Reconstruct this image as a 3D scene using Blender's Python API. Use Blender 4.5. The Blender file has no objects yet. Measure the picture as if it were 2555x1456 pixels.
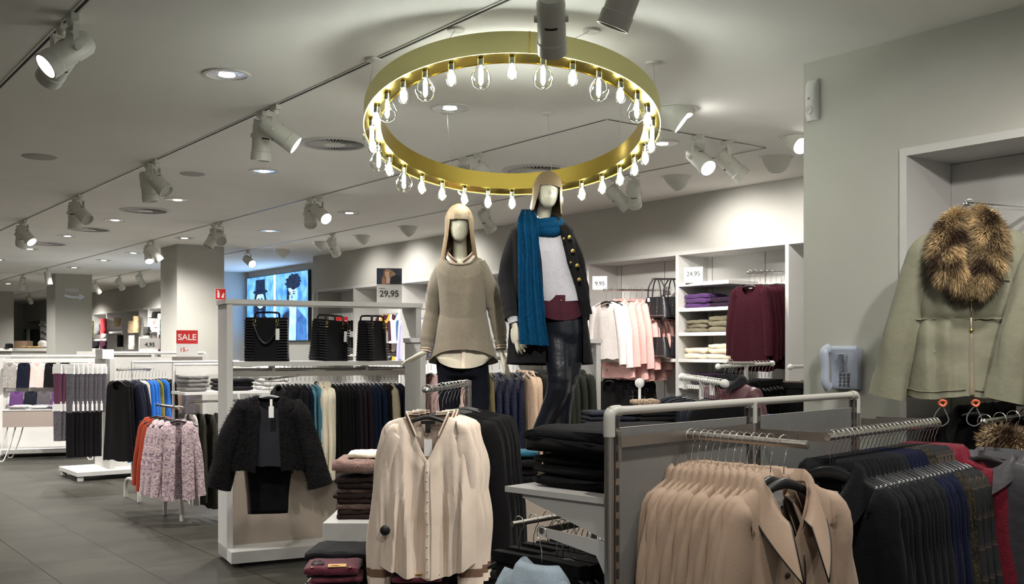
import bpy, bmesh, math, random
from mathutils import Vector, Matrix, noise as mnoise
from math import sin, cos, pi, sqrt, radians as rad
random.seed(7)
SC = bpy.context.scene
COL = SC.collection
# ------------------------------------------------------------------ camera, world, exposure
F = 2600.0; CAMH = 1.6; HOR = 875.0; CX = 1277.5
cd = bpy.data.cameras.new('camera'); cam = bpy.data.objects.new('camera', cd); COL.objects.link(cam)
cam.location = (0, 0, CAMH); cam.rotation_euler = (pi/2, 0, 0)
cd.sensor_width = 36; cd.lens = 36*F/2555; cd.shift_y = 147/2555; cd.clip_start = .05; cd.clip_end = 200
SC.camera = cam
SC.view_settings.view_transform = 'Standard'; SC.view_settings.look = 'None'
SC.view_settings.gamma = 1; SC.view_settings.exposure = 0.30; SC.view_settings.use_curve_mapping = False
SC.cycles.use_denoising = True
SC.cycles.max_bounces = 7; SC.cycles.diffuse_bounces = 4; SC.cycles.transparent_max_bounces = 12
w = bpy.data.worlds.new('world'); SC.world = w; w.use_nodes = True
w.node_tree.nodes['Background'].inputs[0].default_value = (1, .97, .93, 1)
w.node_tree.nodes['Background'].inputs[1].default_value = .42
H = 3.2; THR = rad(36.7)
U2 = Vector((cos(THR), sin(THR))); U1 = Vector((-sin(THR), cos(THR)))
def R(a, b, z=0.0): return Vector((a*U2.x+b*U1.x, a*U2.y+b*U1.y, z))
def P(px, py, Y): return Vector(((px-CX)/F*Y, Y, CAMH-(py-HOR)/F*Y))
def bof(px, a):
    k = (px-CX)/F; Y = a/(U2.x*k+U2.y); return Y*(U1.x*k+U1.y)
def zof(px, py, a):
    k = (px-CX)/F; Y = a/(U2.x*k+U2.y); return CAMH-(py-HOR)/F*Y
def ceil_pt(px, py, z=H):
    Y = (z-CAMH)*F/(HOR-py); return Vector(((px-CX)/F*Y, Y, z))
# spot beams, for the shop's lamps and for added unseen fill
def lamp_spot(loc, target, watts, size=70, blend=.6, col=(1, .96, .9), r=.05, parent=None):
    l = bpy.data.lights.new('spot_beam', 'SPOT'); l.energy = watts; l.color = col; l.spot_size = rad(size); l.spot_blend = blend; l.shadow_soft_size = r
    o = bpy.data.objects.new('spot_beam', l); COL.objects.link(o); o.location = loc
    d = Vector(target)-Vector(loc); o.rotation_euler = d.to_track_quat('-Z', 'Y').to_euler()
    return o
# ------------------------------------------------------------------ materials
MATS = {}
def nodes(name):
    m = bpy.data.materials.new(name); m.use_nodes = True
    return m, m.node_tree, m.node_tree.nodes['Principled BSDF']
def mat(name, col, rough=.6, metal=0, bump=0, scale=80, spec=.5, var=0, vscale=6, sheen=0, emit=0, alpha=1, trans=0, stretch=None):
    if name in MATS: return MATS[name]
    m, nt, b = nodes(name); L = nt.links
    b.inputs['Base Color'].default_value = (*col, 1); b.inputs['Roughness'].default_value = rough
    b.inputs['Metallic'].default_value = metal; b.inputs['Specular IOR Level'].default_value = spec
    if sheen: b.inputs['Sheen Weight'].default_value = sheen; b.inputs['Sheen Roughness'].default_value = .5
    if emit: b.inputs['Emission Color'].default_value = (*col, 1); b.inputs['Emission Strength'].default_value = emit
    if alpha < 1: b.inputs['Alpha'].default_value = alpha
    if trans: b.inputs['Transmission Weight'].default_value = trans
    tc = nt.nodes.new('ShaderNodeTexCoord'); out = tc.outputs['Object']
    if stretch:
        mp = nt.nodes.new('ShaderNodeMapping'); mp.inputs['Scale'].default_value = stretch; L.new(out, mp.inputs[0]); out = mp.outputs[0]
    if bump:
        n = nt.nodes.new('ShaderNodeTexNoise'); n.inputs['Scale'].default_value = scale; n.inputs['Detail'].default_value = 3
        bp = nt.nodes.new('ShaderNodeBump'); bp.inputs['Strength'].default_value = bump; bp.inputs['Distance'].default_value = .01
        L.new(out, n.inputs['Vector']); L.new(n.outputs[0], bp.inputs['Height']); L.new(bp.outputs[0], b.inputs['Normal'])
    if var:
        n = nt.nodes.new('ShaderNodeTexNoise'); n.inputs['Scale'].default_value = vscale; n.inputs['Detail'].default_value = 4
        r = nt.nodes.new('ShaderNodeValToRGB'); L.new(out, n.inputs['Vector']); L.new(n.outputs[0], r.inputs[0])
        r.color_ramp.elements[0].position = .3; r.color_ramp.elements[1].position = .7
        r.color_ramp.elements[0].color = (*[c*(1-var) for c in col], 1); r.color_ramp.elements[1].color = (*[min(1, c*(1+var)) for c in col], 1)
        L.new(r.outputs[0], b.inputs['Base Color'])
    MATS[name] = m; return m
def s2l(r, g, b): return tuple(((c/255)/12.92 if c/255 < .04045 else ((c/255+.055)/1.055)**2.4) for c in (r, g, b))
def cloth(name, r, g, b, rough=.9, bump=.35, scale=220, var=.06, vscale=40, sheen=.15, spec=.2, stretch=None):
    if max(r, g, b) < 75: sheen *= .2; spec *= .6; r, g, b = r*.8, g*.8, b*.8
    return mat('cloth_'+name, s2l(r, g, b), rough, 0, bump, scale, spec, var, vscale, sheen, stretch=stretch)
# ------------------------------------------------------------------ mesh builder
class MB:
    def __init__(s): s.v = []; s.f = []; s.M = Matrix()
    def add(s, vs, fs):
        o = len(s.v); s.v += [tuple(s.M @ Vector(v)) for v in vs]; s.f += [tuple(i+o for i in f) for f in fs]; return s
    def box(s, x0, y0, z0, x1, y1, z1):
        vs = [(x, y, z) for z in (z0, z1) for y in (y0, y1) for x in (x0, x1)]
        return s.add(vs, [(0, 2, 3, 1), (4, 5, 7, 6), (0, 1, 5, 4), (2, 6, 7, 3), (0, 4, 6, 2), (1, 3, 7, 5)])
    def rings(s, rings, closed=True, cap0=True, cap1=True):
        n = len(rings[0]); vs = [p for r in rings for p in r]; fs = []
        for j in range(len(rings)-1):
            for i in range(n if closed else n-1):
                k = (i+1) % n; fs.append((j*n+i, j*n+k, (j+1)*n+k, (j+1)*n+i))
        if closed and cap0: fs.append(tuple(reversed(range(n))))
        if closed and cap1: fs.append(tuple((len(rings)-1)*n+i for i in range(n)))
        return s.add(vs, fs)
    def lathe(s, prof, n=24, c=(0, 0, 0), axis=None, cap=True):
        q = Vector((0, 0, 1)).rotation_difference(Vector(axis)) if axis is not None else None
        rs = []
        for r, z in prof:
            ring = []
            for i in range(n):
                p = Vector((r*cos(2*pi*i/n), r*sin(2*pi*i/n), z))
                if q: p = q @ p
                ring.append(p+Vector(c))
            rs.append(ring)
        return s.rings(rs, True, cap, cap)
    def cyl(s, p0, p1, r, n=16, r1=None): 
        p0 = Vector(p0); p1 = Vector(p1); d = p1-p0
        return s.lathe([(r, 0), (r if r1 is None else r1, d.length)], n, p0, d)
    def tube(s, pts, r, n=10, ry=None, cap=True):
        pts = [Vector(p) for p in pts]; rs = []; up = None
        for i, p in enumerate(pts):
            t = (pts[min(i+1, len(pts)-1)]-pts[max(i-1, 0)])
            if t.length < 1e-9: t = Vector((0, 0, 1))
            t.normalize()
            if up is None:
                up = Vector((0, 1, 0)) if abs(t.y) < .9 else Vector((1, 0, 0))
            side = t.cross(up)
            side = side.normalized() if side.length > 1e-6 else Vector((1, 0, 0)); up2 = side.cross(t).normalized(); up = up2
            rr = r[i] if isinstance(r, (list, tuple)) else r
            r2 = rr if ry is None else (ry[i] if isinstance(ry, (list, tuple)) else ry)
            rs.append([p+side*(rr*cos(2*pi*k/n))+up2*(r2*sin(2*pi*k/n)) for k in range(n)])
        return s.rings(rs, True, cap, cap)
    def ball(s, c, r, n=14, m=8, sc=(1, 1, 1)):
        rs = []
        for j in range(m+1):
            a = pi*j/m; rr = max(1e-4, sin(a)*r)
            rs.append([(c[0]+sc[0]*rr*cos(2*pi*i/n), c[1]+sc[1]*rr*sin(2*pi*i/n), c[2]-sc[2]*r*cos(a)) for i in range(n)])
        return s.rings(rs)
    def prism(s, poly, z0, z1):
        n = len(poly); vs = [(x, y, z0) for x, y in poly]+[(x, y, z1) for x, y in poly]
        fs = [tuple(reversed(range(n))), tuple(range(n, 2*n))]+[(i, (i+1) % n, n+(i+1) % n, n+i) for i in range(n)]
        return s.add(vs, fs)
    def mesh(s, name, smooth=False, auto=None):
        me = bpy.data.meshes.new(name); me.from_pydata(s.v, [], s.f); me.validate(); me.update()
        bm = bmesh.new(); bm.from_mesh(me); bmesh.ops.recalc_face_normals(bm, faces=bm.faces); bm.to_mesh(me); bm.free()
        if smooth:
            me.polygons.foreach_set('use_smooth', [True]*len(me.polygons))
            if auto: me.set_sharp_from_angle(angle=rad(auto))
        me.materials.append(None)
        return me
    def build(s, name, m, parent=None, smooth=False, auto=40, loc=None, rz=0):
        return inst(name, s.mesh(name, smooth, auto), m, parent, loc, rz)
def inst(name, me, m, parent=None, loc=None, rz=0):
    o = bpy.data.objects.new(name, me); COL.objects.link(o)
    o.material_slots[0].link = 'OBJECT'; o.material_slots[0].material = m
    if parent: o.parent = parent
    if loc is not None: o.location = loc
    if rz: o.rotation_euler = (0, 0, rz)
    return o
def bevel(o, w=.004, seg=2):
    m = o.modifiers.new('bevel', 'BEVEL'); m.width = w; m.segments = seg; m.limit_method = 'ANGLE'; return o
def tag(o, label=None, cat=None, group=None, kind=None):
    if label: o['label'] = label
    if cat: o['category'] = cat
    if group: o['group'] = group
    if kind: o['kind'] = kind
    return o
def thing(name, label, cat, loc=(0, 0, 0), rz=0, group=None):
    o = bpy.data.objects.new(name, None); COL.objects.link(o); o.location = loc; o.rotation_euler = (0, 0, rz); o.empty_display_size = .05
    return tag(o, label, cat, group)
def struct(o): o['kind'] = 'structure'; return o
def room(o): o.rotation_euler = (0, 0, THR); return o
def lerp(a, b, t): return a+(b-a)*t
def interp(keys, t):
    """keys: [(t, value or tuple)], smooth interpolation"""
    if t <= keys[0][0]: return keys[0][1]
    for i in range(len(keys)-1):
        if t <= keys[i+1][0]:
            u = (t-keys[i][0])/(keys[i+1][0]-keys[i][0]); u = u*u*(3-2*u)*.5+u*.5
            a, b = keys[i][1], keys[i+1][1]
            return tuple(lerp(x, y, u) for x, y in zip(a, b)) if isinstance(a, tuple) else lerp(a, b, u)
    return keys[-1][1]
def catmull(pts, n):
    pts = [Vector(p) for p in pts]; out = []
    P_ = [pts[0]*2-pts[1]]+pts+[pts[-1]*2-pts[-2]]
    m = len(pts)-1
    for k in range(n+1):
        s = k/n*m; i = min(int(s), m-1); u = s-i
        a, b, c, d = P_[i], P_[i+1], P_[i+2], P_[i+3]
        out.append(.5*((2*b)+(c-a)*u+(2*a-5*b+4*c-d)*u*u+(3*b-a-3*c+d)*u**3))
    return out
ORD = ['first', 'second', 'third', 'fourth', 'fifth', 'sixth', 'seventh', 'eighth', 'ninth', 'tenth', 'eleventh', 'twelfth', 'thirteenth', 'fourteenth', 'fifteenth', 'sixteenth', 'seventeenth', 'eighteenth', 'nineteenth', 'twentieth', 'twenty-first', 'twenty-second', 'twenty-third', 'twenty-fourth', 'twenty-fifth', 'twenty-sixth', 'twenty-seventh', 'twenty-eighth', 'twenty-ninth', 'thirtieth', 'thirty-first', 'thirty-second']
def text(name, s, size, m, parent, loc, rot, depth=.0012, align='CENTER', bold=0):
    c = bpy.data.curves.new(name, 'FONT'); c.body = s; c.size = size; c.align_x = align; c.align_y = 'CENTER'; c.extrude = depth; c.offset = bold
    o = bpy.data.objects.new(name+'_tmp', c); COL.objects.link(o)
    dg = bpy.context.evaluated_depsgraph_get(); me = bpy.data.meshes.new_from_object(o.evaluated_get(dg)); bpy.data.objects.remove(o)
    me.materials.clear(); me.materials.append(None)
    t = inst(name, me, m, parent, loc); t.rotation_euler = rot; return t

# ------------------------------------------------------------------ shared materials
def wallmat(name, col, rough, nscale=3, var=.05, bump=.05):
    return mat(name, col, rough, 0, bump, 260, .3, var, nscale)
M_ceil = wallmat('paint_ceiling', (.88, .87, .825), .9, 1.2, .03)
M_wall = wallmat('paint_grey_wall', (.47, .46, .425), .85, 1.5, .03)
M_wallr = wallmat('paint_wall_right', (.46, .455, .41), .85, 1.5, .03)
M_pillar = wallmat('paint_pillar', (.42, .415, .38), .85, 1.5, .03)
M_dark = mat('dark_gap', (.02, .02, .02), .9)
M_white = mat('white_laminate', (.54, .53, .51), .45, bump=.02)
M_whiteb = mat('white_laminate_bright', (.68, .67, .65), .4, bump=.02)
M_greylam = mat('grey_laminate', (.50, .49, .47), .4, bump=.02)
M_lampw = mat('lamp_white_paint', (.62, .62, .56), .35)
M_chrome = mat('chrome', (.75, .74, .72), .18, 1)
M_steel = mat('brushed_steel', (.42, .39, .36), .35, 1, bump=.15, scale=60, stretch=(1, 40, 40))
M_greymetal = mat('grey_painted_metal', (.46, .45, .41), .4)
M_lens = mat('lamp_lens_lit', (1, .97, .92), emit=26)
M_lensoff = mat('lamp_lens_unlit', (.55, .55, .52), .2)
M_black = mat('black_plastic', (.012, .012, .013), .35)
M_gold = mat('gold_metal', (.75, .55, .22), .25, 1)
M_birch = mat('pale_board', s2l(170, 158, 145), .6, 0, .05, 60, .3, .06, 8, stretch=(1, 1, .15))
M_paper = mat('white_paper', (.78, .77, .75), .7)
M_ink = mat('black_ink', (.01, .01, .01), .7)
M_red = mat('red_print', s2l(205, 30, 30), .6)
def floor_mat():
    m, nt, b = nodes('floor_tiles'); L = nt.links; N = nt.nodes
    tc = N.new('ShaderNodeTexCoord')
    br = N.new('ShaderNodeTexBrick'); br.offset = 0; br.inputs['Scale'].default_value = 1
    br.inputs['Brick Width'].default_value = .6; br.inputs['Row Height'].default_value = .6
    br.inputs['Mortar Size'].default_value = .005; br.inputs['Color1'].default_value = (.045, .043, .0365, 1); br.inputs['Color2'].default_value = (.041, .039, .033, 1); br.inputs['Mortar'].default_value = (.010, .010, .009, 1)
    L.new(tc.outputs['Object'], br.inputs['Vector'])
    n = N.new('ShaderNodeTexNoise'); n.inputs['Scale'].default_value = 1.6; n.inputs['Detail'].default_value = 8; n.inputs['Roughness'].default_value = .65
    L.new(tc.outputs['Object'], n.inputs['Vector'])
    r = N.new('ShaderNodeValToRGB'); r.color_ramp.elements[0].position = .32; r.color_ramp.elements[0].color = (.62, .62, .62, 1); r.color_ramp.elements[1].position = .6; r.color_ramp.elements[1].color = (1.05, 1.04, 1.0, 1)
    L.new(n.outputs[0], r.inputs[0])
    mx = N.new('ShaderNodeMix'); mx.data_type = 'RGBA'; mx.blend_type = 'MULTIPLY'; mx.inputs[0].default_value = 1
    L.new(br.outputs[0], mx.inputs[6]); L.new(r.outputs[0], mx.inputs[7]); L.new(mx.outputs[2], b.inputs['Base Color'])
    r2 = N.new('ShaderNodeMapRange'); r2.inputs[3].default_value = .34; r2.inputs[4].default_value = .5; b.inputs['Specular IOR Level'].default_value = .04
    L.new(n.outputs[0], r2.inputs[0]); L.new(r2.outputs[0], b.inputs['Roughness'])
    return m
M_floor = floor_mat()

# ------------------------------------------------------------------ shell  (room frame: a across, b along)
AW = 7.85; AR = 4.78; BE = 3.69
struct(room(MB().box(-9, -6, -.05, 14, 44, 0).build('floor', M_floor)))
struct(room(MB().box(-9, -6, H, 14, 44, H+.05).build('ceiling', M_ceil)))
NZ = 2.59   # niche top
# right wall, with niche whose inner side is at b=3.03
nb = 3.045
struct(room(MB().box(AR, nb+.04, 0, AR+.42, BE, H).box(AR, -6, NZ+.04, AR+.42, nb+.04, H).box(AR+.42, -6, 0, AR+.6, BE, H).build('wall_right', M_wallr)))
# back wall: recessed niches from b_right (hidden) to px 795
b1 = bof(793, AW); b0 = BE; b2 = bof(781, AW)
struct(room(MB().box(AW, b0, NZ+.04, AW+.45, b1, H).box(AW, b1, 0, AW+.45, b2, H).box(AW+.45, b0, 0, AW+.6, b1, H).build('wall_back', M_wall)))
struct(room(MB().box(AR+.6, BE-.15, 0, AW+.6, BE, H).build('wall_return', M_wall)))
# recess with the video screen
AS = 8.42; b3 = 20.3
struct(room(MB().box(AS, b2, 0, AS+.15, b3, H).build('wall_screen', M_wall)))
struct(room(MB().box(AW-.9, b3, 0, AS+.15, b3+.15, H).build('wall_recess', M_wall)))
b4 = b3+.15; b5 = 38.4
struct(room(MB().box(AW, b4, NZ+.04, AW+.45, b5, H).box(AW+.45, b4, 0, AW+.6, b5, H).build('wall_far_back', M_wall)))
struct(room(MB().box(-9, b5, 0, 14, b5+.2, H).build('wall_end', M_wall)))
struct(room(MB().box(-9, -6, 0, -8.8, 44, H).build('wall_left', M_wall)))
# pillars
for i, b in enumerate((15.5, 22.9, 30.6)):
    struct(room(MB().box(5.3, b, 0, 6.03, b+.75, H).build('pillar', M_pillar)))
# ------------------------------------------------------------------ tracks on the ceiling
def track(a0, b0_, a1, b1_, label):
    p0 = R(a0, b0_, H); p1 = R(a1, b1_, H); L_ = (p1-p0).length; ang = math.atan2((p1-p0).y, (p1-p0).x)
    t = thing('lighting_track', label, 'track', p0, ang)
    MB().box(0, -.018, -.004, L_, .018, 0).build('rail', M_lampw, t)
    MB().box(0.01, -.007, -.0048, L_-.01, .007, -.0038).build('slot', M_dark, t)
    return t
track(1.285, -2, 1.285, 30, 'white ceiling track nearest the shop entrance, carrying one spotlight pair in view')
track(2.82, -2, 2.82, 30, 'white ceiling track passing beside the golden ring lamp')
track(4.82, 5.37, 4.82, 34, 'white ceiling track running behind the golden ring lamp towards the pillars')
track(4.82, 5.37, 6.5, 5.37, 'short white cross track between two long tracks, beyond the golden ring')
track(6.5, 5.37, 6.5, 19.5, 'white ceiling track closest to the back wall shelves')
track(6.5, 20.5, 6.5, 36, 'white ceiling track before the distant accessory shelves')
# track heads
def head_proto():
    d = {}
    adapter = MB().box(-.05, -.018, -.03, .05, .018, 0).cyl((0, 0, -.03), (0, 0, -.055), .02).mesh('adapter', True, 40)
    arm = MB().box(-.012, -.05, -.062, .012, .05, -.052).box(-.014, .045, -.19, .014, .052, -.052).box(-.014, -.052, -.19, .014, -.045, -.052).mesh('arm', True, 40)
    # body along local -Z (aim), centred at pivot
    body = MB().lathe([(.012, .10), (.05, .095), (.062, .075), (.062, -.10), (.066, -.105), (.066, -.16), (.058, -.16), (.056, -.13), (.01, -.128)], 28).mesh('body', True, 35)
    slot = MB().rings([[(.0632*cos(a), .0632*sin(a), z) for a in [-.45+k*.9/10 for k in range(11)]] for z in (-.022, -.012)], False).mesh('vent_slot', True)
    knob = MB().cyl((0, .052, 0), (0, .074, 0), .016).mesh('knob', True, 40)
    lens = MB().lathe([(.055, -.1285), (.055, -.132)], 28).mesh('lens', True, 40)
    return dict(adapter=adapter, arm=arm, body=body, slot=slot, knob=knob, lens=lens)
HP = head_proto()
def track_head(a, b, aim, lit, label, watts=0, size=60, drop=.15, group=None, rzb=THR):
    t = thing('track_spotlight', label, 'spotlight', R(a, b, H-.005), 0, group)
    aim = Vector(aim).normalized(); az = math.atan2(aim.y, aim.x)
    inst('adapter', HP['adapter'], M_lampw, t, rz=THR+pi/2)
    inst('yoke', HP['arm'], M_lampw, t, rz=az)
    pv = Vector((0, 0, -.165)); q = (-aim).to_track_quat('Z', 'Y')
    bo = inst('lamp_body', HP['body'], M_lampw, t, pv)
    # local frame: z = -aim, y horizontal
    z = -aim; y = Vector((-sin(az), cos(az), 0)); x = y.cross(z).normalized(); y = z.cross(x)
    m3 = Matrix((x, y, z)).transposed(); bo.rotation_euler = m3.to_euler()
    inst('vent_slot', HP['slot'], M_black, bo); inst('knob', HP['knob'], M_lampw, bo); inst('knob', HP['knob'], M_lampw, bo, rz=pi); inst('vent_slot', HP['slot'], M_black, bo, rz=pi)
    inst('lens', HP['lens'], M_lens if lit else M_lensoff, bo)
    if watts:
        w0 = R(a, b, H-.012)+pv+aim*.17
        lamp_spot(w0, w0+aim, watts, size, .7, r=.04)
    return t
def aim_at(a, b, tgt): return Vector(tgt)-(R(a, b, H-.18))
M_spk = mat('speaker_grille', (.46, .45, .43), .8, bump=.4, scale=400)
# ------------------------------------------------------------------ spotlights
TW = 60
heads = [
 (1.285, 5.22, Vector((-3.6, 3.6, 1.35)), 1, 'white track spotlight with glowing face, nearest the shop entrance corner', 40),
 (1.285, 5.42, R(.4, 9.5, 1.0), 0, 'white track spotlight tucked behind the lit one near the entrance corner', 0),
 (2.82, 3.02, P(1080, 1230, 4.6), 0, 'white track spotlight cut off by the picture top, beside the bigger one', 110),
 (2.82, 3.50, P(1400, 900, 6.0), 0, 'big white track spotlight overlapping the front of the golden ring', 130),
 (2.82, 6.36, P(1500, 900, 7.0), 1, 'white track spotlight with glowing rim, first pair beyond golden ring', 110),
 (2.82, 6.58, P(600, 1500, 7.2), 0, 'dark-faced white track spotlight of the pair beside the ring', 60),
 (2.82, 8.78, P(900, 1000, 8.0), 0, 'tilted white track spotlight of second pair on the middle track', 90),
 (2.82, 8.98, P(500, 1300, 9.0), 0, 'steeper white track spotlight of second pair on the middle track', 0),
 (2.82, 11.18, P(620, 1000, 9.6), 0, 'tilted white track spotlight of third pair on the middle track', 80),
 (2.82, 11.38, P(200, 1200, 11.0), 0, 'steeper white track spotlight of third pair on the middle track', 0),
 (2.82, 13.7, P(400, 1000, 12.0), 1, 'lit white track spotlight at far end of the middle track', 80),
 (2.82, 13.9, P(60, 1000, 15.0), 0, 'unlit white track spotlight at far end of the middle track', 60),
 (4.82, 6.92, P(700, 950, 9.0), 0, 'white track spotlight seen through the golden ring, dark vent slit', 60),
 (4.82, 7.14, P(1250, 950, 7.2), 0, 'white track spotlight seen through the golden ring, beside the ceiling vent', 90),
 (4.82, 9.8, P(1200, 900, 9.0), 1, 'white track spotlight with glowing face below the golden ring', 60),
 (4.82, 10.0, P(800, 1100, 9.2), 0, 'unlit white track spotlight paired with the one below the ring', 0),
 (4.82, 12.55, P(700, 1000, 10.0), 0, 'white track spotlight before the big pillar, facing shoppers aisle', 50),
 (4.82, 12.75, P(300, 1000, 12.0), 0, 'white track spotlight before the big pillar, turned away', 0),
 (4.82, 15.1, P(520, 820, 15.4), 1, 'lit white track spotlight against the big pillar corner', 60),
 (4.82, 15.32, P(420, 1000, 14), 1, 'second lit white track spotlight against the big pillar corner', 0),
 (4.82, 21.4, P(150, 900, 20.0), 0, 'tiny white track spotlight ahead of the arrow pillar', 40),
 (4.82, 23.6, P(20, 900, 22.0), 0, 'tiniest white track spotlight beyond the arrow pillar on long track', 0),
 (5.72, 5.37, R(5.3, 3.0, 1.2), 1, 'lit white track spotlight on the cross track, wider glowing face', 70),
 (6.05, 5.37, R(7.4, 4.4, 1.5), 1, 'lit white track spotlight on the cross track, nearer the wall', 70),
 (6.5, 6.88, R(7.95, 8.2, 1.4), 0, 'white track spotlight hanging before the pink clothes shelves', 150),
 (6.5, 7.12, R(7.95, 6.2, 1.4), 0, 'white track spotlight hanging before the purple sweater shelf', 60),
 (6.5, 9.2, R(7.95, 9.6, 1.4), 0, 'white track spotlight hidden behind the taller mannequin head', 190),
 (6.5, 12.8, R(7.95, 13.6, 1.3), 0, 'small white track spotlight between the two mannequins and the video screen', 200),
 (6.5, 15.7, P(900, 900, 14), 1, 'lit white track spotlight close to the glowing blue portraits', 60),
 (6.5, 21.2, R(7.9, 22.2, 1.2), 1, 'lit far spotlight before the accessory shelves, beside arrow pillar', 260),
 (6.5, 22.6, R(7.9, 23.6, 1.2), 1, 'lit far spotlight before accessory shelves, middle of three', 260),
 (6.5, 24.4, R(7.9, 25.2, 1.2), 1, 'lit far spotlight before the accessory shelves, farthest of three', 260),
 (6.5, 28.0, R(7.9, 29, 1.2), 1, 'lit pinprick spotlight left of the arrow pillar', 260),
 (6.5, 31.0, R(7.9, 33, 1.2), 1, 'lit pinprick spotlight above the farthest clothes rail', 260),
]
for a, b, tg, lit, lab, wt in heads:
    tv = aim_at(a, b, tg)
    track_head(a, b, tv, lit, lab, wt, 78 if a > 6.2 else 62)
# ------------------------------------------------------------------ downlights
M_dlref = mat('downlight_reflector', (.8, .8, .82), .12, 1, bump=1.0, scale=45)
M_dlglow = mat('downlight_glow', (1, .98, .95), emit=14)
dl_ring = MB().lathe([(.118, -.001), (.134, -.006), (.134, .0), (.118, .0)], 32, cap=False)
dl_ring = MB().rings([[(r*cos(2*pi*i/36), r*sin(2*pi*i/36), z) for i in range(36)] for r, z in ((.112, .0), (.115, -.008), (.134, -.006), (.137, 0))], True, False, False).mesh('trim_ring', True, 40)
dl_ref = MB().rings([[(r*cos(2*pi*i/36), r*sin(2*pi*i/36), z) for i in range(36)] for r, z in ((.112, -.003), (.105, -.004), (.08, -.0055), (.045, -.0065))], True, False, False).mesh('reflector', True)
dl_glow = MB().lathe([(.048, -.0062), (.044, -.0075), (.001, -.0078)], 24).mesh('glow_disc', True)
def downlight(a, b, label, watts=14, s=1.0):
    t = thing('recessed_downlight', label, 'downlight', R(a, b, H-.001), THR)
    t.scale = (s, s, 1)
    inst('trim_ring', dl_ring, M_lampw, t); inst('reflector', dl_ref, M_dlref, t); inst('glow_disc', dl_glow, M_dlglow, t)
    if watts: lamp_spot(R(a, b, H-.05), R(a, b, 0), watts, 150, .8, r=.06)
dls = [(2.28, 5.82, 'round chrome downlight over the aisle, alone above the track spotlights', 60),
 (3.77, 5.74, 'round chrome downlight seen inside the golden ring', 0), (5.73, 5.75, 'round chrome downlight just outside the golden ring by its bulbs', 50),
 (3.77, 8.75, 'round chrome downlight beyond the slatted vent beside the ring', 50), (3.75, 10.95, 'round chrome downlight between the slatted vents over the aisle', 40),
 (3.72, 13.1, 'small chrome downlight beyond the second slatted vent', 40), (3.7, 15.3, 'small chrome downlight beyond the third slatted vent', 40),
 (3.7, 17.6, 'thin chrome downlight far down the aisle in line with others', 30), (5.7, 10.8, 'chrome downlight below the ring beside a lit spotlight', 40), (5.7, 13.05, 'chrome downlight near the big pillar on its screen side', 40),
 (5.1, 14.6, 'chrome downlight touching the big pillar top edge', 20), (5.2, 17.3, 'white glowing downlight beyond big pillar, nearest of three', 30), (5.2, 19.0, 'white glowing downlight beyond big pillar, middle of three', 30), (5.2, 21.0, 'white glowing downlight beyond big pillar, farthest of three', 30),
 (3.7, 20.0, 'pinprick downlight at the far edge of the shop', 30), (3.7, 23.0, 'pinprick downlight before the end wall', 30), (5.2, 27.0, 'pinprick downlight past the arrow pillar', 30)]
for a, b, lab, wt in dls: downlight(a, b, lab, wt*(2.2 if b < 8 else 6 if b < 14 else 10))
# fill spots without fixtures, added to brighten the ceiling, most outside the picture
for a, b, wt in ((.3, 5.8, 110), (.3, 9, 400), (.3, 12.5, 600), (.3, 16.5, 600), (1.9, 1.5, 90), (3.8, 1.8, 100), (0, 2, 90), (3.9, -1.2, 110), (-3, 3, 90), (-3, 9, 450), (-4, 15, 700), (0, 22, 700), (-5, 21, 700), (0, 28, 700), (2, 33, 600), (6.9, 24, 260), (6.9, 29, 260), (7.2, 18, 120), (-4, 28, 260)):
    lamp_spot(R(a, b, H-.05), R(a, b, 0), wt, 150, .8, r=.06)
lamp_spot(R(3.0, 1.0, H-.15), P(2420, 700, 4.8), 120, 60, .8, r=.06)  # added unseen spot that brightens the parka
lamp_spot(R(3.0, .2, H-.15), P(1800, 1300, 3.2), 30, 60, .8, r=.06)  # another added spot out of view, aimed at the foreground coats
# ------------------------------------------------------------------ swirl vents
M_ventw = mat('vent_white_paint', (.60, .59, .57), .5)
def vent_meshes(n=44):
    fr = MB().rings([[(r*cos(2*pi*i/48), r*sin(2*pi*i/48), z) for i in range(48)] for r, z in ((.245, -.002), (.248, -.012), (.285, -.008), (.295, 0))], True, False, False).mesh('vent_frame', True, 40)
    bk = MB().lathe([(.25, -.0015), (.25, -.0035)], 48).mesh('dark_opening')
    bl = MB()
    for k in range(n):
        a = 2*pi*k/n; a2 = a+.16
        p = [(.085*cos(a), .085*sin(a), -.009), (.245*cos(a+.02), .245*sin(a+.02), -.009), (.245*cos(a+.045), .245*sin(a+.045), -.0075), (.085*cos(a+.05), .085*sin(a+.05), -.0075)]
        bl.add(p+[(x, y, z-.003) for x, y, z in p], [(0, 1, 2, 3), (7, 6, 5, 4), (0, 4, 5, 1), (1, 5, 6, 2), (2, 6, 7, 3), (3, 7, 4, 0)])
    hb = MB().lathe([(.09, -.004), (.088, -.013), (.02, -.016), (.001, -.016)], 32)
    return fr, bk, bl.mesh('vent_blades'), hb.mesh('hub', True, 40)
VM = vent_meshes()
for a, b, s, lab in ((3.71, 7.27, .92, 'round slatted air vent partly covered by the golden ring side'), (5.7, 7.27, 1.08, 'round slatted air vent above the taller mannequin head'),
        (3.74, 12.0, .95, 'round slatted air vent over the aisle, third spotlight pair beside it'), (3.74, 14.3, .95, 'flat-looking round air vent second beyond the aisle spotlights'), (3.74, 16.6, .95, 'thinnest round air vent far down the aisle')):
    t = thing('ceiling_air_vent', lab, 'vent', R(a, b, H-.0005), THR); t.scale = (s, s, 1)
    inst('vent_frame', VM[0], M_ventw, t); inst('dark_opening', VM[1], M_dark, t); inst('vent_blades', VM[2], M_ventw, t); inst('hub', VM[3], M_ventw, t)
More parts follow.
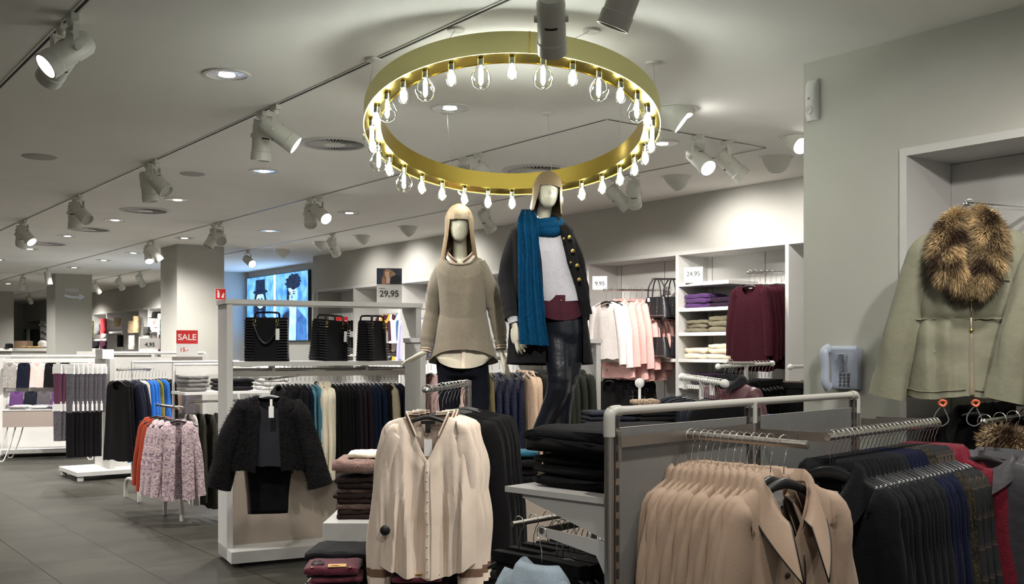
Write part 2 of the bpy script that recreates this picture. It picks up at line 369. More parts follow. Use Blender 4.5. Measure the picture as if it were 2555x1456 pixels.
# speaker discs
for px, py, r, lab in ((98, 390, .135, 'flat grey round ceiling speaker near the picture edge, under long track'), (480, 433, .11, 'flat grey round ceiling speaker near two spotlight pairs')):
    t = MB().lathe([(r, 0), (r, -.004), (r-.01, -.009), (.001, -.01)], 36).build('ceiling_speaker', M_spk, None, True, 40, ceil_pt(px, py)); tag(t, lab, 'speaker')
# semi-recessed wall washers (bowl lamps)
bowl = MB().rings([[(r*cos(2*pi*i/32), r*sin(2*pi*i/32), z) for i in range(32)] for r, z in ((.135, 0), (.13, -.008), (.115, -.012), (.10, -.06), (.075, -.105), (.045, -.115))], True, False, False)
def washer(px, py, az, lit, label, watts=0, s=1.0):
    c = ceil_pt(px, py); t = thing('bowl_downlight', label, 'downlight', c, az); t.scale = (s, s, s)
    m = MB()
    n = 28
    # tilted open bowl : outer skin from ceiling ring to slanted mouth
    rings_ = []
    for j in range(7):
        u = j/6; ring = []
        for i in range(n):
            th = 2*pi*i/n
            c0 = Vector((.12*cos(th), .12*sin(th), 0))
            mouth = Vector((.055+.045*cos(th), .082*sin(th), -.075+.058*cos(th)))
            mid = Vector((.01+.105*cos(th), .112*sin(th), -.06))
            p = c0*(1-u)**2+mid*2*u*(1-u)+mouth*u*u; ring.append(p)
        rings_.append(ring)
    m.rings(rings_, True, False, False)
    m.build('bowl', M_lampw, t, True, 60)
    MB().rings([[(r*cos(2*pi*i/36), r*sin(2*pi*i/36), z) for i in range(36)] for r, z in ((.118, -.001), (.122, -.007), (.14, -.006), (.143, 0))], True, False, False).build('trim_ring', M_lampw, t, True, 40)
    MB().add([(.052+.041*cos(2*pi*i/n), .075*sin(2*pi*i/n), -.070+.053*cos(2*pi*i/n)) for i in range(n)], [tuple(range(n))]).build('lens', M_lens if lit else M_lensoff, t)
    if watts:
        d = Vector((cos(az), sin(az), -1.1)); lamp_spot(c+Vector((cos(az)*.09, sin(az)*.09, -.12)), c+d, watts*1.0, 115, .8)
washer(1680, 272, rad(-8), 1, 'big bowl-shaped ceiling lamp with lit slanted face by golden ring', 35, 1.15)
washer(1990, 340, rad(-60), 1, 'lit bowl-shaped ceiling lamp half hidden by the wall corner', 18)
washer(1938, 392, rad(70), 0, 'unlit bowl-shaped ceiling lamp next to the wall corner', 60)
washer(1688, 440, THR, 0, 'unlit bowl-shaped ceiling lamp beside the hanging spotlight pair', 60)
washer(1018, 565, THR, 0, 'unlit bowl-shaped ceiling lamp between mannequin and spotlights', 60)
washer(905, 587, THR, 0, 'unlit bowl-shaped ceiling lamp over the price sign photograph', 60)
washer(800, 603, THR, 0, 'unlit bowl-shaped ceiling lamp above wall end beside video screen', 40)
washer(705, 622, THR, 0, 'small unlit bowl-shaped ceiling lamp in front of the video screen', 0)
# ------------------------------------------------------------------ golden ring lamp
M_brass = mat('brushed_gold', (.84, .80, .42), .58, 1, bump=.03, scale=300)
M_brassin = mat('polished_gold', (.60, .45, .10), .22, 1)
M_fil = mat('bulb_filament_lit', (.96, 1, .92), emit=75)
M_sock = mat('bulb_socket', (.35, .36, .32), .25, 1)
def glass():
    m = bpy.data.materials.new('bulb_glass'); m.use_nodes = True; nt = m.node_tree; nt.nodes.clear()
    o = nt.nodes.new('ShaderNodeOutputMaterial'); t = nt.nodes.new('ShaderNodeBsdfTransparent'); g = nt.nodes.new('ShaderNodeBsdfGlossy'); g.inputs['Roughness'].default_value = .05
    f = nt.nodes.new('ShaderNodeLayerWeight'); f.inputs[0].default_value = .35; mx = nt.nodes.new('ShaderNodeMixShader')
    t.inputs[0].default_value = (.97, .98, .97, 1)
    nt.links.new(f.outputs['Facing'], mx.inputs[0]); nt.links.new(t.outputs[0], mx.inputs[1]); nt.links.new(g.outputs[0], mx.inputs[2]); nt.links.new(mx.outputs[0], o.inputs[0]); return m
M_glass = glass()
RC = Vector((0, 5.75, CAMH+1.248)); RR = .812; TILT = rad(15.9)
ring = thing('ring_chandelier', 'large tilted golden ring lamp hung from ceiling wires, set with clear glowing bulbs', 'chandelier', RC)
ring.rotation_euler = (-TILT, 0, 0)
def band(r0, r1, z0, z1, n=96):
    m = MB(); c = [[(r*cos(2*pi*i/n), r*sin(2*pi*i/n), z) for i in range(n)] for r, z in ((r0, z0), (r1, z0), (r1, z1), (r0, z1), (r0, z0))]
    return m.rings(c, True, False, False)
band(RR-.006, RR, -.055, .062).build('outer_band', M_brass, ring, True, 40)
band(RR-.092, RR-.006, -.052, -.046).build('inner_rim', M_brassin, ring, True, 40)
band(RR-.095, RR-.092, -.055, .05).build('inner_band', M_brassin, ring, True, 40)
for k, aa in enumerate((-84, 96)):
    a = rad(aa); MB().box(RR-.001, -.004, -.055, RR+.004, .004, .062).build('seam_plate', M_brassin, ring, rz=a)
bulbS = MB().lathe([(.010, -.015), (.013, -.035), (.024, -.060), (.028, -.082), (.022, -.102), (.008, -.112), (.001, -.113)], 16, cap=False).mesh('small_bulb', True)
bulbG = MB().lathe([(.014, -.015), (.016, -.035), (.035, -.055), (.050, -.085), (.050, -.105), (.036, -.135), (.014, -.148), (.001, -.149)], 20, cap=False).mesh('globe_bulb', True)
sockS = MB().lathe([(.012, .0), (.016, -.004), (.016, -.032), (.012, -.036)], 16).mesh('socket', True, 40)
filS = MB().lathe([(.006, -.038), (.016, -.055), (.019, -.08), (.006, -.098)], 10).mesh('filament', True)
filG = MB().lathe([(.006, -.04), (.011, -.055), (.011, -.115), (.004, -.122)], 10).mesh('filament', True)
big = {1, 3, 5, 7, 21, 23, 25, 27, 29, 31}
Rtilt = Matrix.Rotation(-TILT, 4, 'X'); Rinv = Matrix.Rotation(TILT, 4, 'X')
for k in range(32):
    a = rad(-90.5+11.25*k+.5); r = RR-.045; p = Vector((r*cos(a), r*sin(a), -.050))
    g = k in big
    e = inst('globe_bulb' if g else 'small_bulb', bulbG if g else bulbS, M_glass, ring, p); e.rotation_euler = (TILT, 0, 0)
    inst('socket', sockS, M_sock, e); inst('filament', filG if g else filS, M_fil, e)
wires = [(1148, 85), (938, 167), (1503, 90), (1628, 180), (1553, 262), (1110, 308), (1360, 310)]
for k, aa in enumerate((-112, -157, -68, -22, 38, 118, 72)):
    a = rad(aa); top = RC+Rtilt @ Vector(((RR-.003)*cos(a), (RR-.003)*sin(a), .06))
    c = ceil_pt(*wires[k]); c = Vector((lerp(top.x, c.x, .6), lerp(top.y, c.y, .6), H))
    lo = Rinv @ (top-RC); ln = Rinv @ (c-RC)
    MB().tube([lo, ln], .0016, 6).build('suspension_wire', M_spk, ring)
    hb = MB().lathe([(.045, 0), (.042, -.012), (.015, -.016), (.001, -.016)], 20).build('ceiling_rose', M_lampw, ring, True, 40, ln); hb.rotation_euler = (TILT, 0, 0)
# ------------------------------------------------------------------ motion sensor and wall phone
c = P(2021, 196, 5.62)
bs = bof(2021, AR)
t = thing('motion_sensor', 'white motion sensor high on the wall corner under the ceiling', 'sensor', R(AR, 3.62, 2.98), THR)
m = MB(); pr = []
for j in range(9):
    u = j/8; z = -.11+.22*u; d = .045*(1-(2*u-1)**4*.5); pr.append([(-.0-d*s_, y, z) for s_, y in ((0, -.035), (.7, -.035), (1, -.022), (1, .022), (.7, .035), (0, .035))])
m.rings(pr); m.build('housing', M_whiteb, t, True, 50)
MB().lathe([(.024, 0), (.022, .006), (.001, .011)], 20, (-.043, 0, -.055), (-1, 0, 0)).build('lens', M_lensoff, t, True)
MB().box(-.047, -.008, .003, -.044, .008, .006).box(-.047, -.008, .010, -.044, .008, .013).build('vent', M_black, t)
M_phone = mat('pale_grey_plastic', s2l(176, 184, 200), .35)
zc = 1.6-38*5.35/2600
t = thing('wall_telephone', 'pale grey wall telephone with corded-style handset beside the coat niche', 'telephone', R(AR, bof(2117, AR), 1.51), THR)
# housing: wedge profile, curled top; local -x faces the room, y along the wall (b), so image left = +y
prof = [(0, .105), (-.055, .118), (-.062, .10), (-.040, .03), (-.034, -.04), (-.040, -.095), (-.034, -.115), (0, -.115)]
m = MB(); m.rings([[(x, y, z) for x, z in prof] for y in (-.085, .085)]); bevel(m.build('housing', M_phone, t, True, 40), .006, 3)
hs = MB(); pts = catmull([(-.055, .088, .10), (-.088, .088, .085), (-.082, .088, 0), (-.080, .088, -.08), (-.055, .088, -.105)], 14)
hs.tube(pts, [.020+.010*abs(2*i/14-1)**2 for i in range(15)], 12, .024); hs.build('handset', M_phone, t, True)
kb = MB()
for r_ in range(4):
    for c_ in range(3): kb.lathe([(.0085, 0), (.008, .004), (.002, .005)], 12, (-.037-.0005*r_, .022-.024*c_, -.035-.019*r_), (-1, 0, 0))
kb.build('number_keys', mat('dark_keys', (.09, .09, .10), .4), t, True, 40)
sk = MB()
for r_ in range(8): sk.lathe([(.0035, 0), (.003, .003), (.001, .004)], 8, (-.044-.001*r_, -.028, -.012+.0115*r_), (-1, 0, 0))
sk.build('memory_keys', mat('grey_keys', (.2, .2, .22), .4), t, True, 40)
sk = MB()
for r_ in range(9): sk.box(-.052-.0018*r_, -.014, -.012+.0105*r_, -.040, .018, -.0105+.0105*r_)
sk.build('index_lines', mat('index_ink', (.35, .36, .4), .6), t)
# ------------------------------------------------------------------ garment makers (origin = centre of the rail the hanger hangs on, front = -y)
def nz(x, y, z, s): return mnoise.noise(Vector((x+s*7.3, y+s*3.1, z-s*5.7)))
ZN = -.118
def torso(ws=.20, wh=.24, L=.65, d=.05, neck=.078, fdrop=.05, bdrop=.005, vneck=False, gap=0, gap2=None, slope=.055, folds=.010, fl=9, seed=1, n=44, m=22, hemc=0, wmid=None, dh=None, gather=0, z0=ZN, hemn=.006):
    """closed (or front-open) hanging body"""
    wmid = wmid or (ws+wh)/2*.97; dh = dh or d
    prof = [(0, (neck, d*.75)), (.04, (neck+.05, d*.85)), (.11, (ws*.93, d)), (.16, (ws, d)), (.5, (wmid, lerp(d, dh, .5))), (1, (wh, dh))]
    rings = []
    th0 = -pi/2; full = not gap
    for j in range(m+1):
        t = (j/m)**1.15; a, dd = interp(prof, t)
        sh = min(1, t/.16); zs = z0-slope*sh**1.3-max(0, (t-.16)/.84)*(L-slope)
        zf = z0-fdrop-t*(L-fdrop); zb = z0-bdrop-t*(L-bdrop)
        g = lerp(gap, gap2 if gap2 is not None else gap, t)/max(a, .01) if gap else 0
        ring = []
        for i in range(n if full else n+1):
            if full: th = th0+2*pi*i/n
            else:
                gg = math.asin(min(.95, g)); th = th0+gg+(2*pi-2*gg)*i/n
            c, s = cos(th), sin(th)
            x = a*math.copysign(abs(c)**.85, c); y = dd*math.copysign(abs(s)**.8, s)
            zc = zf if s < 0 else zb; wgt = (1-abs(c)) if (vneck and t < .45 and s < 0) else abs(s)**1.2
            if vneck and s < 0: wgt = lerp(1-abs(c), abs(s)**1.2, min(1, t*2.2))
            z = zs+(zc-zs)*wgt
            f = folds*min(1, .25+t*1.4)*1.25*(1 if t > .03 else .2)
            k = nz(x*fl, 0 if s < 0 else 3, z*1.3, seed)+.55*nz(x*fl*2.3, 5 if s < 0 else 8, z*2.0, seed+2)
            y += f*1.7*k*(1 if s < 0 else -1)*(.3+.7*abs(s)) ; x += f*.4*k*math.copysign(1, c)
            if gather: y += gather*sin(x*fl*14+seed)*min(1, t*3)*(1 if s < 0 else -1)*.6
            if t > .9: z += hemn*nz(x*14, s, 0, seed+4)*3*(t-.9)*10
            z += hemc*((x/a)**2)*t**4
            ring.append((x, y, z))
        rings.append(ring)
    return rings, full
def torso_mesh(name='body', thick=0, **k):
    rings, full = torso(**k); me = MB().rings(rings, full, False, False).mesh(name, True); return me
def sleeve_mesh(side, ws=.20, L=.56, r0=.072, r1=.045, ang=11, d=.6, z0=ZN, slope=.055, folds=.006, seed=3, n=16, m=14, fwd=0, puff=0, bend=0, name='sleeve', inn=.035):
    sx = side; p0 = Vector((sx*(ws-inn), 0, z0-slope-.045)); a = rad(ang)
    p1 = p0+Vector((sx*(sin(a)*L*.45+.02+bend), -fwd*.3, -cos(a)*L*.45)); p2 = p0+Vector((sx*sin(a)*L, -fwd, -cos(a)*L))
    top = p0+Vector((-sx*.022, 0, .028)); pts = catmull([top, p0+Vector((sx*.012, 0, -.008)), p1, p2], m)
    rings = []
    for j, p in enumerate(pts):
        t = j/m; r = lerp(r0, r1, t**.9)*min(1, .25+.27*j)+puff*sin(pi*min(1, t*1.02))**2*.03*(1 if t > .3 else t/.3)
        tg = (pts[min(j+1, m)]-pts[max(j-1, 0)]).normalized(); sd = tg.cross(Vector((0, 1, 0))).normalized(); up = sd.cross(tg)
        ring = []
        for i in range(n):
            th = 2*pi*i/n; k = nz(cos(th)*1.2+t*2, sin(th)*1.2, t*4, seed+sx)
            rr = r+folds*2.2*k*(1 if j > 1 else 0)
            ring.append(p+sd*(rr*cos(th))+up*(rr*d*sin(th)))
        rings.append(ring)
    mb = MB().rings(rings, True, True, False); me = mb.mesh(name, True); return me, rings
def band_from(rings, j0, j1, grow, name):
    return MB().rings([[Vector(p)+(Vector(p)-sum((Vector(q) for q in r), Vector())/len(r)).normalized()*grow for p in r] for r in rings[j0:j1]], True, False, False).mesh(name, True)
def fold_collar(neck=.08, d=.05, fdrop=.05, stand=.03, fall=.075, out=.03, pt=.03, gapa=28, n=30, z0=ZN, name='collar', lift=0):
    rs = [[], [], [], []]
    for i in range(n+1):
        th = -pi/2+rad(gapa)+(2*pi-2*rad(gapa))*i/n; c, s = cos(th), sin(th)
        fr = max(0, -s); e = abs(2*i/n-1)**4
        b = Vector((neck*c, d*.8*s, z0-fdrop*fr**1.2+.0)); nrm = Vector((c, s, 0)).normalized()
        rs[0].append(b-Vector((0, 0, .012))); rs[1].append(b+nrm*.006+Vector((0, 0, stand*(1-.4*fr))))
        rs[2].append(b+nrm*(.012+out*.4)+Vector((0, 0, stand*(.75-.4*fr)-.01)))
        rs[3].append(b+nrm*(out+.012)+Vector((0, -pt*.4*e, -fall+stand-pt*e+lift)))
    me = MB().rings(rs, False).mesh(name, True); return me, rs
def strip_mesh(path, w, name, up=(0, 0, 1), t=.002):
    """thin tube following points"""
    return MB().tube(path, w, 6, t).mesh(name, True)
def label_mesh(w=.035, h=.03, y=.03, z=ZN-.02, tail=True):
    m = MB().box(-w, y-.0015, z-h, w, y, z)
    return m.mesh('neck_label')
def hanger_meshes(w=.178, flat=False, bar=.006, zt=-.098, thick=.007, deep=.022, hook=.024):
    hk = []
    for k in range(15):
        a = rad(-150)+rad(240+30)*k/14; hk.append((hook*cos(pi-a+pi/2-pi*.5), 0, hook*sin(a+pi*0)))
    hk = [(hook*cos(rad(200-260*k/14)), 0, hook*sin(rad(200-260*k/14))) for k in range(15)]
    x, _, z = hk[-1]; hk += [(x*.55, 0, z-.018), (.0, 0, z-.035), (0, 0, zt+.005)]
    hookm = MB().tube(hk, .0016, 6).mesh('hook', True)
    pts = []; 
    for i in range(17):
        u = 2*i/16-1; pts.append((u*w, 0 if flat else -.004*abs(u)**2, zt-.022-.056*abs(u)**1.5))
    b = MB(); rs = []
    for i, p in enumerate(pts):
        u = abs(2*i/16-1); th = thick*(1+.7*u); hh = deep*(1-.35*u)
        rs.append([(p[0], p[1]+th*cos(2*pi*k/10), p[2]+hh*.5*sin(2*pi*k/10)) for k in range(10)])
    b.rings(rs); return hookm, b.mesh('shoulder_bar', True)
HG = hanger_meshes(); HG_S = hanger_meshes(.145); HGW = hanger_meshes(.19, True, thick=.004, deep=.006)
M_hang = mat('hanger_black', (.015, .015, .016), .4)
def put_hanger(loc, rz, label, m=None, meshes=None, group=None, tilt=0):
    t = thing('clothes_hanger', label, 'hanger', loc, rz, group); ms = meshes or HG
    inst('hook', ms[0], M_chrome, t); inst('shoulder_bar', ms[1], m or M_hang, t)
    return t
class Proto:
    def __init__(s): s.p = []
    def add(s, name, me, key, label=None, sub=None): s.p.append((name, me, key, label, sub)); return s
    def put(s, name, loc, rz, mats, label, cat, group=None, sc=(1, 1, 1), skip=()):
        t = thing(name, label, cat, loc, rz, group); t.scale = sc; made = {}
        for nm, me, key, lb, sub in s.p:
            if key in skip: continue
            m = mats.get(key, mats['body']) if isinstance(mats, dict) else mats
            par = made.get(sub, t) if sub else t
            o = inst(nm, me, m, par); made.setdefault(nm+str(sum(1 for k in made if k.startswith(nm))), o)
            if lb: o['label'] = lb
        return t
def proto_top(ws=.2, L=.6, sl=.56, r0=.07, r1=.045, ang=10, seed=1, cuff=False, collar=None, label=True, sd=.6, sfolds=.006, puff=0, **k):
    P_ = Proto(); P_.add('body', torso_mesh(ws=ws, L=L, seed=seed, **k), 'body')
    if sl:
        for s in (-1, 1):
            me, rs = sleeve_mesh(s, ws, sl, r0, r1, ang, sd, seed=seed+s, folds=sfolds, puff=puff)
            P_.add('sleeve', me, 'sleeve')
            if cuff: P_.add('cuff', band_from(rs, -2, None, .003, 'cuff'), 'trim')
    dd = k.get('d', .05)
    if collar: P_.add('collar', fold_collar(k.get('neck', .078), dd, k.get('fdrop', .05), **collar)[0], 'collar')
    if label: P_.add('neck_label', label_mesh(.02, .022, dd*.55), 'label')
    return P_
M_lab = mat('label_white', (.65, .64, .62), .6); M_labk = mat('label_black', (.012, .012, .012), .5)
# ---- prototypes
PR_slim = proto_top(ws=.19, L=.60, sl=.52, r0=.06, r1=.04, wh=.22, d=.022, folds=.006, seed=11, n=28, m=14, label=False, sd=.45)
PR_top = proto_top(ws=.20, L=.58, sl=.54, seed=12, wh=.25, d=.035, folds=.012, fdrop=.09, n=36, m=16)
PR_short = proto_top(ws=.18, L=.58, sl=0, seed=13, wh=.23, d=.03, folds=.014, fdrop=.10, n=32, m=16, label=False)
PR_dress = proto_top(ws=.17, L=.86, sl=0, seed=14, wh=.22, d=.028, folds=.014, fdrop=.10, n=32, m=18, label=False)
PR_coat = proto_top(ws=.215, L=.80, sl=.60, seed=15, wh=.26, d=.040, folds=.010, fdrop=.06, n=36, m=18, collar=dict(stand=.03, fall=.09, out=.035), r0=.075, r1=.06, sd=.55)
PR_jack = proto_top(ws=.205, L=.62, sl=.56, seed=16, wh=.22, d=.035, folds=.008, fdrop=.05, n=32, m=16, collar=dict(stand=.02, fall=.06, out=.02), r0=.07, r1=.055, sd=.5, label=False)
PR_sweat = proto_top(ws=.21, L=.62, sl=.56, seed=17, wh=.235, d=.04, folds=.008, fdrop=.10, vneck=True, n=40, m=18, r0=.075, r1=.05)
def trousers_proto(seed, L=.95, w=.115, folded=True):
    m = MB(); rs = []
    for j in range(15):
        t = j/14; hw = lerp(w, w*.75, t); ring = []
        for i in range(20):
            th = 2*pi*i/20; x = hw*math.copysign(abs(cos(th))**.6, cos(th)); y = .016*math.copysign(abs(sin(th))**.7, sin(th))
            ring.append((x+.006*nz(x*5, 0, t*4, seed), y+.004*nz(x*20, sin(th), t*5, seed+1), -.11-L*t))
        rs.append(ring)
    m.rings(rs); P_ = Proto(); P_.add('legs', m.mesh('legs', True), 'body')
    P_.add('waistband', MB().box(-w-.002, -.019, -.145, w+.002, .019, -.108).mesh('waistband'), 'body'); return P_
PR_trous = trousers_proto(21, .62); PR_skirt = trousers_proto(22, .45, .17)
# a row of clothes on a rail; spec = list of (proto, name, mats, noun phrase, category); dir of garment front
def row(p0, p1, specs, face, where, group=None, jit=4, hang=True, hangphr=None, sc=1.0, t0=.02, t1=.98, rnd=None, hm=None, namer=None):
    p0 = Vector(p0); p1 = Vector(p1); n = len(specs); rr = random.Random(rnd or int(abs(p0.x*1000))+n)
    cnt = {}; tot = {}
    for s in specs: tot[s[3]] = tot.get(s[3], 0)+1
    for i, (pr, name, mats, phr, cat) in enumerate(specs):
        t = t0+(t1-t0)*(i/(max(1, n-1))); p = p0.lerp(p1, t); rz = face+rad(rr.uniform(-jit, jit))
        k = cnt[phr] = cnt.get(phr, 0)+1
        pre = (ORD[k-1]+' ') if tot[phr] > 1 else ''
        lab = f"{pre}{phr} {where}"
        s = rr.uniform(.96, 1.03)*sc
        pr.put(name, p, rz, mats, lab, cat, group, (s, s, rr.uniform(.96, 1.04)*sc))
        if hang:
            o = put_hanger(p, rz, f"{ORD[i]} hanger of {n} {hangphr or where}" if n > 1 else f"hanger {hangphr or where}", hm, HG_S if pr in (PR_trous, PR_short, PR_skirt, PR_dress) else HG, None if not group else group+' hangers')
            o.scale = (s, s, s)
def tube_obj(name, pts, r, m, parent=None, n=14): return MB().tube(pts, r, n).build(name, m, parent, True, 50)
# folded cloth
def folded(w, d, h, seed, n=14, m=10, wob=.008, over=1.0):
    """a folded garment lying flat: rounded slab with soft wobble, folded edge at the front"""
    b = MB(); rs = []
    for j in range(m+1):
        v = -1+2*j/m; ring = []
        for i in range(n*2):
            th = 2*pi*i/(n*2); c, s = cos(th), sin(th)
            x = w/2*v
            y = d/2*math.copysign(abs(c)**.45, c)*(1-.02*v*v); z = h/2*math.copysign(abs(s)**.42, s)*(1-.3*abs(v)**8)
            y += wob*nz(v*2, c*2, s, seed)*1.2; z += wob*nz(v*2.2, c*2.2, 3, seed+1)+h/2; 
            ring.append((x+wob*nz(c*2, v*3, 1, seed+5), y, z))
        rs.append(ring)
    b.rings(rs); 
    # inner fold layer: a slightly inset second lip
    return b.mesh('folded_cloth', True)
FOLD = [folded(.30, .26, .045, s) for s in (1, 2, 3)]; FOLDT = [folded(.28, .26, .025, s, wob=.005) for s in (4, 5, 6)]; FOLDB = [folded(.34, .30, .07, s, wob=.014) for s in (7, 8, 9)]
def pile(loc, rz, n, m, phr, name='folded_sweater', cat='sweater', meshes=FOLD, dz=.037, jit=.012, sc=(1, 1, 1), seed=0, group=None):
    rr = random.Random(seed or int(abs(loc[0]*999+loc[2]*77)))
    for k in range(n):
        mm = m[k % len(m)] if isinstance(m, (list, tuple)) else m
        o = inst(name, meshes[k % len(meshes)], mm, None, Vector(loc)+Vector((rr.uniform(-jit, jit), rr.uniform(-jit, jit), dz*k*sc[2])), rz+rad(rr.uniform(-4, 4)))
        o.scale = sc
        pos = 'topmost' if k == n-1 else ('bottom' if k == 0 else ORD[k]+' from bottom')
        tag(o, (f"{phr}, {pos} of its pile" if n > 1 else phr), cat, group)
# ------------------------------------------------------------------ niche in the right wall with the parka
def panel(name, x0, y0, z0, x1, y1, z1, m, parent, bev=.002): 
    o = MB().box(x0, y0, z0, x1, y1, z1).build(name, m, parent)
    return o
t = thing('wall_niche_unit', 'white niche unit set in the right wall, framing the fur-collared parka', 'wall unit', (0, 0, 0), THR)
nbt = nb+.04
panel('top_panel', AR-.012, -4, NZ, AR+.42, nbt, NZ+.04, M_white, t)
panel('side_panel', AR-.012, nb, 0, AR+.42, nbt, NZ, M_white, t)
for k in range(5): 
    y1_ = nb-.002-.72*k; panel('back_panel', AR+.40, y1_-.714, 0, AR+.42, y1_, NZ-.002, M_white, t)
panel('back_gap', AR+.419, -4, 0, AR+.4195, nb, NZ-.002, M_dark, t)
# ------------------------------------------------------------------ back wall niche shelving
divs = [6.24+1.41*k for k in range(8)]
t = thing('wall_shelving_frame', 'long white shelving frame built into the grey back wall', 'shelving', (0, 0, 0), THR)
panel('top_panel', AW-.012, BE, NZ, AW+.45, b1, NZ+.04, M_white, t)
panel('back_panel', AW+.43, BE, 0, AW+.45, b1, NZ, M_whiteb, t)
for b in divs: panel('divider', AW-.012, b-.02, 0, AW+.43, b+.02, NZ, M_white, t)
for k in range(14): panel('panel_joint', AW+.428, BE+.35+.705*k-.002, 0, AW+.43, BE+.35+.705*k+.002, NZ, M_dark, t)
def wshelf(ba, bb, z, label, a0=AW-.01, a1=AW+.425):
    o = MB().box(a0, ba, z-.035, a1, bb, z).build('wall_shelf', M_whiteb, None); room(o); tag(o, label, 'shelf', None); return o
shz = [2.30, 2.04, 1.79, 1.52, 1.25]
for k, z in enumerate(shz):
    wshelf(6.95, 7.63, z, ['highest white wall shelf, carrying the 24,95 price card', 'white wall shelf under the purple folded sweaters', 'white wall shelf under the olive folded sweaters', 'white wall shelf under the cream folded sweaters', 'lowest white wall shelf in the sweater bay, holding dark knitwear'][k])
wshelf(7.67, 8.0, 1.52, 'short white wall shelf beneath the two studded handbags')
wshelf(9.08, 10.4, 1.95, 'white wall shelf under the pale pink folded tops, behind the coat')
wshelf(9.08, 10.4, 1.50, 'white wall shelf under striped folded tops between mannequins')
wshelf(13.32, 14.0, 1.75, 'white wall shelf below hanging mustard and blue knitwear')
wshelf(14.1, 16.0, 1.55, 'white wall shelf under packs of tights by the screen wall')
C_purple = cloth('purple', 74, 42, 92); C_olive = cloth('olive', 110, 104, 84); C_cream = cloth('cream', 225, 210, 185); C_dkpur = cloth('dark_purple', 52, 34, 56)
def RW(a, b, z): return R(a, b, z)
fz = THR-pi/2   # front (-y) faces the room (-u2)
rz_room = THR-pi/2
for (ba, z, m, phr, n, sc) in ((7.45, 2.04, C_purple, 'purple folded sweater beside the wall divider', 3, (1.05, 1.2, 1.25)), (7.13, 2.04, C_dkpur, 'darker purple folded sweater next to the maroon sweaters', 2, (.95, 1.1, 1.25)),
      (7.45, 1.79, C_olive, 'olive folded sweater beside the wall divider', 3, (.98, 1.2, 1.1)), (7.12, 1.79, C_olive, 'olive folded sweater in the plumper pile near maroon sweaters', 3, (.98, 1.2, 1.4)),
      (7.45, 1.52, C_cream, 'cream folded sweater beside the wall divider', 2, (1.0, 1.2, 1.4)), (7.12, 1.52, C_cream, 'cream folded sweater in the higher pile near maroon sweaters', 3, (1.0, 1.2, 1.3)),
      (7.3, 1.25, C_dkpur, 'near-black folded sweater on the low wall shelf', 3, (1.5, 1.2, 1.1))):
    pile(RW(AW+.2, ba, z), rz_room, n, m, phr, sc=sc)
C_pinkp = cloth('pale_pink', 225, 190, 185); C_pink = cloth('pink', 238, 186, 180, rough=.8); C_pinkw = cloth('pinkish_white', 252, 240, 236, rough=.75)
pile(RW(AW+.2, 9.3, 1.95), rz_room, 3, C_pinkp, 'pale pink folded top beside the hat', sc=(1, 1.1, 2.4), seed=4)
M_strip = cloth('charcoal', 60, 58, 62)
pile(RW(AW+.2, 10.1, 1.50), rz_room, 5, [M_strip, C_cream], 'striped folded top seen between the mannequins', sc=(1, 1.1, .8), seed=5)
for k_, (b_, z_, m_) in enumerate(((9.85, 1.78, C_pinkp),)):
    pass
# chrome arms
def wall_arm(name, p0, p1, label, drop=.0, m=None):
    t = thing(name, label, 'rail'); MB().tube([p0, p1], .011, 12).build('bar', m or M_chrome, t, True, 50)
    MB().ball(p1, .014).build('end_stop', m or M_chrome, t, True); MB().box(-.04, -.012, -.04, .04, .0, .04).build('bracket', M_chrome, t, loc=p0, rz=THR-pi/2)
    return t
PR_swlong = proto_top(ws=.19, L=.78, sl=.60, seed=18, wh=.215, d=.035, folds=.008, fdrop=.10, n=40, m=18, r0=.065, r1=.045, ang=6)
C_mar = cloth('maroon_knit', 66, 16, 30, bump=.8, scale=120)
arm0, arm1 = RW(8.265, 6.55, 2.37), RW(7.66, 6.55, 2.34); wall_arm('clothes_rail', arm0, arm1, 'chrome arm carrying maroon knitted sweaters on the back wall')
row(arm0, arm1, [(PR_swlong, 'knitted_sweater', dict(body=C_mar, label=M_lab), 'maroon knitted sweater from the wall', 'sweater')]*7, fz, 'on the back wall arm', 'maroon knitted sweaters', t0=.2, t1=.97, sc=(1.0), hangphr='on the maroon sweater arm')
arm0, arm1 = RW(8.265, 8.2, 2.27), RW(7.32, 8.2, 2.24); wall_arm('clothes_rail', arm0, arm1, 'chrome arm carrying pale pink blouses on the back wall')
sp = [(PR_coat if k % 3 else PR_top, 'pink_blouse', dict(body=C_pink, sleeve=C_pink, label=M_labk, collar=C_pink), 'pale pink blouse from the wall', 'blouse') for k in range(8)]+[(PR_top, 'pink_blouse', dict(body=C_pinkw, label=M_labk), 'whitish pink blouse in front of pink ones', 'blouse')]*2
row(arm0, arm1, sp, fz, 'on the back wall arm', 'pale pink blouses', t0=.15, t1=.97, hangphr='on the pink blouse arm', sc=1.05)
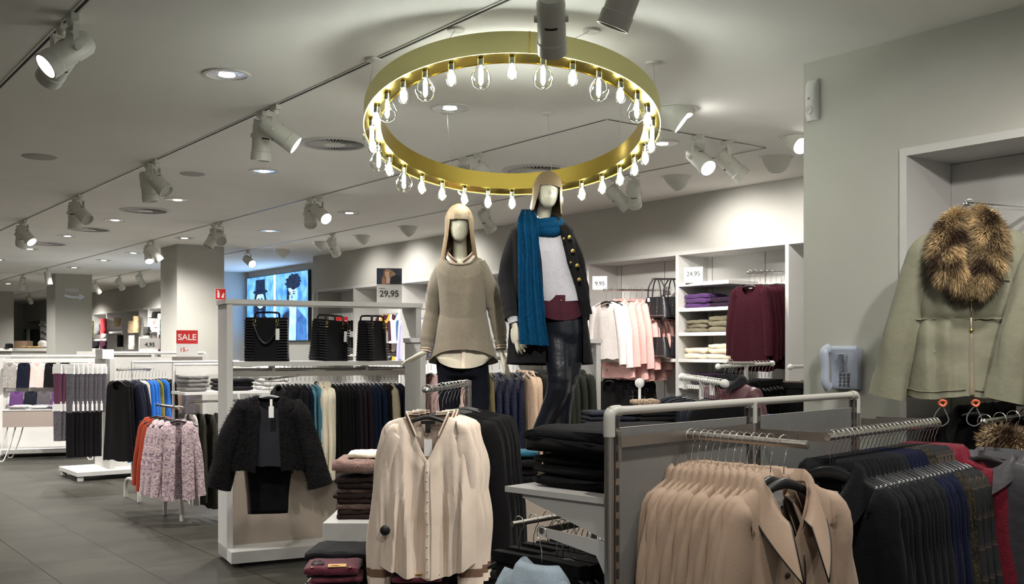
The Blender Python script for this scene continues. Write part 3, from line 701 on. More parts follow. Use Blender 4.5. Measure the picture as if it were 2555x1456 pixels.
# lower rail, patterned black tops
arm0, arm1 = RW(8.265, 8.35, 1.42), RW(7.5, 8.35, 1.40); wall_arm('clothes_rail', arm0, arm1, 'low chrome arm with black speckled tops, behind gondola end')
def speckle():
    m, nt, b = nodes('cloth_speckle'); L = nt.links; v = nt.nodes.new('ShaderNodeTexVoronoi'); v.inputs['Scale'].default_value = 55
    tc = nt.nodes.new('ShaderNodeTexCoord'); L.new(tc.outputs['Object'], v.inputs['Vector']); r = nt.nodes.new('ShaderNodeValToRGB')
    r.color_ramp.elements[0].position = .18; r.color_ramp.elements[0].color = (.5, .48, .46, 1); r.color_ramp.elements[1].position = .26; r.color_ramp.elements[1].color = (.012, .012, .015, 1)
    L.new(v.outputs['Distance'], r.inputs[0]); L.new(r.outputs[0], b.inputs['Base Color']); b.inputs['Roughness'].default_value = .85; return m
C_speck = speckle()
C_black = cloth('black', 20, 19, 21, var=.2); C_black2 = cloth('black_soft', 30, 29, 32, var=.2); C_navy = cloth('navy', 24, 28, 46, var=.2); C_char = cloth('charcoal_wool', 62, 62, 60); C_dkgrn = cloth('dark_olive_grey', 66, 68, 60)
row(arm0, arm1, [(PR_short, 'speckled_blouse', dict(body=C_speck), 'black top with white speckles from the wall', 'top')]*3+[(PR_jack, 'dark_jacket', dict(body=C_black), 'plain black jacket before speckled tops', 'jacket')], fz, 'on the low arm', 'black speckled tops', t0=.3, t1=.95, hangphr='on the speckled top arm')
# handbags with studs
M_leather = mat('black_leather', (.014, .014, .016), .38, 0, .15, 240)
M_stud = mat('silver_stud', (.8, .8, .8), .2, 1)
def studded_bag(loc, rz, label, sc=1):
    t = thing('studded_handbag', label, 'handbag', loc, rz); t.scale = (sc, sc, sc)
    rs = []
    for j in range(9):
        u = j/8; w_ = lerp(.165, .115, u**1.5); dd = lerp(.07, .035, u); rs.append([(w_*math.copysign(abs(cos(2*pi*i/28))**.35, cos(2*pi*i/28)), dd*math.copysign(abs(sin(2*pi*i/28))**.5, sin(2*pi*i/28)), -.41+.215*u) for i in range(28)])
    MB().rings(rs).build('body', M_leather, t, True, 50)
    for s in (-1, 1):
        MB().tube(catmull([(-.085, s*.035, -.20), (-.075, s*.04, -.10), (-.03, s*.02, -.012), (.03, s*.02, -.012), (.075, s*.04, -.10), (.085, s*.035, -.20)], 20), .007, 8).build('handle', M_leather, t, True)
    st = MB()
    for xx in (-.145, -.055, .055, .145):
        for j in range(9):
            u = j/9; st.ball((xx*lerp(1, .72, u**1.5), -lerp(.072, .04, u)*(1 if abs(xx) < .1 else .8)-.002, -.395+.195*u), .0045, 8, 5)
    st.build('studs', M_stud, t, True); MB().tube([(-.15, -.072, -.392), (.15, -.072, -.392)], .003, 6).build('piping', M_stud, t, True)
    MB().box(-.075, -.06, -.245, -.045, -.057, -.205).build('price_tag', M_paper, t)
arm0, arm1 = RW(8.265, 7.89, 2.375), RW(7.72, 7.89, 2.355); wall_arm('bag_rail', arm0, arm1, 'upper chrome arm from which a studded handbag hangs')
studded_bag(RW(7.78, 7.89, 2.362), fz+.15, 'upper black studded handbag hanging by pink blouses', 1.0); studded_bag(RW(8.0, 7.88, 2.37), fz+.1, 'black studded handbag half hidden behind upper studded handbag', 1.0)
arm0, arm1 = RW(8.265, 7.88, 1.955), RW(7.72, 7.88, 1.93); wall_arm('bag_rail', arm0, arm1, 'lower chrome arm from which a studded handbag hangs')
studded_bag(RW(7.78, 7.88, 1.94), fz+.1, 'lower black studded handbag hanging above the short shelf', 1.0); studded_bag(RW(8.0, 7.88, 1.95), fz+.1, 'black studded handbag half hidden behind lower studded handbag', 1.0)
# black hat
def hat(loc, s, label, m, tilt=0):
    o = MB().lathe([(.15, 0), (.15, .004), (.095, .006), (.09, .05), (.085, .10), (.06, .115), (.001, .118)], 28).build('brimmed_hat', m, None, True, 50, loc); o.scale = (s, s, s); o.rotation_euler = (rad(tilt), 0, 0); tag(o, label, 'hat'); return o
hat(RW(AW+.1, 9.35, 1.955+.29), 1.0, 'black brimmed hat beside the mannequin coat sleeve', C_black, 0)
# price cards
def card(name, loc, rz, w_, h_, label, items, m=None, cat='sign'):
    t = thing(name, label, cat, loc, rz); MB().box(-w_/2, -.0015, 0, w_/2, .0015, h_).build('card', m or M_paper, t)
    MB().box(-w_*.42, -.006, -.004, w_*.42, .006, .008).build('holder', M_lampw, t)
    for s_, sz, x, z, mm, b in items:
        text('lettering', s_, sz, mm, t, (x, -.003, z), (pi/2, 0, 0), bold=b)
    return t
card('price_card', RW(AW-.01, 7.42, 2.30), THR-pi/2+rad(20), .205, .155, 'white price card reading 24,95 on the highest sweater shelf', [('24,95', .068, 0, .085, M_ink, 0)])
card('price_card', RW(7.33, 8.28, 2.25), rad(-8), .155, .14, 'white price card reading 9,95 above the pink blouses', [('9,95', .062, 0, .06, M_ink, 0)])
# bays by the screen: hanging knitwear and tights
arm0, arm1 = RW(8.05, 13.6, 2.28), RW(8.05, 14.5, 2.28)
MBr = wall_arm('clothes_rail', arm0, arm1, 'chrome rail for mustard, maroon, white and blue knitwear')
C_must = cloth('mustard', 196, 140, 40); C_blue2 = cloth('petrol_blue', 30, 78, 120); C_wht = cloth('soft_white', 215, 212, 205); C_mar2 = cloth('plum', 72, 28, 52)
row(arm0, arm1, [(PR_short, 'knitted_jumper', dict(body=m), p, 'top') for m, p in ((C_blue2, 'petrol blue knitted top'), (C_wht, 'white knitted top'), (C_mar2, 'plum knitted top'), (C_must, 'mustard knitted top'), (C_mar2, 'second plum knitted top'), (C_wht, 'cream knitted top'))], fz, 'behind the 29,95 sign', 'coloured knitwear', t0=.05, t1=.8, hang=False)
def sock_pack(loc, rz, label, m, mw, s=1, h=.30, group=None, cat='tights'):
    t = thing('hosiery_pack', label, cat, loc, rz, group); t.scale = (s, s, s)
    MB().box(-.045, -.008, -.03, .045, .008, 0).build('card_top', M_paper, t); MB().box(-.05, -.012, -.105, .05, .012, -.03).build('paper_band', mw, t)
    rs = [[(.047*math.copysign(abs(cos(2*pi*i/14))**.6, cos(2*pi*i/14))*(1-.12*j/5)+.004*nz(j, i, 0, 3), .016*sin(2*pi*i/14), -.10-(h-.1)*j/5) for i in range(14)] for j in range(6)]
    MB().rings(rs).build('legwear', m, t, True, 50)
k = 0
for r_, z in enumerate((2.22, 1.95)):
    for j in range(8):
        k += 1; sock_pack(RW(8.0, 14.75+.15*j, z), fz, f"{ORD[j]} pack of black tights, {'upper' if r_ == 0 else 'lower'} row beside the screen wall", C_black, M_paper, 1.25, .24, 'tights beside the screen wall')
for j, m in enumerate((C_black, C_wht, C_must, C_black, C_wht, C_black)):
    o = inst('rolled_socks', FOLDB[j % 3], m, None, RW(AW+.15, 13.42+.1*j, 1.4+.0), rz_room); o.scale = (.3, .5, 1.6); tag(o, f"{['black', 'white', 'mustard yellow', 'second black', 'second white', 'third black'][j]} bundle of socks below the knitwear shelf", 'socks', 'sock bundles')
wshelf(13.32, 14.68, 1.40, 'white wall shelf holding sock bundles, lowest behind tote bags')
MB_ = card('sale_card', RW(7.7, 14.85, 1.72), rad(20), .20, .42, 'red and white sale card standing between the tote bags', [('SALE', .085, 0, .33, M_paper, .001)], M_paper)
MB().box(-.10, -.0022, .22, .10, -.0016, .42).build('red_field', M_red, MB_)
# folded hanging garments at px 1050-1075: lilac blouses on a rail
arm0, arm1 = RW(8.25, 12.5, 2.2), RW(7.5, 12.5, 2.18); wall_arm('clothes_rail', arm0, arm1, 'chrome arm with lilac and white blouses behind the shorter mannequin')
C_lil = cloth('lilac', 150, 146, 190); 
row(arm0, arm1, [(PR_top, 'lilac_blouse', dict(body=C_lil if k % 2 else C_wht, label=M_lab), 'lilac blouse' if k % 2 else 'white blouse', 'blouse') for k in range(6)], fz, 'hanging behind the shorter mannequin sleeve', 'lilac and white blouses', hang=False, t0=.2)
# hidden bays: simple piles between mannequins
# ------------------------------------------------------------------ video screen with two portraits
def scr(name, r, g, b, e=1.5): 
    return mat('screen_'+name, s2l(r, g, b), .5, emit=e, var=0)
S_bg = mat('screen_backdrop', s2l(96, 168, 236), .5, emit=1.1)
def noisy_emit(name, c0, c1, sc, e):
    m, nt, b = nodes(name); L = nt.links; n = nt.nodes.new('ShaderNodeTexNoise'); n.inputs['Scale'].default_value = sc; n.inputs['Detail'].default_value = 8
    tc = nt.nodes.new('ShaderNodeTexCoord'); L.new(tc.outputs['Object'], n.inputs['Vector']); r = nt.nodes.new('ShaderNodeValToRGB'); r.color_ramp.elements[0].position = .35; r.color_ramp.elements[1].position = .65
    r.color_ramp.elements[0].color = (*s2l(*c0), 1); r.color_ramp.elements[1].color = (*s2l(*c1), 1); L.new(n.outputs[0], r.inputs[0])
    b.inputs['Base Color'].default_value = (.01, .01, .01, 1); L.new(r.outputs[0], b.inputs['Emission Color']); b.inputs['Emission Strength'].default_value = e; return m
S_bg = noisy_emit('screen_backdrop', (60, 135, 225), (130, 195, 250), 5, 1.25)
S_dk = noisy_emit('screen_dark', (4, 10, 28), (18, 42, 84), 9, 1.0)
S_md = noisy_emit('screen_mid', (40, 90, 160), (70, 130, 205), 9, 1.1)
S_lt = noisy_emit('screen_skin', (150, 205, 250), (205, 235, 255), 6, 1.25)
S_wh = scr('white', 215, 240, 255, 1.3)
bsA, bsB = bof(776, AS), bof(624, AS); zT, zB = 2.70, 1.70
zT = zof(776, 674, AS); zB = zof(776, 848, AS)
scrn = thing('video_screen', 'large glowing blue video screen showing two black-and-white style portraits', 'screen', R(AS, (bsA+bsB)/2, (zT+zB)/2), THR-pi/2)
SW = bsB-bsA; SH = zT-zB
MB().box(-SW/2-.01, -.06, -SH/2-.01, SW/2+.01, -.001, SH/2+.01).build('casing', M_black, scrn)
MB().box(-SW/2, -.064, -SH/2, SW/2, -.061, SH/2).build('display', S_bg, scrn)
def flat(poly, d, m, name='portrait', par=None, th=.0012): 
    mm = MB(); n = len(poly); mm.add([(x, -d, z) for x, z in poly]+[(x, -d+th, z) for x, z in poly], [tuple(range(n)), tuple(reversed(range(n, 2*n)))]); return mm.build(name, m, par or scrn)
def ell(cx, cz, rx, rz_, n=24, wob=0, s=0): return [(cx+rx*cos(2*pi*i/n)*(1+wob*nz(i*.9, 0, 0, s)), cz+rz_*sin(2*pi*i/n)*(1+wob*nz(i*.9, 1, 0, s))) for i in range(n)]
wd = SW; 
flat([(-.035*wd, -SH/2), (.0*wd, -SH/2), (.0*wd, SH/2), (-.035*wd, SH/2)], .065, S_wh, 'divider_bar')
# left portrait (x negative) : top hat woman
lx = -.26*wd
flat([(lx-.26*wd, -SH/2), (lx+.19*wd, -SH/2), (lx+.14*wd, -.20*SH), (lx+.08*wd, -.10*SH), (lx+.11*wd, .12*SH), (lx+.08*wd, .26*SH), (lx-.09*wd, .26*SH), (lx-.12*wd, .1*SH), (lx-.12*wd, -.10*SH)], .066, S_dk, 'hair_and_coat')
flat(ell(lx, .13*SH, .072*wd, .125*SH), .067, S_lt, 'face')
flat(ell(lx, .265*SH, .125*wd, .038*SH), .069, S_dk, 'hat_brim'); flat([(lx-.085*wd, .27*SH), (lx+.085*wd, .27*SH), (lx+.078*wd, .455*SH), (lx-.078*wd, .455*SH)], .069, S_dk, 'hat_crown')
for s in (-1, 1): flat(ell(lx+s*.028*wd, .155*SH, .017*wd, .010*SH, 12), .070, S_dk, 'eye')
flat(ell(lx, .055*SH, .02*wd, .010*SH, 12), .070, S_md, 'mouth'); flat([(lx-.008*wd, .10*SH), (lx+.010*wd, .10*SH), (lx+.003*wd, .15*SH)], .070, S_md, 'nose')
flat([(lx-.03*wd, -.02*SH), (lx+.03*wd, -.02*SH), (lx+.02*wd, -.2*SH), (lx-.01*wd, -.2*SH)], .067, S_md, 'throat')
rx = .27*wd
flat([(rx-.22*wd, -SH/2), (rx+.22*wd, -SH/2), (rx+.21*wd, -.20*SH), (rx+.10*wd, -.06*SH), (rx+.03*wd, .0), (rx-.08*wd, -.02*SH), (rx-.17*wd, -.12*SH)], .066, S_md, 'jacket')
flat([(rx-.17*wd, -SH/2), (rx-.04*wd, -SH/2), (rx-.06*wd, -.05*SH), (rx-.15*wd, -.12*SH)], .0665, S_dk, 'jacket_shadow_print')
flat([(rx-.06*wd, -SH/2), (rx+.05*wd, -SH/2), (rx+.06*wd, -.02*SH), (rx-.04*wd, .02*SH)], .067, S_lt, 'shirt')
flat([(rx-.05*wd, -.05*SH), (rx+.05*wd, -.05*SH), (rx+.055*wd, .1*SH), (rx-.05*wd, .1*SH)], .068, S_lt, 'neck')
flat(ell(rx-.005*wd, .155*SH, .085*wd, .14*SH), .069, S_lt, 'face'); flat(ell(rx+.01*wd, .36*SH, .125*wd, .115*SH, 30, .35, 2), .070, S_dk, 'curly_hair')
flat([(rx-.09*wd, .12*SH), (rx-.055*wd, .05*SH), (rx-.045*wd, .2*SH), (rx-.08*wd, .3*SH)], .070, S_dk, 'hair_side')
for s in (-1, 1): flat(ell(rx+(s*.032-.01)*wd, .185*SH, .018*wd, .010*SH, 12), .0712, S_dk, 'eye'); flat(ell(rx+(s*.034-.01)*wd, .212*SH, .025*wd, .006*SH, 12), .0712, S_dk, 'eyebrow')
flat(ell(rx-.01*wd, .085*SH, .024*wd, .010*SH, 12), .0712, S_md, 'mouth'); flat([(rx-.02*wd, .12*SH), (rx+.006*wd, .12*SH), (rx-.004*wd, .18*SH)], .0712, S_md, 'nose')
# dark doorway strip beyond the big pillar
ar = bpy.data.lights.new('screen_glow', 'AREA'); ar.energy = 22; ar.color = (.35, .6, 1); ar.shape = 'RECTANGLE'; ar.size = SW*.9; ar.size_y = SH*.9
ao = bpy.data.objects.new('screen_glow', ar); COL.objects.link(ao); ao.location = R(AS-.09, (bsA+bsB)/2, (zT+zB)/2); ao.rotation_euler = Vector((-U2.x, -U2.y, 0)).to_track_quat('-Z', 'Y').to_euler()
# fire extinguisher sign on the big pillar (faces -u1)
t = thing('fire_extinguisher_sign', 'small red extinguisher sign on the big pillar edge', 'sign', R(5.97, 15.5, zof(540, 733, 5.9)), THR)
q = 15.5; xx = ((540-CX)/F*15.9, 15.9)
MB().box(-.085, -.006, -.085, .085, -.001, .085).build('panel', M_paper, t); MB().box(-.080, -.008, -.080, .080, -.006, .080).build('red_field', M_red, t)
MB().box(-.05, -.010, -.055, -.015, -.008, .03).box(-.042, -.010, .03, -.023, -.008, .055).box(-.06, -.010, .045, -.03, -.008, .06).build('extinguisher_symbol', M_paper, t)
flat([(.02, -.06), (.06, -.05), (.05, -.02), (.065, .0), (.045, .03), (.04, .0), (.03, .01), (.025, -.02), (.012, -.03)], .0095, M_paper, 'flame_symbol', t)
# arrow lettering on the second pillar
M_arrow = mat('pale_blue_vinyl', s2l(214, 224, 234), .6)
t = thing('pillar_arrow', 'pale blue curved arrow with small lettering on the distant pillar', 'sign', R(5.68, 22.9, zof(158, 741, 5.55)), THR)
ay = lambda x: .03-.25*(x/.30)**2*.1
flat([(-.21, .04), (-.05, .01), (.09, .012), (.09, .07), (.21, .0), (.09, -.075), (.09, -.032), (-.05, -.035), (-.19, -.01)], .004, M_arrow, 'arrow', t)
text('lettering', 'KASSE', .09, M_arrow, t, (-.05, -.004, .13), (pi/2, 0, 0))
# ------------------------------------------------------------------ tote-bag gondola (rack with planks)
def dirang(p0, p1): return math.atan2(p1[1]-p0[1], p1[0]-p0[0])
def plank_rack(name, label, x, y, ang, wd, dp, zt, zshelf, panel_top, mats=(M_white, M_birch)):
    t = thing(name, label, 'clothes rack', (x, y, 0), ang); mw, mb = mats
    panel('upright', 0, 0, .03, .045, dp, zt-.035, mw, t); panel('upright', wd-.045, 0, .03, wd, dp, zt-.035, mw, t)
    panel('top_plank', -.01, -.01, zt-.035, wd+.01, dp+.01, zt, mw, t)
    if zshelf: panel('shelf', .045, -.02, zshelf-.035, wd-.045, dp, zshelf, mw, t)
    panel('base_plank', .0, -.16, .03, wd, dp, .115, mw, t); 
    for xx in (.06, wd-.06):
        for yy in (-.1, dp-.05): MB().cyl((xx, yy, 0), (xx, yy, .03), .018).build('foot', M_black, t)
    if panel_top: panel('back_panel', .045, dp*.42, .115, wd-.045, dp*.42+.02, panel_top, mb, t)
    return t
A1 = rad(27.2); X1, Y1 = -2.14, 7.82
rk = plank_rack('gondola_rack', 'white plank rack carrying three black tote bags and a row of blouses', X1, Y1, A1, 1.57, .32, 1.99, 1.52, 1.08)
def L1(x, y, z): return Vector((X1+x*cos(A1)-y*sin(A1), Y1+x*sin(A1)+y*cos(A1), z))
MB().box(.045, .02, 1.405, 1.525, .03, 1.445).build('front_bar', M_steel, rk); MB().tube([(.045, .14, 1.455), (1.525, .14, 1.455)], .012, 12).build('hanging_rail', M_chrome, rk, True)
for xx in (.35, 1.1): MB().box(xx, .02, 1.44, xx+.02, .15, 1.485).build('rail_bracket', M_steel, rk)
# tote bags
M_suede = mat('black_suede', (.007, .007, .008), .8, 0, .2, 300, .15)
M_ribl = mat('black_ribbed_leather', (.013, .013, .016), .32)
M_bgold = mat('bag_gold', (.8, .6, .18), .25, 1)
def tote(loc, rz, label, lean=0, sc=1, flop=0):
    t = thing('tote_bag', label, 'handbag', loc, rz); t.scale = (sc, sc, sc); t.rotation_euler = (0, rad(lean), rz)
    rs = []; n = 40
    for j in range(13):
        u = j/12; w_ = lerp(.165, .155, u); dd = lerp(.075, .05, u)*(1 if j < 12 else .9); z = .33*u
        ring = []
        for i in range(n):
            th = 2*pi*i/n; c, s = cos(th), sin(th); x = w_*math.copysign(abs(c)**.3, c); y = dd*math.copysign(abs(s)**.5, s)
            ring.append((x+.004*nz(s*3, u*3, c, 3)+(.004 if j in (0,) else 0), y-.006*sin(pi*u)*s, z))
        rs.append(ring)
    m = MB().rings(rs, True, True, False); m.rings([[(p[0]*.97, p[1]*.93, p[2]) for p in rs[12]], [(p[0]*.94, p[1]*.9, .05) for p in rs[12]]], True, False, True); m.build('body', M_suede, t, True, 50)
    for s in (-1, 1):
        rb = MB()
        for j in range(15):
            z = .02+.0205*j
            pts = [(s*lerp(.162, .151, z/.33), y_, z) for y_ in (.05, 0, -.045)]+[(s*.155, -.074, z), (s*.115, -.0775, z), (s*.085, -.079, z-.002)]
            rb.tube([(p[0], p[1]*lerp(1, .72, z/.33), p[2]) for p in pts], .0068, 6)
        rb.build('ribbed_panel', M_ribl, t, True)
    for f in (-1, 1):
        up = f > 0 or flop
        zt_ = .135 if not up else .43
        pts = [(-.085, f*.056, .30), (-.088, f*(.082 if not up else .05), .28 if not up else .36), (-.05, f*(.084 if not up else .03), .18 if not up else .40), (0, f*(.086 if not up else .01), zt_ if not up else .41), (.05, f*(.084 if not up else .03), .18 if not up else .40), (.088, f*(.082 if not up else .05), .28 if not up else .36), (.085, f*.056, .30)]
        if up: pts = [(p[0], p[1], min(p[2], .37)) for p in pts]
        MB().tube(catmull(pts, 26), .008, 8).build('handle', M_ribl, t, True)
        for xx in (-.085, .085): MB().box(xx-.014, f*.058-.004, .268, xx+.014, f*.058+.004, .275).box(xx-.011, f*.058-.005, .290, xx-.006, f*.058+.005, .315).box(xx+.006, f*.058-.005, .290, xx+.011, f*.058+.005, .315).build('buckle', M_bgold, t)
    MB().box(.075, -.092, .16, .103, -.090, .245).build('price_tag', M_paper, t)
tote(L1(.325, .10, 1.521), A1-rad(20), 'widest black tote bag, upright at the plank rack left end', 0, 1.02)
tote(L1(.82, .11, 1.521), A1+rad(22), 'middle black tote bag, leaning with handle flopped over its top', 3.5, .98, 1)
tote(L1(1.185, .11, 1.521), A1+rad(38), 'narrowest-looking black tote bag turned sideways near the mannequin hand', 0, .98, 1)
# sign with photograph
sg = thing('photo_price_sign', 'grey price sign reading 29,95 with a photograph of a blonde person', 'sign', L1(1.33, .1, 1.99), rad(4))
sw_, sh_ = .205, .285
MB().box(-sw_/2, -.002, 0, sw_/2, .002, sh_).build('card', mat('sign_grey', s2l(190, 188, 184), .6), sg); MB().box(-.05, -.02, -.002, .05, .02, .012).build('holder', mat('clear_holder', (.5, .5, .5), .2), sg)
text('lettering', '29,95', .072, M_ink, sg, (0, -.0035, .075), (pi/2, 0, 0), bold=.0008); MB().box(-.08, -.0032, .118, -.035, -.0022, .122).build('small_print', M_ink, sg)
def sflat(poly, d, m, nm): return flat(poly, d, m, nm, sg, .0006)
PH = dict(bg=mat('photo_navy', s2l(44, 50, 66), .7, var=.25, vscale=14), hair=mat('photo_hair', s2l(150, 118, 92), .7, var=.35, vscale=60), skin=mat('photo_skin', s2l(205, 165, 145), .7), coat=mat('photo_coat', s2l(22, 24, 34), .7))
sflat([(-sw_/2, .155), (sw_/2, .155), (sw_/2, .285), (-sw_/2, .285)], .0028, PH['bg'], 'photograph')
sflat(ell(-.012, .235, .040, .042, 24, .3, 4), .0034, PH['hair'], 'photo_hair'); sflat([(-.06, .157), (-.01, .157), (-.015, .25), (-.045, .24), (-.062, .19)], .0034, PH['hair'], 'photo_hair'); sflat([(.03, .20), (.055, .215), (.05, .245), (.02, .268)], .0034, PH['hair'], 'photo_hair')
sflat([(-.02, .157), (.085, .157), (.10, .21), (.06, .235), (.01, .21)], .0036, PH['coat'], 'photo_coat')
sflat(ell(-.018, .233, .018, .027, 20), .0040, PH['skin'], 'photo_face'); sflat([(-.024, .16), (.004, .16), (.008, .20), (-.006, .215), (-.024, .20)], .0044, PH['skin'], 'photo_hand')
for s in (-1, 1): sflat(ell(-.018+s*.0075, .238, .004, .0018, 10), .0046, PH['coat'], 'photo_eye')
sflat(ell(-.018, .222, .005, .002, 10), .0046, mat('photo_lip', s2l(150, 70, 70), .7), 'photo_mouth')
# row of clothes in the rack
C_teal = cloth('teal', 70, 130, 150); C_creamb = mat('cloth_cream_satin', s2l(232, 222, 200), .55, 0, .2, 90, .4, .04, 30); C_plum = cloth('dark_plum', 44, 36, 44); C_dblue = cloth('dark_blue', 22, 40, 66); C_satin = C_creamb
PR_blouse = proto_top(ws=.205, L=.76, sl=.66, r0=.065, r1=.05, ang=5, seed=31, wh=.25, d=.03, folds=.016, fdrop=.09, n=44, m=20, cuff=True, collar=dict(stand=.02, fall=.04, out=.012, pt=.01), sd=.5, sfolds=.012)
PR_long = proto_top(ws=.19, L=.62, sl=.58, r0=.055, r1=.04, ang=5, seed=32, wh=.22, d=.024, folds=.01, n=30, m=16, label=False, sd=.45)
sp = []
for pr, m, p, c, n in ((PR_long, C_black2, 'black fuzzy jacket', 'jacket', 5), (PR_long, C_navy, 'dark navy top', 'top', 2), (PR_long, C_teal, 'teal blouse', 'blouse', 2), (PR_blouse, C_creamb, 'cream satin blouse', 'blouse', 3),
        (PR_long, C_black, 'black cardigan with gold trim', 'cardigan', 6), (PR_long, C_plum, 'dark plum top', 'top', 4), (PR_long, C_dblue, 'dark blue top', 'top', 3), (PR_long, C_black, 'plain black top', 'top', 2), (PR_top, cloth('oatmeal', 190, 178, 150, bump=.8), 'oatmeal knitted cardigan', 'cardigan', 1), (PR_long, C_navy, 'navy jacket at row end', 'jacket', 2)):
    sp += [(pr, c if c != 'top' else 'long_sleeved_shirt', dict(body=m, label=M_labk, trim=m, collar=m, sleeve=m), p, c)]*n
row(L1(.42, .14, 1.455), L1(1.42, .14, 1.455), sp, A1-pi/2, 'hanging in the plank rack', 'clothes in the plank rack', hangphr='inside the plank rack', jit=5)
# gold trim strips on the black ones are knitted bands near the hem (own mesh, own little thing of the garment)
# big fuzzy black jacket on a forward arm
def fur_mesh(name, surf_pts, n, ln, wd, seed, sag=.3, colf=None):
    """surf_pts(u,v)->(pos, normal)"""
    rr = random.Random(seed); vs = []; fs = []; cols = []
    for k in range(n):
        p, nn = surf_pts(rr); l = ln*rr.uniform(.6, 1.2); d = (nn+Vector((rr.uniform(-.45, .45), rr.uniform(-.3, .3), rr.uniform(-.5, .3)-sag))).normalized()
        s = d.cross(Vector((rr.uniform(-1, 1), rr.uniform(-1, 1), rr.uniform(-1, 1)))).normalized()*wd*rr.uniform(.6, 1.3); o = len(vs)
        mid = p+d*l*.55+Vector((0, 0, -.004)); tip = p+d*l+Vector((0, 0, -sag*l*.4))
        vs += [p-s, p+s, mid+s*.7, mid-s*.7, tip]; fs += [(o, o+1, o+2, o+3), (o+3, o+2, o+4)]
        c = colf(p, rr) if colf else (1, 1, 1); cols += [c]*5
    m = MB(); m.v = [tuple(v) for v in vs]; m.f = fs
    me = bpy.data.meshes.new(name); me.from_pydata(m.v, [], m.f); me.materials.append(None)
    if colf:
        at = me.color_attributes.new('fur_tone', 'FLOAT_COLOR', 'POINT')
        for i, c in enumerate(cols): at.data[i].color = (*c, 1)
    me.polygons.foreach_set('use_smooth', [True]*len(me.polygons)); return me
def surf_of_rings(ringsets):
    quads = []
    for rings in ringsets:
        for j in range(len(rings)-1):
            n = len(rings[j]); c = sum((Vector(p) for p in rings[j]), Vector())/n
            for i in range(n-1): quads.append((Vector(rings[j][i]), Vector(rings[j][i+1]), Vector(rings[j+1][i]), c))
    def f(rr):
        a, b, d, c = rr.choice(quads); p = a+(b-a)*rr.random()+(d-a)*rr.random(); nn = (b-a).cross(d-a)
        if nn.length < 1e-9: nn = p-c
        nn.normalize()
        if nn.dot(p-c) < 0: nn = -nn
        return p, nn
    return f
jr, _ = torso(ws=.21, wh=.27, L=.52, d=.075, dh=.10, neck=.08, fdrop=.06, gap=.055, gap2=.07, slope=.07, folds=.012, seed=41, n=56, m=24)
body_me = MB().rings(jr, False, False, False).mesh('body', True)
C_fuzz = cloth('black_fuzz', 26, 25, 27, bump=1, scale=90, var=.5, vscale=70); C_lining = mat('dark_lining', s2l(34, 34, 42), .5)
fj = thing('fuzzy_jacket', 'black fuzzy collarless jacket hung open-fronted before the plank rack', 'jacket', P(672, 945, 7.35), rad(8))
inst('body', body_me, C_fuzz, fj); lr, _ = torso(ws=.20, wh=.255, L=.50, d=.055, dh=.085, neck=.078, fdrop=.02, slope=.07, folds=.006, seed=42, n=40, m=14)
MB().rings([[(p[0], max(p[1], .012 if j else p[1]), p[2]) for p in r] for j, r in enumerate(lr)], True, False, False).build('lining', C_lining, fj, True)
srs = []
for s in (-1, 1):
    me, rs = sleeve_mesh(s, .21, .56, .082, .088, 19, .8, slope=.07, seed=43+s, n=20, m=16, folds=.012); inst('sleeve', me, C_fuzz, fj); srs.append(rs)
me = fur_mesh('fuzz', surf_of_rings([jr]+srs), 9000, .022, .0012, 5, .1); inst('fuzz', me, C_fuzz, fj)
MB().box(.0, -.052, -.27, .035, -.048, -.19).box(.008, -.050, -.19, .026, -.048, -.14).build('price_tag', M_paper, fj)
put_hanger(P(672, 945, 7.35)+Vector((0, 0, 0)), rad(8), 'hanger of the fuzzy black jacket, with pale satin shoulder bar', mat('hanger_grey_satin', (.25, .25, .27), .35))
for k, (dz_, m_) in enumerate(((0, C_black), (.012, cloth('taupe_lace', 120, 100, 92)))):
    PR_skirt.put('skirt', P(672-8*k, 945, 7.45+.08*k)+Vector((0, 0, -.40-dz_)), rad(10), dict(body=m_), ['black sequined skirt hanging below the fuzzy jacket', 'taupe lace skirt just peeping behind the black sequined skirt'][k], 'skirt')
tube_obj('front_arm', [P(672, 945, 7.35)+Vector((-.0, 0, 0)), P(672, 945, 7.35)+Vector((.08, .62, .012))], .009, M_chrome); tag(bpy.data.objects['front_arm'], 'chrome front arm holding the fuzzy black jacket out from its rack', 'rail'); bpy.data.objects['front_arm'].name = 'straight_rail'
# ------------------------------------------------------------------ second plank rack behind the mannequins
X2, Y2 = -.70, 7.95
rk2 = plank_rack('gondola_rack', 'lower white plank rack standing behind both mannequins, full of jackets', X2, Y2, A1, 1.62, .32, 1.70, 0, .95)
def L2(x, y, z): return Vector((X2+x*cos(A1)-y*sin(A1), Y2+x*sin(A1)+y*cos(A1), z))
MB().box(.045, .05, 1.585, 1.575, .06, 1.62).build('front_bar', M_white, rk2); MB().tube([(.045, .14, 1.54), (1.575, .14, 1.54)], .012, 12).build('hanging_rail', M_chrome, rk2, True)
M_seq = mat('cloth_navy_sequin', s2l(42, 48, 78), .25, .5, 1, 160, .6, .5, 90)
M_osat = mat('cloth_olive_satin', s2l(128, 116, 82), .35, 0, .3, 12, .6, .1, 8)
PR_gown = proto_top(ws=.16, L=.90, sl=0, seed=33, wh=.20, d=.03, folds=.02, fdrop=.10, n=44, m=20, label=False)
C_peach = cloth('peach_white', 236, 205, 178)
PR_thick = proto_top(ws=.215, L=.74, sl=.62, r0=.075, r1=.055, ang=4, seed=34, wh=.235, d=.045, folds=.008, fdrop=.06, n=36, m=18, collar=dict(stand=.02, fall=.05, out=.02, pt=.01), sd=.5, label=False)
sp = []
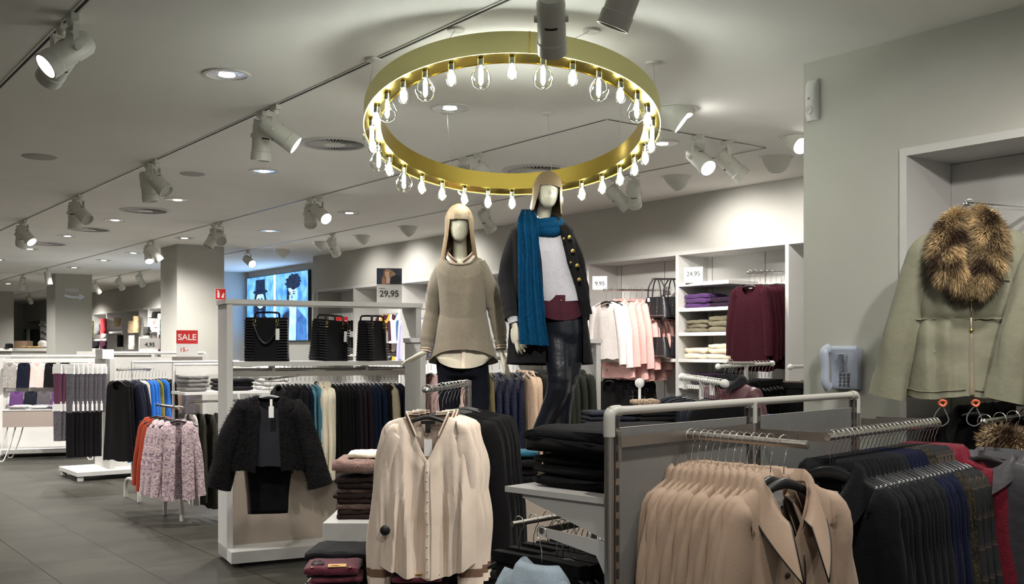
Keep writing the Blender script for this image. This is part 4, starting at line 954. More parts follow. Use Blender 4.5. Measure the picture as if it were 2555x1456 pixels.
for pr, nm, m, p, c, n in ((PR_top, 'blouse', C_pinkp, 'dusty pink blouse', 'blouse', 3), (PR_thick, 'jacket', C_pinkp, 'dusty pink jacket', 'jacket', 2), (PR_gown, 'satin_dress', M_osat, 'olive satin dress', 'dress', 3), (PR_gown, 'sequin_dress', M_seq, 'navy sequin dress', 'dress', 4), (PR_blouse, 'blouse', C_peach, 'bright peach-white blouse', 'blouse', 2), (PR_thick, 'jacket', C_char, 'charcoal wool jacket', 'jacket', 3), (PR_thick, 'jacket', C_dkgrn, 'dark olive-grey jacket', 'jacket', 4)):
    sp += [(pr, nm, dict(body=m, label=M_lab, trim=m, collar=m, sleeve=m), p, c)]*n
row(L2(.12, .14, 1.54), L2(1.5, .14, 1.54), sp, A1-pi/2, 'behind the mannequins', 'clothes in the lower plank rack', hangphr='in the lower plank rack', jit=4)
# ------------------------------------------------------------------ display blocks and plinths for the mannequins
def block(name, label, x0, y0, z0, x1, y1, z1, m, cat='plinth', rz=0):
    o = MB().box(x0, y0, z0, x1, y1, z1).build(name, m, None); bevel(o, .003); tag(o, label, cat); return o
block('display_block', 'white display block under the stack of brown fluffy sweaters', -1.09, 6.0, 0, -.62, 6.6, .61, M_white)
block('display_plinth', 'white plinth the shorter mannequin stands on', -.60, 6.25, 0, .02, 6.95, .70, M_white)
block('display_plinth', 'pale plinth the taller mannequin stands on', .04, 5.75, 0, .42, 6.75, .78, M_birch)
C_brown = cloth('brown_fluffy', 88, 68, 62, bump=1, scale=90); C_mauve = cloth('mauve_fluffy', 150, 120, 112, bump=1, scale=90, var=.15); C_dbrown = cloth('dark_brown_fluffy', 58, 44, 42, bump=1, scale=90, var=.2)
pile(P(893, 1300, 6.28)+Vector((0, 0, 0)), rad(5), 9, [C_brown, C_dbrown, C_dbrown], 'dark brown fluffy sweater on the white block', sc=(.80, 1.15, .82), seed=9)
bz = P(893, 1300, 6.28)
pile(bz+Vector((-.0, 0, .042*9*.82)), rad(3), 1, C_mauve, 'mauve fluffy sweater lying over the brown stack', meshes=[FOLDB[1]], sc=(.78, 1.1, 1.1)); pile(bz+Vector((.05, .05, .042*9*.82+.075)), 0, 1, C_creamb, 'cream fluffy sweater on top of the mauve one', meshes=[FOLDB[2]], sc=(.62, .9, .5))
# ------------------------------------------------------------------ front table with folded trousers
block('display_table', 'low white table carrying folded maroon trousers', -.98, 4.55, .0, .10, 5.15, .50, M_white, 'table')
C_wine = cloth('wine_cotton', 88, 32, 48, rough=.8); C_bcot = cloth('black_cotton', 36, 35, 38, rough=.8)
def folded_trousers(loc, rz, n, m, phr, sc, seed):
    pile(loc, rz, n, m, phr, 'folded_trousers', 'trousers', FOLDT+FOLD, .034, sc=sc, seed=seed)
folded_trousers((-.80, 4.98, .50), rad(-4), 4, C_bcot, 'black folded trousers on the low table', (1.0, 1.2, 1.15), 3)
folded_trousers((-.80, 4.72, .50), rad(4), 4, C_wine, 'wine red folded trousers below the black ones', (.80, .8, 1.0), 4)
folded_trousers((-.41, 4.70, .50), rad(-3), 3, C_wine, 'wine red folded trousers beneath the cream blouse', (.78, .8, 1.1), 5)
for k, (x, y, z, lb) in enumerate(((-.80, 4.72, .642, 'wine red trousers near the black pile'), (-.41, 4.70, .614, 'wine red trousers under the cream blouse'))):
    t = thing('hip_label', f'gold cardboard label lying on {lb}', 'label', (x+.02, y-.07, z), rad(8)); MB().box(-.04, -.03, 0, .04, .03, .003).build('card', mat('gold_card', s2l(190, 150, 80), .5), t)
    t = MB().lathe([(.028, 0), (.03, .008), (.018, .016), (.016, .012), (.001, .012)], 20).build('security_tag', M_black, None, True, 40, (x-.07, y-.05, z)); tag(t, f'round black security tag on {lb}', 'tag')
    for s in (-1, 1): o = MB().lathe([(.007, 0), (.007, .003), (.001, .004)], 12).build('trouser_rivet', M_bgold, None, True, 40, (x+s*.085, y-.10, z-.002)); tag(o, f"{'first' if s < 0 else 'second'} copper rivet button on {lb}", 'button')
pile((-.20, 4.9, .50), rad(10), 3, C_black2, 'black folded cloth behind the cream blouse hem', sc=(.8, .8, 1.2), seed=8)
# ------------------------------------------------------------------ cream blouse stand
b0_, b1_ = P(1063, 974, 4.6), P(1168, 958, 5.45)
st_ = thing('blouse_stand', 'chrome arm of a garment stand holding the cream blouse', 'clothes rack', (0, 0, 0))
MB().tube([b0_, b1_], .011, 12).build('arm', M_chrome, st_, True); MB().tube([b1_+Vector((0, 0, .02)), Vector((b1_.x, b1_.y, .02))], .018, 12).build('pole', M_steel, st_, True)
MB().box(b1_.x-.25, b1_.y-.25, 0, b1_.x+.25, b1_.y+.25, .02).build('base', M_steel, st_); MB().ball(b0_, .016).build('end_knob', M_chrome, st_, True)
C_silk = mat('cloth_cream_silk', s2l(220, 203, 186), .42, 0, .08, 70, .4, .03, 20, sheen=.2)
M_trimb = mat('brown_trim', s2l(112, 84, 66), .8)
def silk_blouse(loc, rz, label, detail=True, sc=1):
    t = thing('cream_blouse', label, 'blouse', loc, rz); t.scale = (sc,)*3
    rr, _ = torso(ws=.195, wh=.225, L=.715, d=.045, dh=.08, neck=.085, fdrop=.19, vneck=True, slope=.045, folds=.036, fl=14, seed=51, n=110, m=56, hemc=.06, wmid=.235)
    MB().rings(rr, True, False, False).build('body', C_silk, t, True)
    for s in (-1, 1):
        me, rs = sleeve_mesh(s, .195, .66, .058, .050, 4 if s > 0 else 6, .62, slope=.045, seed=53+s, n=32, m=30, folds=.013, puff=.12, inn=.05); inst('sleeve', me, C_silk, t)
        c = inst('cuff', band_from(rs, -3, -1, .002, 'cuff'), M_trimb, t)
        c2 = inst('cuff_stripe', band_from(rs, -2, None, .003, 'cuff'), C_silk, c)
    # neck trim along opening (front part of first ring)
    r0 = [Vector(p) for p in rr[0]]; n = len(r0)
    path = [r0[(i) % n]+Vector((0, -.004, .004)) for i in range(-n//2+16, -8)]; path2 = [r0[i % n]+Vector((0, -.004, .004)) for i in range(8, n//2-16)]
    full = [r0[i % n] for i in range(n)]
    # ring index 0 is the middle of the front; index n/2 the back
    for seg, nm in ((list(range(9, 50)), 'collar_trim'), (list(range(61, 102)), 'collar_trim')):
        pts = [r0[i]+Vector((0, -.003, .0)) for i in seg]
        nb_ = [p+Vector((p.x*.10, -.004, .022)) for p in pts]; nc_ = [p+Vector((p.x*.16, -.006, .006)) for p in pts]
        MB().rings([pts, nb_, nc_], False).build(nm, M_trimb, t, True); MB().tube([p+Vector((p.x*.05, -.006, .013)) for p in pts], .003, 6).build('trim_stripe', C_silk, t, True)
        MB().tube(nb_, .004, 6).build('trim_stripe', C_silk, t, True)
    j0 = 14; col = [Vector(rr[j][0])+Vector((.002*sin(j*.4), -.005, 0)) for j in range(1, 56)]
    MB().tube(col, .011, 8, .003).build('button_placket', C_silk, t, True)
    bt = MB(); 
    for j in range(6, 54, 5): bt.ball(col[j]+Vector((0, -.005, 0)), .004, 8, 5, (1, .5, 1))
    bt.build('buttons', mat('pearl', (.6, .55, .48), .3), t, True)
    MB().box(-.032, .028, ZN-.035, .032, .031, ZN-.020).box(-.012, .026, ZN-.075, .012, .029, ZN-.035).build('neck_label', M_labk, t)
    MB().box(-.015, -.01, ZN-.175, .02, -.008, ZN-.10).build('price_tag', M_paper, t)
    return t
sb = silk_blouse(b0_+Vector((.003, .05, 0)), rad(2), 'cream silk blouse with brown striped neckband, hanging foremost')
o = MB().lathe([(.022, 0), (.022, .006), (.012, .012), (.001, .013)], 24, (0, 0, 0), (0, -1, 0)).build('security_tag', M_black, None, True, 40, P(961, 1322, 4.572)); tag(o, 'round black security tag pinned on the cream blouse sleeve', 'tag')
silk_blouse(b0_.lerp(b1_, .16), rad(3), 'second cream blouse directly behind the foremost one'); silk_blouse(b0_.lerp(b1_, .24), rad(4), 'third cream blouse, its shoulder showing before the black blouses')
for k in range(3): put_hanger([b0_+Vector((.003, .05, 0)), b0_.lerp(b1_, .16), b0_.lerp(b1_, .24)][k], rad(3), f'{ORD[k]} black hanger of the cream blouses', M_hang, HG_S)
PR_blk = proto_top(ws=.215, L=.74, sl=.66, r0=.065, r1=.06, ang=6, seed=35, wh=.25, d=.035, folds=.014, fdrop=.08, n=48, m=22, sd=.5, label=False)
row(b0_.lerp(b1_, .34), b0_.lerp(b1_, .97), [(PR_blk, 'black_blouse', dict(body=C_black), 'black blouse from the cream ones', 'blouse')]*8, rad(4), 'on the chrome arm', 'black blouses', hangphr='among the black blouses', sc=1.06)
# ------------------------------------------------------------------ foreground gondola: grey tube frame with arms
G0 = Vector((.289, 3.1, 0)); GD = Vector((1.126, 1.19, 0)).normalized(); GN = Vector((GD.y, -GD.x, 0)); GA = math.atan2(GD.y, GD.x); GL = 1.64
def Gp(s, n, z): return G0+GD*s+GN*n+Vector((0, 0, z))
gd = thing('tube_frame_rack', 'grey tube-framed rack with clear panels in the foreground, carrying the coats', 'clothes rack', (G0.x, G0.y, 0), GA)
# local x along the rack, local -y = towards the coats (n positive)
ZT = 1.42
MB().tube([(.0, 0, ZT), (GL, 0, ZT)], .0135, 20).build('top_tube', M_greymetal, gd, True, 50)
el = catmull([(.0, 0, ZT-.075), (.0, 0, ZT-.025), (.004, 0, ZT-.008), (.02, 0, ZT), (.05, 0, ZT)], 12)
for sx, s in ((0, 1), (GL, -1)):
    MB().tube([(sx+s*p.x, 0, p.z) for p in el], .0175, 18).build('corner_fitting', M_greymetal, gd, True, 50)
    MB().cyl((sx, 0, .02), (sx, 0, ZT-.075), .0145, 20).build('post', M_steel, gd, True, 50)
MB().cyl((GL/2, 0, ZT), (GL/2, 0, ZT-.075), .0165, 18).build('middle_fitting', M_greymetal, gd, True, 50)
MB().cyl((GL/2, 0, .02), (GL/2, 0, ZT-.075), .0145, 20).build('post', M_steel, gd, True, 50)
for sx in (.026, GL/2-.026, GL/2+.026, GL-.026):
    MB().box(sx-.010, -.012, .05, sx+.010, .012, ZT-.02).build('slotted_upright', M_steel, gd)
    sl = MB()
    for k in range(26): sl.box(sx-.0055, -.0135, .12+.05*k, sx+.0055, -.0125, .15+.05*k)
    o = sl.build('upright_slots', M_dark, gd)
    sl = MB()
    for k in range(26): sl.box(sx-.0105, -.0045, .12+.05*k, sx-.0101, .0045, .15+.05*k)
    sl.build('upright_slots', M_dark, gd)
M_acry = mat('frosted_acrylic', (.165, .165, .158), .25, alpha=.93, spec=.5)
def acrylic():
    m = M_acry; nt = m.node_tree; b = nt.nodes['Principled BSDF']; v = nt.nodes.new('ShaderNodeTexNoise'); v.inputs['Scale'].default_value = 7; v.inputs['Detail'].default_value = 6
    tc = nt.nodes.new('ShaderNodeTexCoord'); nt.links.new(tc.outputs['Object'], v.inputs[0]); r = nt.nodes.new('ShaderNodeMapRange'); r.inputs[1].default_value = .35; r.inputs[2].default_value = .7; r.inputs[3].default_value = .16; r.inputs[4].default_value = .42
    nt.links.new(v.outputs[0], r.inputs[0]); nt.links.new(r.outputs[0], b.inputs['Roughness'])
acrylic()
for a_, b_ in ((.045, GL/2-.042), (GL/2+.042, GL-.045)):
    o = MB().box(a_, -.003, .10, b_, .003, ZT-.052).build('acrylic_panel', M_acry, gd); bevel(o, .003)
    MB().box(a_, -.0035, ZT-.0525, b_, .0035, ZT-.0505).build('panel_edge', mat('acrylic_edge', (.35, .35, .34), .15), gd)
for sx in (0, GL/2, GL): MB().box(sx-.02, -.22, 0, sx+.02, .22, .03).build('foot', M_steel, gd)
# flat bar + straight arm
MB().box(.03, -.022, 1.312, GL/2-.03, -.016, 1.345).build('cross_bar', M_steel, gd)
MB().box(.022, -.020, 1.27, .034, .0, 1.36).build('hook_plate', M_steel, gd)
MB().tube([(.389, -.02, 1.330), (.389, -.43, 1.322)], .0125, 20).build('straight_arm', M_steel, gd, True, 50)
MB().lathe([(.0135, 0), (.0135, .012), (.010, .014)], 20, (.389, -.425, 1.322), (0, -1, 0)).build('arm_end_cap', M_steel, gd, True, 40); MB().cyl((.389, -.405, 1.33), (.389, -.405, 1.352), .0028, 8).build('arm_stop_pin', M_chrome, gd, True)
# U shaped rail on the second half
for s_ in (GL/2+.05, GL+.10-.05):
    MB().box(s_-.003, -.262, 1.288, s_+.003, -.0, 1.322).build('side_bar', M_steel, gd)
ur0, ur1 = GL/2+.045, GL/2+.045+.97
MB().box(ur1-.003, -.262, 1.288, ur1+.003, -.0, 1.322).build('side_bar', M_steel, gd)
MB().tube([(ur0, -.262, 1.306), (ur1, -.262, 1.306)], .0125, 20).build('hanging_rail', M_chrome, gd, True, 50)
# left side: bracket shelf and small U rail
MB().box(.0, .02, 1.142, .74, .43, 1.160).build('bracket_shelf', M_greylam, gd)
for s_ in (.01, .70):
    MB().prism([(.02, 1.142), (.40, 1.142), (.40, 1.125), (.02, 1.05)], s_, s_+.004).M
    b = MB(); b.add([(s_, y, z) for y, z in ((.01, 1.142), (.36, 1.142), (.36, 1.128), (.01, 1.03))]+[(s_+.004, y, z) for y, z in ((.01, 1.142), (.36, 1.142), (.36, 1.128), (.01, 1.03))], [(0, 1, 2, 3), (7, 6, 5, 4), (0, 4, 5, 1), (1, 5, 6, 2), (2, 6, 7, 3), (3, 7, 4, 0)]); b.build('shelf_bracket', M_greylam, gd)
for s_ in (.0, .33):
    b = MB(); pl = ((.0, 1.03), (.28, 1.045), (.28, 1.02), (.05, .985), (.0, .90)); n_ = len(pl)
    b.add([(s_, y, z) for y, z in pl]+[(s_+.004, y, z) for y, z in pl], [tuple(range(n_)), tuple(range(2*n_-1, n_-1, -1))]+[(i, (i+1) % n_, n_+(i+1) % n_, n_+i) for i in range(n_)]); b.build('rail_bracket', M_greylam, gd)
MB().tube([(0, .27, 1.033), (.33, .27, 1.033)], .011, 14).build('short_rail', M_steel, gd, True)
# ---------------- trench coats
C_tr = mat('cloth_trench', s2l(160, 137, 117), .72, 0, .12, 260, .3, .05, 12, sheen=.1)
M_pipe = mat('piping_black', (.015, .014, .013), .6)
def trench_proto(seed, big=False):
    P_ = Proto(); n, m = (64, 36) if big else (44, 24)
    ws, d = (.205, .055) if big else (.205, .026)
    rr, _ = torso(ws=ws, wh=.25, L=.92, d=d, dh=d*1.4, neck=.075, fdrop=.17 if big else .10, vneck=big, slope=.082, folds=.012 if big else .007, seed=seed, n=n, m=m)
    P_.add('body', MB().rings(rr, True, False, False).mesh('body', True), 'body')
    for s in (-1, 1): 
        me, rs = sleeve_mesh(s, ws, .66, .072, .062, 7, .7 if big else .42, slope=.082, seed=seed+s, n=20, m=20, folds=.010); P_.add('sleeve', me, 'body')
    me, rs = fold_collar(.078, d*1.15, .14 if big else .08, .035, .10 if big else .105, .045 if big else .042, .085 if big else .055, 20 if big else 24, 40)
    P_.add('collar', me, 'body'); e = rs[3]; P_.add('collar_piping', MB().tube(e, .0028, 6).mesh('collar_piping', True), 'pipe')
    for i in (0, -1): P_.add('collar_piping', MB().tube([rs[1][i], rs[2][i], rs[3][i]], .0026, 6).mesh('collar_piping', True), 'pipe')
    col = [Vector(rr[j][0])+Vector((.03, -.004, 0)) for j in range(2 if not big else 3, m+1)]
    P_.add('placket_piping', MB().tube(col, .0026, 6).mesh('placket_piping', True), 'pipe')
    if big:
        P_.add('neck_label', MB().box(-.022, d*.5, ZN-.075, .022, d*.5+.003, ZN-.03).box(-.012, d*.5-.002, ZN-.10, .012, d*.5+.001, ZN-.075).mesh('neck_label'), 'label')
        b = MB()
        for j in range(6, m, 8): b.ball((-.035, min(p[1] for p in rr[j])-.003, rr[j][0][2]), .009, 10, 6, (1, .4, 1))
        P_.add('button', b.mesh('button', True), 'pipe')
    return P_
TRB = trench_proto(61, True); TRS = [trench_proto(62), trench_proto(63)]
mats_tr = dict(body=C_tr, pipe=M_pipe, label=mat('label_tan', (.42, .40, .38), .6))
HG_T = hanger_meshes(.135, deep=.035, thick=.008)
ts = [.030, .055, .08, .105, .13, .158, .185, .21, .235, .262, .288, .315]
for k, s_ in enumerate(ts):
    p = Gp(.389, s_, 1.325); rz = GA-rad(8)+rad(random.uniform(-3, 3)); z_ = random.uniform(.98, 1.02)
    TRS[k % 2].put('trench_coat', p, rz, mats_tr, f'beige trench coat with black piping, {ORD[k]} from the bar on the straight arm', 'coat', 'beige trench coats', (1, 1, z_))
    put_hanger(p, rz, f'black hanger, {ORD[k]} from the bar on the straight steel arm', None, HG_T, 'trench coat hangers')
p = Gp(.389, .36, 1.323)
TRB.put('trench_coat', p, GA-rad(18), mats_tr, 'foremost beige trench coat with wide crooked collar and dark piping', 'coat', 'beige trench coats', (1.04, 1, 1)); put_hanger(p, GA-rad(18), 'black hanger of the foremost trench coat', None, HG_T, 'trench coat hangers')
# ---------------- dark coats on the U rail
C_ink = cloth('ink_wool', 26, 28, 31, var=.15); C_nvy = cloth('navy_wool', 22, 28, 56, var=.15); C_redw = cloth('red_wool', 110, 20, 38, var=.2, bump=.6)
def plaid(name, base, line, line2, sc=9):
    m, nt, b = nodes('cloth_'+name); L = nt.links; tc = nt.nodes.new('ShaderNodeTexCoord'); sp_ = nt.nodes.new('ShaderNodeSeparateXYZ'); L.new(tc.outputs['Object'], sp_.inputs[0]); prev = None
    def stripes(o, f, w_):
        a = nt.nodes.new('ShaderNodeMath'); a.operation = 'MULTIPLY'; a.inputs[1].default_value = f; L.new(o, a.inputs[0]); fr = nt.nodes.new('ShaderNodeMath'); fr.operation = 'FRACT'; L.new(a.outputs[0], fr.inputs[0])
        c = nt.nodes.new('ShaderNodeMath'); c.operation = 'LESS_THAN'; c.inputs[1].default_value = w_; L.new(fr.outputs[0], c.inputs[0]); return c.outputs[0]
    cur = None; col = (*s2l(*base), 1)
    for o, f, w_, cc in ((sp_.outputs[0], sc, .18, line), (sp_.outputs[2], sc, .18, line), (sp_.outputs[0], sc*1.0, .05, line2), (sp_.outputs[2], sc, .05, line2)):
        mx = nt.nodes.new('ShaderNodeMix'); mx.data_type = 'RGBA'; s_ = stripes(o, f, w_); k_ = nt.nodes.new('ShaderNodeMath'); k_.operation = 'MULTIPLY'; k_.inputs[1].default_value = .6; L.new(s_, k_.inputs[0]); L.new(k_.outputs[0], mx.inputs[0])
        if cur is None: mx.inputs[6].default_value = col
        else: L.new(cur, mx.inputs[6])
        mx.inputs[7].default_value = (*s2l(*cc), 1); cur = mx.outputs[2]
    L.new(cur, b.inputs['Base Color']); b.inputs['Roughness'].default_value = .9; return m
C_plaid = plaid('dark_plaid', (26, 28, 30), (52, 48, 40), (86, 66, 52)); C_fleck = mat('cloth_gold_fleck', s2l(48, 42, 30), .85, 0, .6, 90, .3, .9, 60)
def coat_proto(seed, first=False):
    P_ = Proto(); d = .035 if first else .022
    rr, _ = torso(ws=.205, wh=.245, L=.90, d=d, dh=d*1.6, neck=.08, fdrop=.16 if first else .10, slope=.085, folds=.012, seed=seed, n=48, m=26, vneck=first)
    P_.add('body', MB().rings(rr, True, False, False).mesh('body', True), 'body')
    for s in (-1, 1): me, rs = sleeve_mesh(s, .205, .64, .072, .06, 7, .6 if first else .4, slope=.085, seed=seed+s, n=18, m=16, folds=.01); P_.add('sleeve', me, 'body')
    P_.add('collar', fold_collar(.085, d*1.2, .12 if first else .08, .04, .115 if first else .08, .05 if first else .03, .06, 26, 34)[0], 'body')
    if first: P_.add('neck_label', MB().box(-.030, .0, ZN-.10, .030, .003, ZN-.065).box(-.012, -.002, ZN-.128, .012, .001, ZN-.10).mesh('neck_label'), 'label')
    return P_
CF = coat_proto(71, True); CC = [coat_proto(72), coat_proto(73)]
seq = [(C_ink, 'black coat')]*10+[(cloth('dark_graphite', 36, 38, 42), 'graphite coat')]*2+[(C_nvy, 'navy coat')]*5+[(C_fleck, 'gold-flecked dark coat')]*2+[(C_plaid, 'dark plaid coat')]*5+[(C_redw, 'dark red coat')]*3
cnt = {}
HG_U = hanger_meshes(.19, deep=.045, thick=.006)
for k, (m_, ph) in enumerate(seq):
    t_ = .02+.94*k/(len(seq)-1); p = Gp(ur0+.97*t_, .262, 1.306); rz = GA-pi/2+rad(random.uniform(-3, 3)); c_ = cnt[ph] = cnt.get(ph, 0)+1
    pr = CF if k == 0 else CC[k % 2]; sc = (1.0, 1, 1)
    if ph == 'dark red coat': sc = (1.22, 1.2, 1.0); p = p+Vector((0, 0, .0))
    lab = 'foremost black coat with a pale woven label in its open neck' if k == 0 else f'{ORD[c_-1]} {ph} along the chrome rail from the beige coats'
    pr.put('wool_coat', p, rz, dict(body=m_, label=mat('label_lavender', (.42, .40, .46), .6)), lab, 'coat', 'dark coats on the chrome rail', sc)
    put_hanger(p, rz, f'{ORD[k]} hanger along the chrome rail from the beige coats', mat('hanger_gloss_black', (.012, .014, .016), .22), HG_U, 'dark coat hangers')
# ---------------- black pile on the bracket shelf, small rail, denim shirt
for k in range(5):
    o = inst('folded_jeans', (FOLDB if k > 2 else FOLD)[k % 3], C_black if k < 4 else C_black2, None, Gp(.36, -.22, 1.162+.033*k), GA); o.scale = (1.9-.06*k, 1.25, .85); tag(o, f"black folded knitwear on the bracket shelf, {['bottom', 'second from bottom', 'middle', 'fourth from bottom', 'topmost'][k]} layer", 'sweater', 'black knitwear on the bracket shelf')
PR_shirt = Proto()
rr, _ = torso(ws=.20, wh=.23, L=.74, d=.06, dh=.08, neck=.075, fdrop=.05, slope=.06, folds=.012, seed=81, n=60, m=30)
C_den = cloth('pale_denim', 150, 166, 178, rough=.85, var=.12, vscale=18)
PR_shirt.add('body', MB().rings(rr, True, False, False).mesh('body', True), 'body')
for s in (-1, 1): PR_shirt.add('sleeve', sleeve_mesh(s, .20, .60, .072, .05, 9, .8, slope=.06, seed=82+s, n=20, m=16, folds=.01)[0], 'body')
PR_shirt.add('collar', fold_collar(.078, .06, .05, .035, .07, .03, .035, 22, 34)[0], 'body')
PR_shirt.put('denim_shirt', P(1352, 1330, 3.2), rad(125), dict(body=C_den), 'pale blue denim shirt cut off by the picture bottom edge', 'shirt')
put_hanger(P(1352, 1330, 3.2), rad(125), 'hanger holding the pale denim shirt')
sp = [(PR_trous, 'trousers', dict(body=C_black), 'pair of black trousers', 'trousers')]*9
row(Gp(.07, -.27, 1.033), Gp(.31, -.27, 1.033), sp, GA-pi/2, 'on the short rail behind the denim shirt', 'black trousers on the short rail', hangphr='on the short rail')
sp = [(PR_trous, 'trousers', dict(body=C_black), 'pair of dark trousers', 'trousers')]*6
row(Vector((.02, 3.75, .98)), Vector((.30, 4.05, .98)), sp, GA-pi/2, 'on the hidden stand beyond the denim shirt', 'dark trousers beyond the denim shirt', hangphr='on the stand beyond the denim shirt')
t = thing('trouser_stand', 'steel stand behind the denim shirt with clamped dark trousers', 'clothes rack', (0, 0, 0)); MB().tube([(.0, 3.73, .98), (.32, 4.07, .98)], .010, 12).build('rail', M_steel, t, True); MB().tube([(.32, 4.07, .98), (.32, 4.07, 0)], .012, 12).build('pole', M_steel, t, True); MB().box(.12, 3.87, 0, .52, 4.27, .02).build('base', M_steel, t)
# ------------------------------------------------------------------ parka in the niche
C_park = mat('cloth_parka_olive', s2l(120, 119, 100), .7, 0, .25, 30, .3, .06, 9, sheen=.1)
def fur_mat():
    m, nt, b = nodes('faux_fur'); a = nt.nodes.new('ShaderNodeVertexColor'); a.layer_name = 'fur_tone'; nt.links.new(a.outputs[0], b.inputs['Base Color']); b.inputs['Roughness'].default_value = .55; b.inputs['Specular IOR Level'].default_value = .3; return m
M_fur = fur_mat(); M_furcore = cloth('fur_core', 70, 52, 34, bump=1, scale=60, var=.4)
def furcol(c0=(58, 42, 32), c1=(226, 196, 146)):
    a, b = s2l(*c0), s2l(*c1)
    def f(p, rr):
        k = .5+.5*nz(p.x*16, p.y*16, p.z*16, 4); k = max(0, min(1, (k-.28)*2.0))*rr.uniform(.55, 1.1); return tuple(lerp(x, y, min(1, k)) for x, y in zip(a, b))
    return f
def tube_rings(pts, rad_, n=16, flat_=.6):
    rs = []
    for i, p in enumerate(pts):
        tg = (pts[min(i+1, len(pts)-1)]-pts[max(i-1, 0)]).normalized(); sd = tg.cross(Vector((0, 1, 0))).normalized(); up = sd.cross(tg)
        rs.append([p+sd*(rad_[i]*cos(2*pi*k/n))+up*(rad_[i]*flat_*sin(2*pi*k/n)) for k in range(n)])
    return rs
def parka(loc, rz, label, n_fur=7000, sc=1):
    t = thing('parka', label, 'coat', loc, rz); t.scale = (sc,)*3
    rr, _ = torso(ws=.215, wh=.275, L=.80, d=.085, dh=.10, neck=.09, fdrop=.10, slope=.085, folds=.026, fl=8, seed=91, n=90, m=60)
    for r in rr:
        for i, p in enumerate(r):
            z = p[2]; k = math.exp(-((z+.545)/.012)**2); r[i] = (p[0]*(1-.045*math.exp(-((z+.545)/.05)**2)), p[1]*(1-.12*k)-(.004*nz(p[0]*60, z*30, 0, 2) if k > .2 else 0)+.009*nz(p[0]*9, 1, z*11, 6), z)
    MB().rings(rr, True, False, False).build('body', C_park, t, True)
    for s in (-1, 1):
        me, rs = sleeve_mesh(s, .215, .70, .098, .082, 15 if s < 0 else 10, .72, slope=.085, seed=93+s, n=28, m=32, folds=.012); o = inst('sleeve', me, C_park, t)
        inst('cuff', band_from(rs, -4, None, .004, 'cuff'), C_park, o)
    # zip
    M_z = mat('zip_tape', s2l(116, 108, 98), .6); fy = lambda z: min((abs(p[2]-z), p[1]) for r in rr for p in r if abs(p[0]) < .02 and p[1] < 0)[1]
    col = [Vector((.0, fy(z)-.004, z)) for z in [-.46-.02*k for k in range(23)]]
    MB().tube(col, .012, 8, .003).build('zip', M_z, t, True); MB().tube([p+Vector((0, -.003, 0)) for p in col], .002, 6).build('zip_teeth', M_bgold, t, True)
    for z in (-.455, -.60): MB().ball((0, fy(z)-.012, z), .009, 10, 6, (1, .5, 1.2)).build('snap', M_bgold, t, True)
    MB().tube([Vector((-.265+.53*k/40, min(fy(-.545)*(1-.35*(abs(2*k/40-1)**3)), -.03)-.006+.002*sin(k*2.3), -.545+.002*sin(k*1.7))) for k in range(41)], .0045, 6).build('waist_drawcord', C_park, t, True)
    def flap(pts, name):
        mm = MB(); n = len(pts); vs = [(x, fy(z)*(1-.25*(abs(x)/.27)**3)-.006, z) for x, z in pts]; mm.add(vs+[(x, y+.006, z) for x, y, z in vs], [tuple(range(n)), tuple(range(2*n-1, n-1, -1))]+[(i, (i+1) % n, n+(i+1) % n, n+i) for i in range(n)]); bevel(mm.build(name, C_park, t), .002)
    flap([(-.17, -.60), (-.12, -.59), (-.155, -.70), (-.205, -.745), (-.225, -.735), (-.19, -.67)], 'side_pocket'); flap([(.13, -.60), (.18, -.60), (.215, -.72), (.195, -.76), (.165, -.745), (.15, -.67)], 'side_pocket')
    flap([(.06, -.335), (.165, -.345), (.165, -.372), (.06, -.362)], 'chest_pocket_flap'); flap([(-.15, -.45), (-.135, -.45), (-.135, -.54), (-.15, -.54)], 'chest_pocket_welt')
    MB().tube([Vector((p[0], p[1]-.002 if p[1] < 0 else p[1], p[2]+.02)) for p in rr[-2]], .003, 5).build('hem_seam', C_park, t, True)
    # fur
    pl = catmull([(-.02, .01, -.06), (-.070, -.06, -.105), (-.112, -.115, -.20), (-.105, -.135, -.31), (-.055, -.135, -.375), (-.010, -.13, -.42)], 22)
    pr = catmull([(.02, .01, -.05), (.056, -.06, -.09), (.078, -.115, -.18), (.068, -.135, -.29), (.035, -.135, -.365), (.006, -.13, -.42)], 22)
    wl = [lerp(.03, .066, sin(pi*min(1, (i+3)/22*.9))) for i in range(23)]
    for j, (pp) in enumerate((pl, pr)):
        rg = tube_rings(pp, wl, 16, .6); core = MB().rings(rg).build('fur_lapel', M_furcore, t, True)
        me = fur_mesh('fur_strands', surf_of_rings([rg]), n_fur, .043, .0011, 7+j, .5, furcol()); inst('fur_strands', me, M_fur, core)
    return t
PK = R(4.56, bof(2425, 4.58), 2.275); PK0 = R(AR+.40, bof(2425, 4.58), 2.30)
wall_arm('clothes_rail', PK0, PK+(PK-PK0)*.05, 'chrome arm holding the olive parka out of the niche')
prz = math.atan2(PK.x, PK.y)*-1+rad(6)
parka(PK, prz, 'olive parka with golden-brown fur collar, fully visible in the wall niche', 15000, .97)
put_hanger(PK, prz, 'chrome hook hanger of the fully visible olive parka')
PK2 = PK+R(.12, -.50, -.0); wall_arm('clothes_rail', PK2+R(.32, 0, .02), PK2+R(-.03, 0, 0), 'second chrome niche arm at the picture edge holding another parka')
parka(PK2, prz, 'second olive parka cut off by the picture edge beside the first', 4500, .97); put_hanger(PK2, prz, 'hanger of the second parka at the picture edge')
